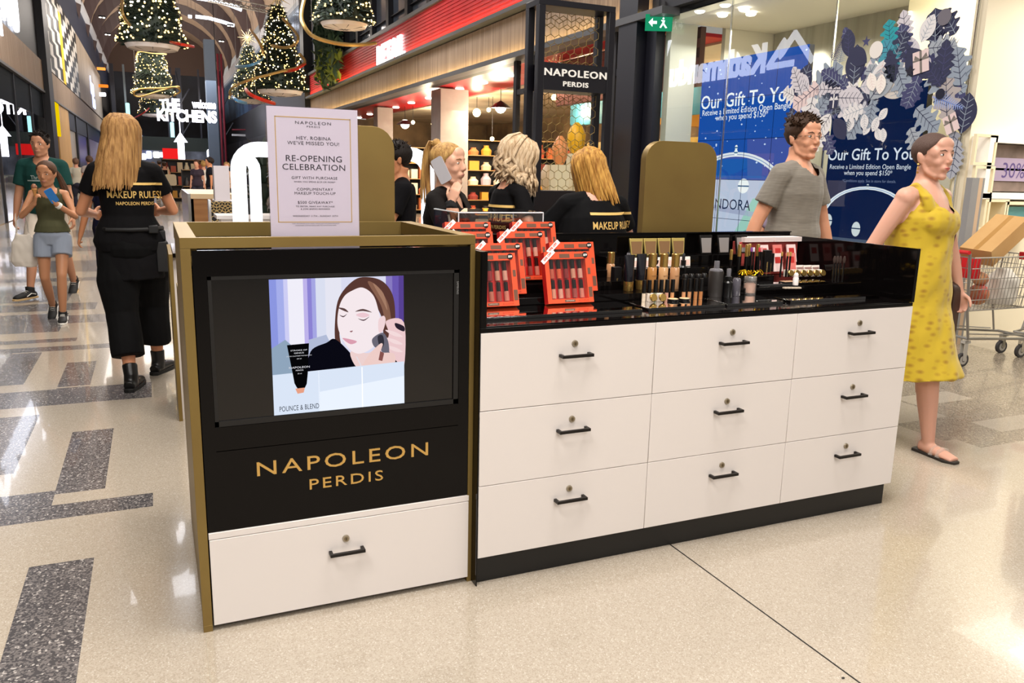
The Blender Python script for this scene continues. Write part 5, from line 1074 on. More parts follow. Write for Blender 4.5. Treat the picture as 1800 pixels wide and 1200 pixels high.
    for i in (0, 1):
        limb(b, HP[i], KN[i], lr, .052*s*ag, 1.0); limb(b, KN[i], AN[i]-V((0, 0, .02*s)), .050*s*ag, .032*s, 1.16)
        k_, a_ = KN[i], AN[i]; b.ball(k_.lerp(a_, .28)+V((0, -.014, 0))*s, (.042*s*ag, .042*s*ag, .09*s), 10)
    # feet
    FD = []
    for i in (0, 1):
        a = fyaw[i]; fd = V((math.sin(a), math.cos(a), 0)); FD.append(fd); pz = .0 if not fz[i] else -.5
        f2 = (fd+V((0, 0, pz))).normalized(); q = AN[i]; up = V((0, 0, 1))
        b.tube([q-f2*.045*s-up*.045*s, q-up*.05*s+f2*.02*s, q-up*.058*s+f2*.10*s, q-up*.066*s+f2*.165*s], [(.03*s, .032*s), (.038*s, .034*s), (.044*s, .024*s), (.036*s, .014*s)], 12, side=fd.cross(up))
        b.ball(q-f2*.02*s-up*.04*s, .034*s, 10)
    head_prims(b, Hc, Rh, hk, male)
    body = remesh(b, vox, 8); 
    if vox < .011: face_feats(body, Hc, Rh, hk)
    body.build('body', [skinmat(*skin), mat('eye_white', '#e8e4e0', .3), mat('iris', '#3a2c22', .3), mat('brow_'+haircol, haircol, .7), mat('lips_'+skin[0], '#b07468' if skin[0] != 'pale' else '#b8605c', .4)], t, ang=180)
    ctx = dict(t=t, s=s, sp=sp, torso=torso, SH=SHp, EL=EL, WR=WR, HP=HP, KN=KN, AN=AN, FD=FD, Hc=Hc, Rh=Rh, hk=hk, ar=ar, lr=lr, P=P, C=C, N=N, sec=sec, g=g, sw=sw, vox=vox)
    def cloth(fn, name, col, wr=.004, e=1.0, rough=.85, mt=None, seed=0, wsc=9, scoop=None):
        q = M(); fn(q); r = remesh(q, max(vox, .007)*e, 3, wr, wsc, seed)
        if scoop:
            def inn(f): c = sum((V(r.v[i]) for i in f), V())/len(f)-N; return (c.x/(scoop[0]*s))**2+(min(0, c.z)/(scoop[1]*s))**2 < 1 and (c.y > -.02 or c.z > -.055*s)
            r.f = [f for f in r.f if not inn(f)]; r.m = [0]*len(r.f)
        return r.build(name, mt or mat('cloth_'+col.strip('#'), col, rough, spec=.15, bump=.08, bscale=220), t, ang=180), r
    tobj = None
    if top:
        def f(q):
            lo = -.06-toplen if top != 'crop' else .12
            secs = [(u, a, c) for u, a, c in sec]
            pts = []; rs = []; e_ = .014 if top != 'loose' else .026
            for u in (lo, 0, .10, .16, .25, .33, .43, .475):
                a = c = None
                for (u0, a0, c0), (u1, a1, c1) in zip(secs[:-1], secs[1:]):
                    if u0 <= u <= u1: tt = (u-u0)/(u1-u0); a = a0+(a1-a0)*tt; c = c0+(c1-c0)*tt
                if a is None: a, c = secs[0][1]*1.05, secs[0][2]*1.05
                if top == 'loose' and .05 < u < .3: a = max(a, .150); c = max(c, .108)
                if u > lo-1e-6 : 
                    q_ = (g if u < .4 else 1+(g-1)*.4); e2 = e_+(.014 if u < .12 else 0); pts.append(sp(u)); rs.append(((a*q_+e2)*s, (c*q_+e2)*s))
            if top == 'tank': pts, rs = pts[:-1], rs[:-1]
            q.tube(pts, rs, 22, side=(1, 0, 0))
            if bs:
                for sg in (1, -1): q.ball(sp(.31)+V((sg*.06*s, .080*s*g, 0)), (.066*s*bs, .056*s*bs, .064*s*bs), 12)
            for i in (0, 1):
                sg = 1-2*i; sh = SHp[i]
                if top == 'tank': q.tube([sp(.40)+V((sg*sw*.62, .05*s, 0)), sp(.47)+V((sg*sw*.60, .01*s, .015*s)), sp(.40)+V((sg*sw*.62, -.06*s, 0))], [.022*s, .02*s, .022*s], 8); continue
                q.tube([C+V((sg*sw*.2, 0, .125*s)), sh], [ar*1.35+.004, ar*1.30+.004], 12); q.ball(sh, ar*1.32, 12)
                if sleeve <= 1: q.tube([sh, sh.lerp(EL[i], sleeve*.5), sh.lerp(EL[i], sleeve)], [ar*1.32, ar*1.34, ar*1.38], 14)
                else:
                    q.tube([sh, sh.lerp(EL[i], .5), EL[i]], [ar*1.35, ar*1.28, ar*1.22], 14); q.ball(EL[i], ar*1.25, 12); q.tube([EL[i], EL[i].lerp(WR[i], sleeve-1)], [ar*1.22, ar*1.1], 14)
        tobj, tr_ = cloth(f, 'shirt' if top != 'jacket' else 'jacket', topcol, .005, seed=len(TG), scoop={'tank': (.088, .13), 'jacket': (.060, .19)}.get(top, (.074, .088)) if vox < .011 else None)
    if bottom:
        def f(q):
            q.tube([sp(.13), sp(.06), P, P-V((0, 0, .10*s))], [((sec[2][1]*g+.012)*s*1.1, (sec[2][2]*g+.012)*s*1.1), (.150*s*g+.008, .112*s*g+.006), ((sec[1][1]*g+.016)*s, (sec[1][2]*g+.016)*s), (.16*s*g, .115*s*g)], 20, side=(1, 0, 0))
            q.ball(P+V((0, -.03, -.04))*s, (.155*s*g, .125*s*g, .12*s), 14)
            for i in (0, 1):
                hp, kn, an = HP[i], KN[i], AN[i]; R0 = lr*1.12
                if botto <= .5: e_ = hp.lerp(kn, botto*2); q.tube([hp+V((0, 0, .02)), hp.lerp(e_, .5), e_], [R0, R0*(.5+.5*botw), R0*(.98-.2*botto)*botw], 16)
                else:
                    e_ = kn.lerp(an, (botto-.5)*2); q.tube([hp+V((0, 0, .02)), hp.lerp(kn, .5), kn, kn.lerp(e_, .5), e_], [R0, R0*(.5+.5*botw), .062*s*botw*ag, .060*s*botw*1.05, .058*s*botw*1.1], 16); q.ball(kn, .06*s*botw*ag, 12)
        cloth(f, bottom, botcol, .006, seed=3)
    if dress: dress(ctx, cloth)
    # shoes
    for i in (0, 1):
        if not shoe: break
        fd = FD[i]; q = AN[i]; up = V((0, 0, 1)); pz = -.5 if fz[i] else 0; f2 = (fd+V((0, 0, pz))).normalized(); sd = f2.cross(up).normalized(); u2_ = sd.cross(f2)
        base = q-u2_*.085*s
        if shoe in ('sneaker', 'boot'):
            a = M(); a.tube([base-f2*.065*s+u2_*.035*s, base-f2*.02*s+u2_*.045*s, base+f2*.08*s+u2_*.040*s, base+f2*.17*s+u2_*.030*s, base+f2*.20*s+u2_*.024*s], [(.034*s, .032*s), (.040*s, .042*s), (.046*s, .036*s), (.044*s, .026*s), (.028*s, .016*s)], 14, side=sd)
            top_ = .11 if shoe == 'boot' else .02
            a.tube([base-f2*.015*s+u2_*.03*s, q+V((0, -.004, .01))*s, q.lerp(KN[i], (top_+.05)*1.2)], [.044*s, .043*s, .046*s], 14)
            r = remesh(a, max(vox, .007), 2); sh_ = r.build('shoe' if shoe == 'sneaker' else 'boot', mat('shoe_'+shoecol[0], shoecol[0], .35 if shoe == 'boot' else .7), t, ang=180)
            a = M(); hh = .024*s if shoe == 'boot' else .02*s; pl = [(-.075, -.030), (-.085, 0), (-.075, .030), (0, .040), (.10, .050), (.17, .046), (.215, .018), (.215, -.014), (.17, -.042), (.10, -.048), (0, -.038)]
            a.prism([(x*s, y*s) for x, y in pl], base, f2, -sd if False else sd*-1, 0, hh) if False else a.add([base+f2*x*s+sd*y*s+u2_*z for z in (0.0, hh) for x, y in pl], [tuple(range(10, -1, -1)), tuple(range(11, 22))]+[(k, (k+1) % 11, 11+(k+1) % 11, 11+k) for k in range(11)])
            a.build('sole', mat('sole_'+shoecol[1], shoecol[1], .6), sh_, bevel=.003)
            if vox < .011:
                a = M()
                for k in range(4): c0 = base+f2*(.045+.022*k)*s+u2_*(.083-.008*k)*s; a.tube([c0-sd*.022*s, c0+u2_*.004, c0+sd*.022*s], .003, 5)
                if shoe == 'sneaker' and shoecol[0] == '#161616':
                    for sg in (1, -1): a.tube([base-f2*.03*s+u2_*.045*s+sd*sg*.041*s, base+f2*.03*s+u2_*.06*s+sd*sg*.047*s, base+f2*.09*s+u2_*.035*s+sd*sg*.048*s], .005, 5)
                a.build('laces', mat('lace_'+('w' if shoe == 'sneaker' else 'b'), '#dcd8d0' if shoe == 'sneaker' else '#0c0c0c', .7), sh_)
    if hairf:
        q = M(); hairf(q, Hc, Rh, hk, ctx)
        q.build('hair', mat('hair_'+haircol.strip('#'), haircol, .55, spec=.25, var=hair2 or haircol, vscale=14, stretch=(4, 4, .5), bump=.5, bscale=60), t, ang=60)
    if text and tobj:
        me = tobj.data; bv = BVHTree.FromPolygons([v.co for v in me.vertices], [tuple(p.vertices) for p in me.polygons]); q = M()
        for tx, cx, cz, sz, sx, back in text:
            dirn = V((0, 1, 0)) if back else V((0, -1, 0)); u = V((1, 0, 0)) if back else V((-1, 0, 0))
            if tx == '-':
                vs = [(-.5+i/20, y) for i in range(21) for y in (0, .045)]; fs = [(2*i, 2*i+2, 2*i+3, 2*i+1) for i in range(20)]
            else: vs, fs = textgeo(tx, 1.03, 'CENTER', .015)
            out = []
            for x, y in vs:
                o_ = V((cx, 0, cz))+u*(x*sz*sx)+V((0, 0, y*sz)); o_ = o_-dirn*1.0; hit = bv.ray_cast(o_, dirn)
                out.append((hit[0] if hit[0] else o_+dirn*.9)-dirn*.004)
            q.add(out, fs)
        q.build('lettering', mat('shirt_print', '#d9b469', .6) if text[0][5] else mat('shirt_print_grey', '#9aa8a4', .7), t, ang=0)
    if extra: extra(ctx, cloth)
    return t
def cap_short(q, c, R, k, x, **kw): hair_cap(q, c, R, k, **kw)
TXT = lambda z, cx=0: [('-', cx, z+.082, .34, 1, True), ('MAKEUP RULES!', cx, z, .062, .72, True), ('NAPOLEON PERDIS', cx, z-.045, .03, .85, True)]

# 1 blonde staff member walking away, at left
def h1(q, c, R, k, x): hair_cap(q, c, R, k, line=.07, back=-.09, th=.014); hair_fall(q, c, R, k, 130, .36, -125, 118, 0, .03, 3, (-.055, -.035, 0), .015, layers=2); hair_fall(q, c, R, k, 60, .30, -100, 100, .003, .0, 8, (-.05, -.03, 0), .016, layers=1)
def x1(x, cloth):
    s = x['s']; P = x['P']
    def f(q): q.tube([P+V((0, 0, .10))*s, P+V((0, 0, .02))*s, P-V((0, 0, .10))*s, P-V((0, 0, .24))*s], [(.155, .115), (.180, .135), (.192, .150), (.196, .155)], 20, side=(1, 0, 0))
    cloth(f, 'apron', '#0c0b0d', .010, seed=5)
    a = M(); a.box(.11, .17, -.15, -.08, 1.02, 1.07); a.box(.15, .225, -.10, .03, .76, .96); a.box(.165, .215, -.06, .05, .97, 1.03); a.tube([(-.19, .0, 1.045), (-.13, -.12, 1.045), (0, -.165, 1.045), (.13, -.13, 1.045), (.20, 0, 1.045), (.1, .14, 1.045), (-.1, .14, 1.045)], (.006, .022) if False else .016, 6, closed=True)
    a.build('belt_pouch', mat('pouch_black', '#0a0a0c', .6), x['t'], bevel=.006)
p1 = person('person with long blonde hair seen from behind, black tee with gold slogan, walking away', (-.64, 3.44, 0), math.radians(2), 1.76, 0, 1.10, ('warm', '#c98a66'), feet=((.12, .20), (-.055, -.20)), fyaw=(.5, .25), hands=((.20, .34, 1.10), (-.20, .33, 1.08)), poles=((.75, -1, -.7), (-.75, -1, -.7)), hcurl=.9, head=(-.25, .05), top='tee', topcol='#0b0a0c', sleeve=.52, bottom='trousers', botcol='#0a0a0b', botto=.84, botw=1.55, shoe='boot', shoecol=('#0d0c0c', '#0a0909'), hairf=h1, haircol='#7d5630', hair2='#bb8f58', text=TXT(1.245, .045), extra=x1)
# 2 woman in yellow dress
DRS = mat('yellow_dress', '#c9a812', .75, sheen=.2)
def dress_mat():
    nt = DRS.node_tree; N = nt.nodes.new; K = nt.links.new; b = nt.nodes['Principled BSDF']; tc = N('ShaderNodeTexCoord'); mp = N('ShaderNodeMapping'); mp.inputs['Scale'].default_value = (17, 17, 30); vo = N('ShaderNodeTexVoronoi'); vo.inputs['Scale'].default_value = 1.0; vo.inputs['Randomness'].default_value = .55
    K(tc.outputs['Object'], mp.inputs[0]); K(mp.outputs[0], vo.inputs['Vector']); rp = N('ShaderNodeValToRGB'); e = rp.color_ramp.elements; e[0].position = .10; e[0].color = hx('#9c7614'); e[1].position = .42; e[1].color = hx('#bfa21e'); K(vo.outputs['Distance'], rp.inputs[0]); K(rp.outputs[0], b.inputs['Base Color'])
dress_mat()
def d2(x, cloth):
    s, sp, g = x['s'], x['sp'], x['g']
    def f(q):
        pts = [sp(.485), sp(.46), sp(.42), sp(.38), sp(.33), sp(.22), sp(.10), sp(0)]; rs = [(.090, .060), (.128, .078), (.150, .098), (.168, .118), (.190, .145), (.192, .158), (.202, .165), (.216, .175)]
        for k, (z, a, c) in enumerate(((.80, .225, .185), (.65, .232, .21), (.50, .238, .24), (.40, .248, .265))): pts.append(V((0, .015*k, z))*s); rs.append((a, c))
        q.tube(pts, [(a*s, c*s) for a, c in rs], 26, side=(1, 0, 0))
        q.ball(sp(.31)+V((0, .085, -.01))*s, (.158*s, .092*s, .095*s), 16)
        for sg in (1, -1): q.tube([sp(.37)+V((sg*.100, .085, 0))*s, sp(.43)+V((sg*.112, .07, 0))*s, sp(.49)+V((sg*.118, .01, .0))*s, sp(.43)+V((sg*.112, -.08, 0))*s, sp(.37)+V((sg*.105, -.09, 0))*s], [(.034*s, .02*s)]*5, 10, side=(1, 0, 0)); q.ball(sp(.31)+V((sg*.066, .098, -.01))*s, (.070*s, .05*s, .066*s), 12)
    cloth(f, 'dress', '#c9a812', .014, mt=DRS, seed=2, wsc=7, scoop=(.092, .165))
def h2(q, c, R, k, x): hair_cap(q, c, R, k, line=.070, back=-.045, th=.0016, jitter=.0003, sideburn=.016)
def x2(x, cloth):
    t = x['t']; c, R, k = x['Hc'], x['Rh'], x['hk']; a = M()
    for sg in (1, -1): p = c+R @ (V((sg*.084, -.006, -.035))*k); a.ball(p, .006, 6); a.ball(p-V((0, 0, .02)), (.008, .004, .012), 6); a.ball(p-V((0, 0, .042)), (.012, .004, .006), 6)
    a.build('earrings', mat('gold_ear', '#d8b060', .3, .8), t)
    a = M(); w = x['SH'][1]; a.tube([w+V((.05, .02, .035)), w+V((-.01, .10, -.12)), V((-.26, .02, .92)), V((-.27, -.03, .80))], [.012]*4, 6); a.tube([w+V((.05, .0, .035)), w+V((.0, -.09, -.12)), V((-.26, -.06, .92)), V((-.27, -.05, .80))], [.012]*4, 6)
    a.prism(rrect(.30, .36, .05, 4), (-.27, -.03, .74), Y_, Z_, -.04, .04); a.build('shoulder_bag', mat('bag_brown', '#3a241c', .5), t, bevel=.01)
    for i in (0, 1):
        q = x['AN'][i]; fd = x['FD'][i]; sd = fd.cross(Z_); b_ = q-Z_*.085*x['s']; a = M()
        a.add([b_+fd*u*x['s']+sd*v*x['s']+V((0, 0, z)) for z in (0.0, .016) for u, v in ((-.075, -.03), (-.085, 0), (-.075, .03), (.03, .036), (.13, .046), (.18, .02), (.18, -.02), (.13, -.044), (.03, -.034))], [tuple(range(8, -1, -1)), tuple(range(9, 18))]+[(n, (n+1) % 9, 9+(n+1) % 9, 9+n) for n in range(9)])
        so = a.build('sandal', mat('sandal_dark', '#2c2622', .5), t, bevel=.003); a = M()
        for u in (.05, .09): c0 = b_+fd*u*x['s']; a.tube([c0-sd*.042+Z_*.015, c0-sd*.03+Z_*.045, c0+Z_*.056, c0+sd*.03+Z_*.045, c0+sd*.042+Z_*.015], [.012]*5, 6)
        a.build('strap', mat('clear_strap', '#e8e0d8', .1, trans=.6, ior=1.1, alpha=.6), so)
p2 = person('person with shaved hair in a sleeveless yellow patterned midi dress walking past the counter end', (3.29, .64, 0), math.radians(-168), 1.72, 0, 1.36, ('pale', '#cf9d88'), feet=((.02, .20), (-.02, -.35)), fz=(0, .06), fyaw=(.2, 0), hands=((.36, -.20, .80), (-.33, .12, .76)), poles=((1, -.8, 0), (-1, -.6, 0)), hcurl=.7, head=(-.22, 0), dress=d2, shoe=None, hairf=h2, haircol='#54413a', extra=x2, bust=1.1)
# 3 man in grey tee
GT = mat('grey_marl', '#807a70', .85, var='#6e685f', vscale=30, stretch=(.4, .4, 6), sheen=.2)
def h3(q, c, R, k, x): hair_cap(q, c, R, k, line=.072, back=-.05, th=.008, top=.016, jitter=.004, sideburn=.0); tufts(q, c, R, k, 240, .034, 3, 20, .06)
def d3(x, cloth):
    pass
def x3(x, cloth):
    c, R, k = x['Hc'], x['Rh'], x['hk']; a = M()
    for sg in (1, -1): a.tube([c+R @ (V((sg*.031+.019*math.cos(i*PI/6), .100-.3*abs(.019*math.cos(i*PI/6)+0), .010+.014*math.sin(i*PI/6)))*k) for i in range(12)], .0012, 5, closed=True); a.tube([c+R @ (V(p)*k) for p in ((sg*.051, .092, .012), (sg*.080, -.0, .012))], .0012, 5)
    a.tube([c+R @ (V(p)*k) for p in ((-.012, .100, .012), (.012, .100, .012))], .0012, 5); a.build('glasses', mat('wire_frame', '#6b5c50', .3, .7), x['t'])
p3 = person('person in a grey marl tee and thin glasses walking behind the counter', (3.26, 1.56, 0), math.radians(-165), 1.85, 1, 1.0, ('fair', '#d49a7c'), feet=((.1, .25), (-.1, -.25)), fz=(0, .03), hands=((.30, -.14, .84), (-.31, .10, .82)), poles=((1, -1, 0), (-1, -1, 0)), head=(-.25, 0), top='loose', topcol='#807a70', sleeve=.62, bottom='trousers', botcol='#2c3240', botto=.97, botw=1.1, hairf=h3, haircol='#3d2a1e', extra=x3)
for ch in p3.children:
    if ch.name.startswith('shirt'): ch.data.materials[0] = GT
# 4 woman with phone
def h4(q, c, R, k, x):
    hair_cap(q, c, R, k, line=.072, back=-.075, th=.005, jitter=.001, sideburn=.012)
    b0 = c+R @ (V((0, -.075, .115))*k); rnd = random.Random(4); q.ball(b0, .026, 10); q.tube([c+R @ (V((0, -.05, .10))*k), b0, c+R @ (V((0, -.095, .11))*k)], [.02, .024, .02], 10)
    for i in range(46):
        a = rnd.random()*6.28; o = V((math.cos(a), math.sin(a), 0))*.012; bk = R @ V((0, -1, 0)); bk.z = 0; P = [b0+o*.4, b0+bk*.035+V((0, 0, .01))+o]
        for j in range(1, 8): u = j/7; P.append(b0+bk*(.06+.015*math.sin(u*2.4))+V((0, 0, -.36*u*(1-.15*rnd.random())))+o*(1+1.6*u)+V((0, 0, .0)))
        q.tube(P, [(.008, .005)]*6+[(.006, .004), (.004, .003), (.001, .001)], 5)
def x4(x, cloth):
    w = x['WR'][0]; c, R, k = x['Hc'], x['Rh'], x['hk']
    p = c+R @ (V((.094, .010, -.030))*k); Rm = (R @ Matrix.Rotation(math.radians(30), 3, 'X') @ Matrix.Rotation(math.radians(8), 3, 'Z'))
    a = M(); a.prism(rrect(.148, .072, .012, 4), (0, 0, 0), Z_, Y_, -.004, .004); a.v = [tuple(p+Rm @ V(v)) for v in a.v]; ph = a.build('phone', mat('phone_silver', '#c9c6cc', .25, .3)); ph.parent = None
    ph.matrix_world = Matrix.Translation(x['t'].location) @ Matrix.Rotation(x['t'].rotation_euler.z, 4, 'Z'); tag(ph, 'silver smartphone held to the ear of the person with the ponytail', 'phone')
    a = M(); a.tube([w-V((0, 0, .0)), w+(x['EL'][0]-w).normalized()*.05], [.036, .040], 14); r = remesh(a, .006, 2, .006, 30); r.build('scrunchie', mat('scrunchie', '#0b0a0c', .9), x['t'], ang=180)
    def f(q):
        sp, s = x['sp'], x['s']; q.tube([sp(.02), sp(.2), sp(.38)], [(.115, .085), (.10, .098), (.085, .108)], 14, side=(1, 0, 0))
    # lapels
    a = M(); sp = x['sp']
    for sg in (1, -1): a.add([sp(.50)+V((sg*.055, .045, 0)), sp(.46)+V((sg*.105, .075, 0)), sp(.33)+V((sg*.085, .155, 0)), sp(.14)+V((sg*.015, .128, 0)), sp(.33)+V((sg*.03, .150, 0))], [(0, 1, 2, 3, 4)], 0)
    o = a.build('lapels', mat('lapel_black', '#15110f', .6), x['t'], ang=0); o.modifiers.new('s', 'SOLIDIFY').thickness = .006
p4 = person('person with a high blonde ponytail and black blazer talking on a phone', (1.06, 2.0, 0), math.radians(-132), 1.62, 0, 1.12, ('fair2', '#d8a68c'), hands=((.150, .100, 1.345), (-.15, .2, .98)), poles=((.8, .25, -1.0), (-1, -.6, -.4)), hdir=((-.18, .25, 1.0), None), hthumb=((-.2, -1, .1), None), handc=((-1, -.1, .2), None), hcurl=(.75, .6), head=(-.12, 0), top='jacket', topcol='#120f0e', sleeve=1.62, bottom='trousers', botcol='#101012', botto=.97, hairf=h4, haircol='#8a6238', hair2='#c8a060', extra=x4)
# 5 wavy blonde
def h5(q, c, R, k, x): hair_cap(q, c, R, k, line=.066, back=-.085, th=.014, jitter=.004); hair_fall(q, c, R, k, 80, .20, -150, 150, .014, .01, 5, (0, .0, 0), .012, layers=2); hair_fall(q, c, R, k, 40, .17, -140, 140, .02, .03, 9, (0, 0, 0), .012, layers=3)
p5 = person('person with shoulder length wavy blonde hair looking down, black staff tee', (1.485, 2.12, 0), math.radians(-84), 1.66, 0, 1.0, ('fair', '#d49a7c'), hands=((.20, .22, 1.02), (-.12, .30, 1.02)), poles=((1, -1, -.3), (-1, -1, -.3)), lean=(.08, 0), head=(-.30, .45), top='tee', topcol='#0c0b0d', sleeve=.55, bottom='trousers', botcol='#101012', botto=.97, hairf=h5, haircol='#a88a66', hair2='#dcc4a4', text=TXT(1.17, .0), hoff=(0, .03))
# 6 staff member with back turned
def h6(q, c, R, k, x): hair_cap(q, c, R, k, line=.07, back=-.09, th=.012); hair_fall(q, c, R, k, 100, .30, -120, 125, 0, .015, 6, (.07, -.06, .02), .012, layers=2); q.ball(c+R @ (V((0, -.06, .118))*k), (.035, .03, .018), 10, 1 if False else 0)
p6 = person('person with straight golden hair bent over the staff counter, black staff tee', (1.97, 1.86, 0), math.radians(-4), 1.60, 0, 1.42, ('pale', '#dba893'), hands=((.26, .36, 1.02), (-.24, .34, 1.02)), poles=((1.2, -.6, -.4), (-1.4, -.6, -.5)), lean=(.16, .03), head=(-.12, .55), top='loose', topcol='#0b0b0d', sleeve=.66, bottom='trousers', botcol='#101012', botto=.97, hairf=h6, haircol='#8a5a24', hair2='#d2a050', text=TXT(1.14, .10), hoff=(0, .035))
# 7 man in black tee
def h7(q, c, R, k, x): hair_cap(q, c, R, k, line=.074, back=-.045, th=.006, top=.012, jitter=.003, sideburn=-.002); tufts(q, c, R, k, 200, .026, 5, 25, .062)
p7 = person('person with short dark hair and black tee facing left behind the island', (1.23, 3.45, 0), math.radians(82), 1.66, 1, .92, ('tan', '#c0825c'), hands=((.16, .34, 1.00), (-.16, .36, 1.02)), poles=((.5, -1, -.4), (-.5, -1, -.4)), head=(0, .18), lean=(.05, 0), top='tee', topcol='#0e0d10', sleeve=.7, bottom='trousers', botcol='#20242c', botto=.97, hairf=h7, haircol='#1c1512')

# 8 man in green tee
p8 = person('person with dark hair in a dark green tee and cream shorts walking toward the camera', (-1.56, 7.75, 0), math.radians(172), 1.78, 1, 1.05, ('tan2', '#b98466'), feet=((.16, .28), (-.13, -.30)), fz=(0, .04), fyaw=(.5, 0), hands=((.30, .02, .80), (-.26, .1, .84)), head=(-.15, .05), top='loose', topcol='#173c38', sleeve=.72, bottom='shorts', botcol='#c8bcae', botto=.46, botw=1.25, shoe='sneaker', shoecol=('#161616', '#c8a878'), hairf=h7, haircol='#1d1613', vox=.009, text=[('Thrasher', 0, 1.28, .06, .8, False), ('-', 0, 1.26, .26, 1, False)])
# 9 girl
def h9(q, c, R, k, x):
    hair_cap(q, c, R, k, line=.066, back=-.07, th=.006, jitter=.001); b0 = c+R @ (V((-.03, -.105, .02))*k); rnd = random.Random(2); q.ball(b0, .022, 8)
    for i in range(26):
        a = rnd.random()*6.28; o = V((math.cos(a), math.sin(a), 0))*.012; P = [b0+V((-.10*u**.7, -.02+.03*u, -.26*u))+o*(1+1.5*u) for u in [j/7 for j in range(8)]]; q.tube(P, [(.009, .006)]*5+[(.006, .004), (.004, .003), (.001, .001)], 5)
def x9(x, cloth):
    t = x['t']; s = x['s']; w0, w1 = x['WR']; 
    a = M(); a.tube([w1-(w1-x['EL'][1]).normalized()*.02, w1-(w1-x['EL'][1]).normalized()*.045], .031, 14); a.build('wrist_watch', mat('watch_white', '#e8e4dc', .4), t)
    def f(q):
        for i in (0, 1): hp, kn = x['HP'][i], x['KN'][i]; q.tube([hp, hp.lerp(kn, .30)], [.094*s, .098*s], 14)
        q.ball(x['P']-V((0, 0, .03))*s, (.160*s, .128*s, .11*s), 14)
    h = M(); h.lathe([(.002, 0), (.02, .07), (.024, .075), (.02, .085)], n=12); o = h.build('ice_cream_cone', mat('cone', '#b98448', .6)); q = M(); q.ball((0, 0, .095), (.024, .024, .03), 10); oo = q.build('ice_cream', mat('ice', '#8a5a40', .4), o)
    Mt = Matrix.Translation(t.location) @ Matrix.Rotation(t.rotation_euler.z, 4, 'Z'); o.location = Mt @ (w0+V((-.015, .03, .05))); tag(o, 'small brown ice cream cone held by the girl in the olive tank top', 'ice cream')
    h = M(); h.prism(rrect(.07, .135, .01, 3), (0, 0, 0), X_, Z_, -.004, .004); o = h.build('phone', mat('phone_blue', '#1f6fb8', .3)); o.location = Mt @ (w1+V((.02, .04, .07))); o.rotation_euler = (.3, -.5, .2); tag(o, 'blue phone held in the hand of the girl in the olive tank top', 'phone')
p9 = person('young person in an olive tank top and frayed denim shorts eating an ice cream', (-1.36, 6.12, 0), math.radians(176), 1.47, 0, .92, ('tan3', '#b8825f'), feet=((.10, -.22), (-.05, .14)), fz=(.05, 0), fyaw=(0, -.1), hands=((.09, .28, 1.27), (-.10, .26, 1.27)), poles=((1, -.7, -1), (-1, -.7, -1)), hdir=((-.2, .3, .8), (.3, .3, .8)), hcurl=1.0, head=(-.2, .15), top='tank', topcol='#4a4a34', toplen=-.09, bottom='shorts', botcol='#8e97a6', botto=.24, botw=1.18, hairf=h9, haircol='#4d3424', vox=.008, bust=.4, extra=x9)
q = M(); q.tube([(0, 0, .30), (0, 0, .22), (0, 0, .05), (0, 0, 0)], [(.06, .02), (.10, .035), (.12, .05), (.09, .04)], 14, side=(1, 0, 0)); q.tube([(-.05, 0, .28), (-.04, 0, .5), (.04, 0, .5), (.05, 0, .28)], .008, 6); r_ = remesh(q, .008, 2, .01); o = r_.build('tote_bag', mat('tote_white', '#cfc6ba', .8), loc=(-1.61, 6.20, .50)); tag(o, 'off white cloth bag swinging between the green tee and the girl', 'bag')
# others further back
def hb(q, c, R, k, x): hair_cap(q, c, R, k, line=.072, back=-.06, th=.010, jitter=.003); tufts(q, c, R, k, 60, .03, 2, 20, .06)
def hl(q, c, R, k, x): hair_cap(q, c, R, k, line=.066, back=-.08, th=.012); hair_fall(q, c, R, k, 30, .2, -130, 130, .004, .01, 4, (0, 0, 0), .018)
p10 = person('person in dark navy clothes mostly hidden behind the long haired blonde person', (-.80, 5.75, 0), math.radians(0), 1.62, 0, 1.05, ('tan', '#c0825c'), hands=((.22, .06, .84), (-.34, .05, .80)), top='loose', topcol='#12142a', sleeve=.6, bottom='shorts', botcol='#14162c', botto=.42, botw=1.3, hairf=hb, haircol='#2c2018', vox=.012, toplen=.08)
def slides(x):
    for i in (0, 1):
        q = x['AN'][i]; fd = x['FD'][i]; sd = fd.cross(Z_); b_ = q-Z_*.085*x['s']; a = M(); pl = [(-.085, -.03), (-.095, 0), (-.085, .03), (.03, .040), (.13, .05), (.19, .02), (.19, -.02), (.13, -.05), (.03, -.04)]
        a.add([b_+fd*u+sd*v+V((0, 0, z)) for z in (0.0, .020) for u, v in pl], [tuple(range(8, -1, -1)), tuple(range(9, 18))]+[(n, (n+1) % 9, 9+(n+1) % 9, 9+n) for n in range(9)])
        so = a.build('slide', mat('slide_pink', '#c89a98', .6), x['t'], bevel=.004)
        for k in range(5): a = M(); c0 = b_+fd*(.03+.02*k); a.tube([c0-sd*.048+Z_*.012, c0-sd*.036+Z_*.055, c0+Z_*.070, c0+sd*.036+Z_*.055, c0+sd*.048+Z_*.012], [(.011, .006)]*5, 6, side=fd); a.build('strap', mat('slide_pink', '#c89a98', .6) if k % 2 == 0 else mat('strap_black', '#141414', .6), so)
p11 = person('person at the right edge wearing pink slides with black stripes, only the foot in view', (5.06, .80, 0), math.radians(-84), 1.66, 0, 1.05, ('tan', '#c0825c'), feet=((.10, -.50), (-.09, .30)), fz=(0, .02), shoe=None, top='tee', topcol='#2a2a30', bottom='shorts', botcol='#30323c', botto=.3, hairf=hb, haircol='#2c2018', vox=.009, extra=lambda x, c: slides(x))

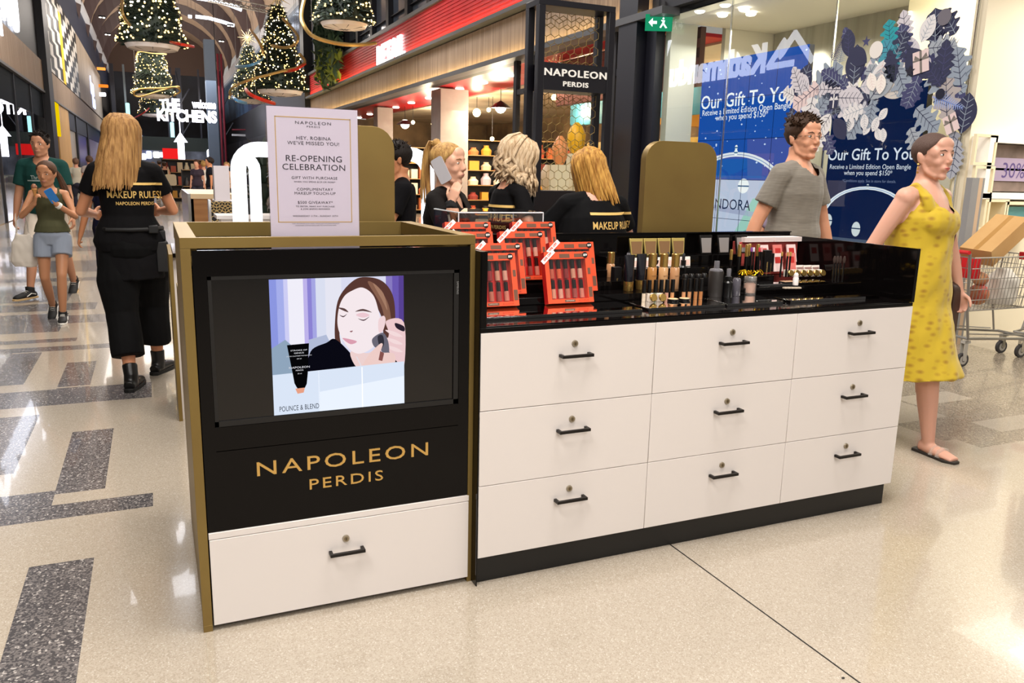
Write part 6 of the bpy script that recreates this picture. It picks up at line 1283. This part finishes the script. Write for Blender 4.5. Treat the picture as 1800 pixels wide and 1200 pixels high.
p12 = person('person with light brown hair mostly hidden behind the grey tee', (3.95, 2.45, 0), math.radians(-165), 1.50, 0, .95, ('fair', '#d49a7c'), hands=((.33, .10, .92), (-.2, .2, .9)), top='tee', topcol='#8a7c90', bottom='trousers', botcol='#2c3240', botto=.97, hairf=hl, haircol='#7a5436', vox=.012)
def d13(x, cloth):
    s = x['s']
    def f(q): q.tube([x['sp'](.12), x['P'], V((0, 0, .62))*s, V((0, 0, .38))*s], [(.135, .105), (.18, .14), (.20, .17), (.24, .21)], 18, side=(1, 0, 0))
    cloth(f, 'skirt', '#5d6a4c', .012)
p13 = person('person in a black strappy top and olive skirt in front of the red shop', (onY(905, 300, 8.4).x, 8.4, 0), math.radians(8), 1.56, 0, 1.0, ('fair', '#d49a7c'), top='tank', topcol='#111014', dress=d13, hairf=hb, haircol='#5c4230', vox=.012)
def d14(x, cloth):
    s = x['s']
    def f(q): q.tube([x['sp'](.44), x['sp'](.33), x['sp'](.16), x['P'], V((0, 0, .45))*s], [(.12, .09), (.15, .115), (.14, .11), (.20, .15), (.27, .22)], 16, side=(1, 0, 0))
    cloth(f, 'dress', '#121014', .01)
def x14(x, cloth):
    a = M(); a.prism(rrect(.42, .44, .08, 4), (.20, -.20, .92), X_, Z_, -.06, .06); a.tube([(.12, -.2, 1.1), (.12, -.1, 1.42), (.14, .05, 1.35)], .02, 6); a.build('shoulder_bag', mat('bag_cream', '#d8c8a8', .8), x['t'])
p14 = person('person in a short black dress carrying a big cream shoulder bag down the aisle', (onZ(293, 357, 0).x, onZ(293, 357, 0).y, 0), 0, 1.62, 0, 1.05, ('fair', '#c98a6c'), dress=d14, hairf=hb, haircol='#3c2a20', vox=.016, extra=x14)
for k, (px, py, y, h, sh, skn, hr, male, lab) in enumerate(((268, 277, 36, 1.6, '#c8a090', ('fair', '#c98a6c'), '#a88458', 0, 'person in pinkish clothes walking left of the cream bag person'), (279, 276, 40, 1.7, '#20222c', ('tan', '#a8745c'), '#2a1e18', 1, 'dark clothed person far away between the pink clothes and the cream bag'),
        (345, 277, 25, 1.66, '#3a3038', ('fair', '#c98a6c'), '#4c3426', 0, 'person with brown hair far away beside the pale bench'), (357, 278, 27, 1.64, '#e0d8cc', ('fair', '#c98a6c'), '#b08a50', 0, 'blonde person in cream clothing far down the aisle'), (368, 268, 22, 1.72, '#14141a', ('tan', '#9c6c50'), '#1c1410', 1, 'person in a black tee standing far behind the white display box'), (398, 278, 24, 1.6, '#b89a80', ('fair', '#c98a6c'), '#a07c50', 0, 'fair haired person far away right of the white display box'),
        (132, 272, 26, 1.62, '#b8b09c', ('fair', '#c98a6c'), '#6c5040', 0, 'person in pale clothes beyond the plywood wall at left'), (156, 267, 24, 1.68, '#8c8078', ('fair', '#c98a6c'), '#4c382c', 1, 'grey haired looking person left behind the blonde staff member'), (697, 300, 9.5, 1.40, '#c8543c', ('fair', '#c98a6c'), '#5c4030', 0, 'person in coral clothes behind the man in the black tee'), (928, 300, 10, 1.5, '#b8382c', ('fair', '#c98a6c'), '#d8c0a0', 0, 'person in red and white clothes behind the wavy blonde'))):
    person(lab, (onY(px, py, y).x, y, 0), math.radians((180, 0, 160, 0, 90, 170, 0, 20, 150, 180)[k]), h, male, 1.0, skn, top='tee', topcol=sh, bottom='trousers', botcol=('#30303a', '#4a4238')[k % 2], botto=.9, hairf=hb, haircol=hr, vox=.022 if y > 12 else .014)
# ================= PRODUCTS =================
ORG = mat('box_orange', '#e2502c', .4); ORG2 = mat('box_red', '#c01818', .4); CAMO = mat('box_brown', '#6b4a38', .5); PLAS = glassmat('blister', '#fff6f0', 1.6, .06); GCAP = mat('gold_cap', '#c9a45c', .25, .85); BLK = mat('product_black', '#0b0a0b', .3)
LIPS = ['#b98a78', '#c09488', '#a86a5c', '#8c4a48', '#b8786c', '#a85848', '#c0583c', '#7a2c30']
def make_gift(label):
    t = thing('gift_set', label, 'gift set', (0, 0, 0), 'red lip gloss gift sets'); w, h, d = .1, .2, .032
    b = M(); 
    for q in ((-w, w, 0, .016), (-w, w, h-.028, h), (-w, -w+.018, .016, h-.028), (w-.022, w, .016, h-.028)): b.box(q[0], q[1], 0, d, q[2], q[3], 0)
    b.box(-w+.018, w-.022, d-.004, d, .016, h-.028, 1); b.box(-w-.0006, -w, .0, d, 0, h, 1)
    b.build('carton', [ORG, ORG2], t, ang=0, bevel=.0008)
    b = M(); y = -.0006
    for q in ((-.035, .01, h-.024, h-.008), (.03, .075, h-.022, h-.008), (w-.019, w-.003, .02, .06), (w-.016, w-.004, .11, .135)): b.box(q[0], q[1], y, 0, q[2], q[3], 0)
    b.box(-.028, .018, y, 0, .003, .013, 0); b.text('NAPOLEON', (-.005, y, .0072), X_, Z_, .0048, .0003, 1, sx=1.3); b.text('ALLOUR', (.055, y, .005), X_, Z_, .009, .0002, 2, sx=1.2, sp=1.2); b.build('printed_pattern', [CAMO, mat('print_pale', '#d8c8b8', .5), mat('print_dark_orange', '#a83018', .5)], t, ang=0)
    b = M(); b.prism(ell(0, 0, .0115, .0115, 18), (w-.022, 0, h-.014), X_, Z_, .0012, .0022, 0); b.text('$59', (w-.022, -.0024, h-.0175), X_, Z_, .011, .0002, 1, bold=.03); b.build('price_dot', [BLK, mat('print_white', '#f2eee8', .5)], t, ang=0)
    b = M(); u = V((math.cos(.72), 0, math.sin(.72))); n = V((-math.sin(.72), 0, math.cos(.72))); b.prism([(-.036, -.009), (.034, -.009), (.034, .009), (-.036, .009)], (-w+.016, 0, h-.018), u, n, .0014, .0024, 0); b.text('50% OFF', (-w+.016, -.0026, h-.022), u, n, .0125, .0002, 1, bold=.03)
    b.build('ribbon_sticker', [mat('print_white', '#f2eee8', .5), mat('print_red', '#c02a1c', .5)], t, ang=0)
    for r in range(2):
        for c in range(5):
            x, z = -w+.034+c*.031, .020+r*.078; b = M(); b.cyl(x, .016, z, z+.037, .0095, 10, 0); b.cyl(x, .016, z+.0375, z+.072, .0082, 10, 1); b.build('lip_gloss', [mat('lip_'+LIPS[(r*5+c) % 8], LIPS[(r*5+c) % 8], .25), BLK], t)
    b = M(); b.quad((-w+.018, .002, .016), (w-.022, .002, .016), (w-.022, .002, h-.028), (-w+.018, .002, h-.028)); b.build('clear_window', PLAS, t, ang=0)
    return t
rows = [((972+40, 535), .262, .9605, 'front right red gift set of lip glosses'), None]
GF = [(1036, 440, .32, .958, 'front red lip gloss gift set in the right column'), (905, 443, .32, .958, 'front red lip gloss gift set beside the gold cabinet'), (1043, 420, .41, .987, 'second red gift set in the right column, just behind the front one'), (918, 422, .41, .987, 'second red gift set in the left column, just behind the front one'),
      (957, 404, .535, 1.0225, 'red gift set with its right edge free, third row between the columns'), (843, 404, .535, 1.0225, 'third red gift set back in the left column, half hidden by the gold rail'), (975, 389, .66, 1.0525, 'rearmost red gift set under the right end of the clear box'), (862, 389, .66, 1.0525, 'rearmost red gift set on the left below the clear box')]
g0 = None
for px, py, y, zb, lab in GF:
    p = onY(px, py, y); t = make_gift(lab) if g0 is None else copy_tree(g0, None); g0 = g0 or t
    t.location = (p.x-.100+(.055 if px == 843 else 0), y-.055, zb+.0092); t['label'] = lab; t.rotation_euler = (math.radians(-16), 0, 0)
    # little easel that props each set
    e = M(); e.box(-.05, .05, -.004, .002, 0, .12); o = e.build('clear_easel', ACR, loc=(t.location.x, y+.043, zb+.004)); o.rotation_euler = (math.radians(8), 0, 0); tag(o, 'clear easel behind the '+lab.split(',')[0], 'easel', 'gift set easels')
# clear acrylic box behind
b = M(); x0, x1, y0, y1, zb, zt = .70, 1.10, .792, 1.12, .96, 1.285
for q in ((x0, x0+.004, y0, y1, zb, zt), (x1-.004, x1, y0, y1, zb, zt), (x0+.004, x1-.004, y0, y0+.004, zb, zt), (x0+.004, x1-.004, y1-.004, y1, zb, zt), (x0, x1, y0, y1, zt, zt+.004)): b.box(*q)
o = b.build('clear_display_box', glassmat('box_acrylic', '#f2f4f6', 2.0), bevel=0); tag(o, 'large clear acrylic display box behind the red gift sets', 'box')
e_ = M(); t_ = .003
for a, c in (((x0, y0, zt), (x1, y0, zt)), ((x0, y1, zt), (x1, y1, zt)), ((x0, y0, zt), (x0, y1, zt)), ((x1, y0, zt), (x1, y1, zt)), ((x0, y0, zb), (x0, y0, zt)), ((x1, y0, zb), (x1, y0, zt)), ((x1, y1, zb), (x1, y1, zt))): e_.tube([a, c], t_, 5)
e_.build('polished_edges', mat('acrylic_edge', '#dfe4e8', .2), o)
b = M(); b.box(.60, 1.25, .787, 1.35, 0, .958); tag(b.build('back_bench', SATIN, bevel=.002), 'low black bench behind the counter under the clear display box', 'bench')
b = M()
for k in range(4): b.box(x0+.05+.08*k, x0+.10+.08*k, y0+.05, y0+.12, zb+.0003, zb+.14+.03*(k % 2), k % 2)
tag(b.build('pale_cartons', [mat('carton_white', '#e8e4e0', .5), mat('carton_gold', '#c0a070', .4)]), 'little pale cartons inside the clear display box', 'cartons')
# builders for small goods; each returns a thing at the origin
def P1(name, label, cat, grp, fn, *mats):
    t = thing(name, label, cat, (0, 0, 0), grp); fn(t); return t
def seg(t, name, prof, m_, n=16, off=(0, 0, 0)): b = M(); b.lathe(prof, off, n); return b.build(name, m_, t)
FC = ['#b07a44', '#c79a6c', '#b98a62']
def f_found(c): return lambda t: (seg(t, 'body', [(.017, 0), (.019, .003), (.019, .092), (.015, .098)], mat('found_'+c, c, .12, coat=.4)), seg(t, 'cap', [(.0165, .0985), (.0165, .148), (.015, .15)], GCAP), [b := M(), b.text('napoleon', (0, -.0193, .062), X_, Z_, .007, .0003), b.build('lettering', mat('faint_ink', '#8a6038', .6), t)])
def f_wand(c): return lambda t: (seg(t, 'tube', [(.0075, 0), (.008, .002), (.008, .034)], mat('wand_'+c, c, .15, coat=.3), 12), seg(t, 'cap', [(.0085, .0345), (.0085, .085), (.008, .087)], BLK, 12))
def f_dropper(t): seg(t, 'bottle', [(.017, 0), (.018, .004), (.018, .055), (.009, .064)], BLK); seg(t, 'collar', [(.0105, .0645), (.0105, .084)], BLK); seg(t, 'bulb', [(.006, .0845), (.0065, .102), (.004, .110), (.002, .112)], mat('rubber_black', '#17161c', .6), 12)
def f_mascara(h=.12): return lambda t: (seg(t, 'tube', [(.008, 0), (.0085, .003), (.0085, h*.58)], BLK, 12), seg(t, 'cap', [(.0085, h*.585), (.0085, h), (.0078, h+.002)], GCAP, 12))
def f_pot(t): seg(t, 'base', [(.022, 0), (.024, .003), (.024, .009)], BLK, 20); seg(t, 'powder', [(.021, .0092), (.020, .0105)], mat('powder_beige', '#d8b48c', .7), 20)
def f_tubeblk(t):
    b = M(); b.tube([(0, 0, .035), (0, 0, .06), (0, 0, .11), (0, 0, .13)], [(.017, .016), (.019, .015), (.021, .007), (.022, .0015)], 16, side=(1, 0, 0)); b.build('tube', mat('squeeze_black', '#0e0e16', .25, coat=.5), t); seg(t, 'cap', [(.017, 0), (.018, .003), (.018, .034)], GCAP)
def f_tall(t): seg(t, 'canister', [(.030, 0), (.031, .003), (.031, .105), (.029, .110)], mat('canister_dark', '#2c2826', .45), 24); seg(t, 'lid', [(.029, .1105), (.026, .118), (.012, .121), (.011, .15), (.0105, .152)], mat('clear_cap', '#8c8a90', .15, trans=.5, ior=1.2), 20)
def f_spray(t): seg(t, 'bottle', [(.019, 0), (.020, .003), (.020, .062), (.010, .072)], BLK); seg(t, 'collar', [(.0135, .0725), (.0135, .088)], BLK); seg(t, 'nozzle', [(.009, .0885), (.0095, .118), (.008, .122)], mat('clear_cap', '#8c8a90', .15, trans=.5, ior=1.2))
def f_grey(t): seg(t, 'jar', [(.016, 0), (.018, .003), (.018, .07), (.013, .078)], mat('smoky', '#55525a', .2, coat=.3))
def f_blush(t): seg(t, 'glass', [(.026, 0), (.027, .003), (.027, .058), (.025, .060)], mat('glass_jar', '#dcd2cc', .05, trans=.7, ior=1.15, alpha=.6), 24); seg(t, 'blush', [(.020, .007), (.022, .012), (.022, .045), (.014, .052)], mat('blush_peach', '#e2b49c', .6), 20); seg(t, 'lid', [(.027, .0605), (.027, .076), (.026, .078)], mat('lid_silver', '#a8a4a0', .25, .7), 24)
def f_pal(mc, edge, hh=.085):
    def f(t):
        b = M(); b.prism([(-.03, 0), (.03, 0), (.036, hh), (-.036, hh)], (0, 0, 0), X_, Z_, -.006, .003, 0); b.build('mirror_lid', [mat(edge[0], edge[1], .3, edge[2])], t, bevel=.001); b = M(); b.prism([(-.025, .006), (.025, .006), (.030, hh-.014), (-.030, hh-.014)], (0, -.0035, 0), X_, Z_, 0, .0006); b.build('pan', mat(mc[0], mc[1], .3, mc[2]), t)
    return f
def f_brush(t): seg(t, 'handle', [(.0035, 0), (.005, .01), (.0045, .11)], BLK, 10); seg(t, 'bristles', [(.006, .111), (.009, .13), (.005, .150)], mat('bristle', '#3a2a24', .8), 10)
def f_pencil(c): return lambda t: (seg(t, 'pencil', [(.004, 0), (.0045, .003), (.0045, .10)], BLK, 8), seg(t, 'tip', [(.0048, .1005), (.0048, .118), (.004, .12)], mat('tip_'+c, c, .3, .5 if c == '#c9a45c' else 0), 8))
def f_case(t): b = M(); b.box(-.035, .035, -.022, .022, 0, .006); b.box(-.033, .033, -.020, .020, .0062, .0072, 1); b.build('case', [BLK, mat('pan_tan', '#a88468', .6)], t, bevel=.001)
def f_gcomp(t): b = M(); b.lathe([(.014, 0), (.016, .002), (.016, .010), (.014, .012)], n=20); b.xf(Matrix.Rotation(math.radians(68), 4, 'X')); b.xf(Matrix.Translation((0, 0, .017))); b.build('gold_disc', GCAP, t); b = M(); b.box(-.014, .014, .012, .03, .0, .033); b.build('pearl_case', mat('pearl', '#e8dcd0', .3), t, bevel=.001)
def f_card(c, w=.07, h=.11):
    def f(t): b = M(); b.prism([(-w/2, 0), (w/2, 0), (w/2, h), (-w/2, h)], (0, 0, 0), X_, Z_, -.004, .004, 0); b.build('card', mat('card_'+c, c, .5), t); b = M(); b.box(-w*.3, w*.3, -.0046, -.004, h*.45, h*.8); b.build('printed_panel', mat('print_crimson', '#b8302c', .5), t)
    return f
def f_gold(t): b = M(); b.tube([(.016*math.cos(a)*(1+.3*math.sin(3*a)), .012*math.sin(a), .014+.010*math.sin(2*a+.5)) for a in [i*PI/10 for i in range(20)]], .0025, 6, closed=True); b.build('curled_wire', mat('bright_gold', '#e8b820', .2, .9), t)
def f_box(c): return lambda t: [b := M(), b.box(-.022, .022, -.02, .02, 0, .11), b.build('carton', mat('ctn_'+c, c, .4), t, bevel=.001), l := M(), l.text('NAPOLEON', (0, -.0205, .02), Z_, -X_, .012, .0003), l.build('lettering', mat('ctn_gold', '#c0a060', .4), t)]
PROD = {}
def put(kind, fn, px, py, z, label, name, cat, grp, rz=0, dz=0, tiltx=0, sc=1, Y=None):
    key = kind; p = onZ(px, py, z) if Y is None else onY(px, py, Y)
    if key in PROD: t = copy_tree(PROD[key], None)
    else:
        t = thing(name, '', cat, (0, 0, 0), grp); fn(t); PROD[key] = t
    t.location = (p.x, p.y, z+.0004+dz); t['label'] = label; t.rotation_euler = (tiltx, 0, rz)
    if sc != 1: t.scale = (sc, sc, sc)
    return t
ZT, Z1, Z2, Z3 = .9573, .985, 1.02, 1.05
ordn = ['first', 'second', 'third', 'fourth', 'fifth', 'sixth', 'seventh', 'eighth', 'ninth', 'tenth']
for k, px in enumerate((1144, 1164, 1184)): put('found%d' % k, f_found(FC[k]), px, 518, Z1-.0272 if False else ZT, '%s gold capped foundation bottle' % ('darkest tan leftmost', 'middle beige', 'rightmost honey beige'), 'foundation_bottle', 'bottle', 'gold capped foundations', dz=.0, sc=1.0) if False else put('found%d' % k, f_found(FC[k]), px, 512, ZT+.015, '%s gold capped foundation bottle on the front tray' % ('darkest tan leftmost', 'middle beige', 'rightmost honey beige')[k], 'foundation_bottle', 'bottle', 'gold capped foundations', sc=1.08)
b = M(); p0, p1_ = onZ(1136, 512, ZT+.015), onZ(1240, 510, ZT+.015); b.box(p0.x-.02, p1_.x+.02, p0.y-.025, p0.y+.045, ZT+.0003, ZT+.0149); tag(b.build('acrylic_block', ACR), 'small clear block under the gold capped foundations', 'display stand')
WC = ['#e6d4bc', '#d8bc94', '#9cae90', '#d0a890', '#cf9c88', '#c89468']
for k, px in enumerate((1131, 1140, 1151, 1161, 1171, 1181)): put('wand%d' % k, f_wand(WC[k]), px, 530-k*.4, ZT, '%s concealer wand from the left in the front row, %s shade' % (ordn[k], ('ivory', 'cream', 'green', 'pink beige', 'rose', 'tan')[k]), 'concealer_wand', 'makeup', 'concealer wands')
for k, px in enumerate((1201, 1211, 1222, 1231)): put('wandb%d' % k, f_wand(['#c8946c', '#c48e66', '#b97c4c', '#b87a4a'][k]), px, 527-k*.3, ZT, '%s tan concealer wand of the right hand cluster' % ordn[k], 'concealer_wand', 'makeup', 'concealer wands')
for k, px in enumerate((1183, 1203)): put('pot', f_pot, px, 529-k*1, ZT, ('left', 'right')[k]+' open powder pot lying in front of the concealer wands', 'powder_pot', 'makeup', 'powder pots')
for k, (px, py) in enumerate(((1147, 531), (1163, 531))): put('glaze', f_gcomp, px, py, ZT, ('left', 'right')[k]+' small gold disc compact at the front tray edge', 'compact', 'makeup', 'front gold compacts')
for k, (px, py) in enumerate(((1151, 494), (1172, 492), (1184, 492), (1199, 494))): put('drop', f_dropper, px, py, Z1, '%s black dropper bottle behind the gold capped foundations' % ordn[k], 'dropper_bottle', 'bottle', 'black dropper bottles', sc=1.15)
for k, (px, py) in enumerate(((1203, 508), (1214, 507), (1226, 507), (1236, 506))): put('blkj', lambda t: seg(t, 'bottle', [(.014, 0), (.015, .003), (.015, .05), (.012, .062), (.010, .066)], BLK), px, py, ZT+.015, '%s squat glossy black bottle right of the foundations' % ordn[k], 'black_bottle', 'bottle', 'squat black bottles')
put('tubeb', f_tubeblk, 1104, 511, Z1, 'large black squeeze tube with gold cap near the red gift sets', 'squeeze_tube', 'tube', 'black squeeze tubes', sc=1.15); put('tubeb', f_tubeblk, 1125, 508, Z1, 'narrower black squeeze tube right of the large one', 'squeeze_tube', 'tube', 'black squeeze tubes')
put('found2', f_found(FC[2]), 1072, 500, Z1, 'single foundation bottle right of the red gift sets', 'foundation_bottle', 'bottle', 'gold capped foundations', sc=.95); put('ctn', f_box('#100e10'), 1082, 505, Z1, 'upright black carton beside the single foundation bottle', 'carton', 'box', 'black cartons', sc=.8)
put('tube3', f_spray, 1104, 468, Z2, 'small dark bottle with clear cap behind the squeeze tube', 'spray_bottle', 'bottle', 'small sprays', sc=.9, Y=.50)
put('tall', f_tall, 1256, 521, ZT, 'tall dark canister with clear dome lid at the middle front', 'canister', 'container', None); put('spray', f_spray, 1278, 522, ZT, 'black spray bottle with smoky cap right of the tall canister', 'spray_bottle', 'bottle', 'small sprays'); put('grey', f_grey, 1293, 520, ZT, 'smoky grey glass jar behind the spray bottle', 'jar', 'jar', None); put('blush', f_blush, 1317, 517, ZT, 'clear jar of peach blush with silver lid', 'jar', 'jar', None)
for k in range(4):
    put('palg', f_pal(('pan_bronze', '#8c6a48', .2), ('pal_gold', '#d8c070', .6), .078), 1120+k*24.5, 430, 1.0955, '%s gold edged palette from the left along the back' % ordn[k], 'compact_palette', 'palette', 'gold edged palettes', tiltx=-.15, Y=.70)
    if k < 3: put('palk', f_pal(('pan_grey', '#a8a2a0', .5), ('pal_black', '#1c1a1a', .2), .09), 1242+k*31, 435, 1.0955, '%s black mirrored palette right of the gold edged ones' % ordn[k], 'compact_palette', 'palette', 'black mirrored palettes', tiltx=-.15, Y=.70)
for k in range(5): put('clearp', f_pal(('pan_pink', '#e0bcb0', 0), ('pal_clear', '#e8dcd4', 0), .045), 1124+k*20, 458, Z3+.0004, '%s clear topped pink palette in the middle row' % ordn[k], 'blush_palette', 'palette', 'clear topped palettes', tiltx=-.3, Y=.61)
for k in range(3): put('clearc', f_case, 1240+k*16, 498-k*1, Z1, '%s flat black compact case behind the tall canister' % ordn[k], 'compact_case', 'makeup', 'flat compact cases', rz=.1*k)
for k, (px, py) in enumerate(((1283, 480), (1297, 479), (1310, 479), (1314, 477), (1329, 478))): put('masc', f_mascara(), px, py, Z2, '%s gold capped mascara tube from the left' % ordn[k], 'mascara_tube', 'makeup', 'gold capped mascaras', sc=.9 if k == 0 else 1.08)
for k, (px, c) in enumerate(((1319, '#7c3c8c'), (1323, '#d8d0d8'), (1333, '#c83040'), (1337, '#d89090'))): put('lp%d' % k, f_pencil(c), px, 480, Z2, '%s tipped cosmetic pencil among the mascaras' % ('purple', 'white', 'red', 'pink')[k], 'cosmetic_pencil', 'makeup', 'coloured pencils', tiltx=-.05)
for k, (px, py) in enumerate(((1304, 484), (1309, 486), (1315, 484), (1321, 485), (1334, 484))): put('gwire', f_gold, px, py, Z2, '%s curled bright gold trinket in front of the mascaras' % ordn[k], 'gold_trinket', 'trinket', 'gold trinkets', rz=k*.8)
put('ctn', f_box('#100e10'), 1350, 477, Z2, 'large upright black carton right of the mascaras', 'carton', 'box', 'black cartons', rz=.1, sc=1.0); put('ctn', f_box('#100e10'), 1343, 478, Z2, 'second upright black carton left of the large one', 'carton', 'box', 'black cartons', rz=.1, sc=.95)
for k in range(6):
    px, py = 1345+(k % 3)*24, 452+(k//3)*14; put('card%d' % (k % 2), f_card(('#e8ccc8', '#d87870')[k % 2]), px, py, (Z3+.0004, Z2)[k//3], '%s pink leaflet card in the %s row at the back right' % (ordn[k % 3], ('upper', 'lower')[k//3]), 'leaflet_card', 'card', 'pink leaflet cards', tiltx=-.25, Y=(.655, .545)[k//3], sc=.8)
for k in range(4):
    b = M(); b.box(-.09, .09, -.035, .035, 0, .011); o = b.build('white_pack', mat('pack_white', '#ecdcd8', .5), loc=(2.235+(k % 2)*.185, .715, 1.1505+.0115*(k//2))); tag(o, ('lower left', 'lower right', 'upper left', 'upper right')[k]+' flat pale pink pack stacked at the back right', 'pack', 'flat pale packs')
b = M(); b.box(2.13, 2.50, .70, .752, .9857, 1.15); tag(b.build('card_holder', mat('holder_rose', '#b04a44', .4), bevel=.002), 'rose coloured holder carrying the flat pale packs at the back right', 'holder')
for k in range(6): put('gcomp', f_gcomp, 1388+k*11.2, 487-k*.1, Z1+.012, '%s round gold compact from the left in the row of six' % ordn[k], 'compact', 'makeup', 'row of gold compacts')
for k in range(4): put('clp%d' % 0, f_pal(('pan_mauve', '#9c7c74', .1), ('pal_clear', '#e8dcd4', 0), .04), 1392+k*14, 476, Z2, '%s small clear fronted palette behind the gold compacts' % ordn[k], 'eyeshadow_palette', 'palette', 'small clear palettes', tiltx=-.3, sc=.7)
for k, (px, py) in enumerate(((1371, 487), (1381, 487), (1386, 487))): put('pencilk', f_pencil('#c9a45c'), px, py, Z1+.012, '%s upright black pencil left of the gold compacts' % ordn[k], 'cosmetic_pencil', 'makeup', 'upright black pencils')
for k, px in enumerate((1463, 1468, 1473, 1480)): put('brushk', f_brush, px, 496, Z1+.012, '%s upright thin brush at the right end of the rear tray' % ordn[k], 'makeup_brush', 'brush', 'upright thin brushes', sc=.8)
put('white', lambda t: (seg(t, 'bottle', [(.012, 0), (.0125, .003), (.0125, .03), (.010, .036)], mat('frost_white', '#e8e2e0', .4)), seg(t, 'cap', [(.0105, .0365), (.010, .048), (.004, .055)], mat('frost_white', '#e8e2e0', .4))), 1398, 501, Z1+.012, 'small frosted white bottle in front of the gold compacts', 'white_bottle', 'bottle', None)
for k in range(5): put('sw', lambda t: [b := M(), b.box(-.008, .008, -.008, .008, 0, .006), b.build('tile', mat('swatch_tile', '#c8b8a4', .3), t)], 1380+k*6, 507, Z1, '%s tiny beige tester tile at the front of the rear tray' % ordn[k], 'tester_tile', 'tester', 'tester tiles')
put('case2', f_case, 1385, 497, Z1+.012, 'black flat case left of the frosted white bottle', 'compact_case', 'makeup', 'flat compact cases')

# ================= TROLLEYS =================
WIR = mat('trolley_wire', '#9a9894', .35, .8); RP = mat('red_plastic', '#c4161e', .4); TYRE = mat('tyre_grey', '#3a3838', .6); HUB = mat('hub_grey', '#a8a49c', .5)
def trolley(label, loc, rz):
    t = thing('shopping_trolley', label, 'trolley', loc, 'shopping trolleys', rz)
    # x = long axis (front = -x), basket 0.9 long
    b = M(); zt, zb = .98, .50; L0, L1 = -.45, .45
    def hw(x, z): return (.19+.06*(x-L0)/(L1-L0))*(.82+.18*(z-zb)/(zt-zb))
    for i in range(6):
        z = zb+(zt-zb)*i/5; xf_ = L0+.10*(1-i/5); 
        b.tube([(xf_, -hw(L0, z), z), (L1, -hw(L1, z), z), (L1, hw(L1, z), z), (xf_, hw(L0, z), z)], .0045 if 0 < i < 5 else .007, 6, closed=True)
    for i in range(19):
        x = L0+.1+(L1-L0-.1)*i/18
        for s in (-1, 1): b.tube([(x, s*hw(x, zb), zb), (x-.0-(.1 if i == 0 else 0), s*hw(x, zt), zt)], .0028, 5)
        b.tube([(x, -hw(x, zb), zb), (x, hw(x, zb), zb)], .0028, 5)
    for j in range(9):
        v = -1+2*j/8; b.tube([(L0+.1, v*hw(L0, zb), zb), (L0, v*hw(L0, zt), zt)], .0028, 5); b.tube([(L1, v*hw(L1, zb), zb), (L1, v*hw(L1, zt), zt)], .0028, 5)
    b.build('basket', WIR, t)
    b = M()
    for s in (-1, 1):
        b.tube([(-.52, s*.20, .20), (.42, s*.27, .26), (.47, s*.27, .5), (.52, s*.26, 1.02)], .013, 8); b.tube([(-.44, s*.18, .22), (-.36, s*.17, .5)], .009, 6); b.tube([(-.40, s*.185, .235), (.40, s*.25, .30)], .006, 6)
    b.tube([(-.52, -.20, .20), (-.52, .20, .20)], .013, 8); b.tube([(.42, -.27, .26), (.42, .27, .26)], .013, 8); b.build('chassis', WIR, t)
    b = M(); b.tube([(.54, -.27, 1.03), (.54, .27, 1.03)], .018, 10); b.build('handle', RP, t)
    b = M(); b.box(.30, .33, -.2, .2, .78, .97); b.build('child_seat_flap', RP, t, bevel=.005); b = M(); b.box(-.46, -.43, -.03, .1, .93, 1.0); b.build('coin_lock', RP, t, bevel=.005)
    for x, y in ((-.50, -.10), (-.50, .10), (.40, -.25), (.40, .25)):
        zz = .20 if x < 0 else .25; b = M(); b.box(x-.02, x+.05, y-.022, y+.022, zz-.035, zz-.012); 
        for s in (-1, 1): b.box(x+.005, x+.045, y+s*.020-.002, y+s*.020+.002, .055, zz-.012)
        c = b.build('castor', CHROME if x < 0 else HUB, t)
        b = M(); P = [(x+.03, y-.014, .062), (x+.03, y+.014, .062)]; b.tube(P, .062, 22, 0); b.tube([(x+.03, y-.0155, .062), (x+.03, y+.0155, .062)], .040, 18, 1); b.tube([(x+.03, y-.0165, .062), (x+.03, y+.0165, .062)], .016, 12, 0); b.build('wheel', [TYRE, HUB], c)
    return t
tp_ = onZ(1719, 620, 0); tq = onZ(1744, 610, 0)
t1 = trolley('red handled wire trolley carrying a tilted cardboard box, nearest the yellow dress', (5.86, 2.06, 0), math.radians(176))
t2 = trolley('second wire trolley cut off by the right edge of the photo', (6.95, 1.98, 0), math.radians(4))
t1.scale = t2.scale = (.92, .92, .9)
c = onY(1760, 462, 2.0); b = M(); b.box(-.27, .27, -.13, .13, -.07, .07, 0); b.box(-.265, .265, -.02, .02, .07, .0706, 1)
o = b.build('cardboard_box', [mat('cardboard', '#c29a64', .8, var='#b88e58', vscale=3), mat('brown_tape', '#a87c40', .4)], bevel=.004); o.location = (5.88, 2.03, 1.01); o.rotation_euler = (math.radians(4), math.radians(-30), math.radians(6)); tag(o, 'long brown cardboard box lying tilted across the trolley basket', 'box')
b = M(); b.tube([(0, 0, 0), (0, 0, .05), (0, 0, .22), (0, 0, .30)], [(.12, .10), (.15, .12), (.14, .12), (.06, .05)], 14, side=(1, 0, 0)); r_ = remesh(b, .012, 2, .012); o = r_.build('shopping_bag', mat('bag_white', '#d8d4cc', .7), loc=(6.08, 2.05, .462)); tag(o, 'white plastic bag inside the nearer trolley', 'bag')
b = M(); b.ball((0, 0, .09), (.09, .08, .09), 14); b.ball((0, 0, .22), (.07, .06, .06), 12); o = b.build('red_tan_parcel', mat('parcel', '#b03a34', .6, var='#c8a070', vscale=9)); o.location = (5.80, 2.05, .462); tag(o, 'red and tan bundle inside the nearer trolley beside the white bag', 'bundle')
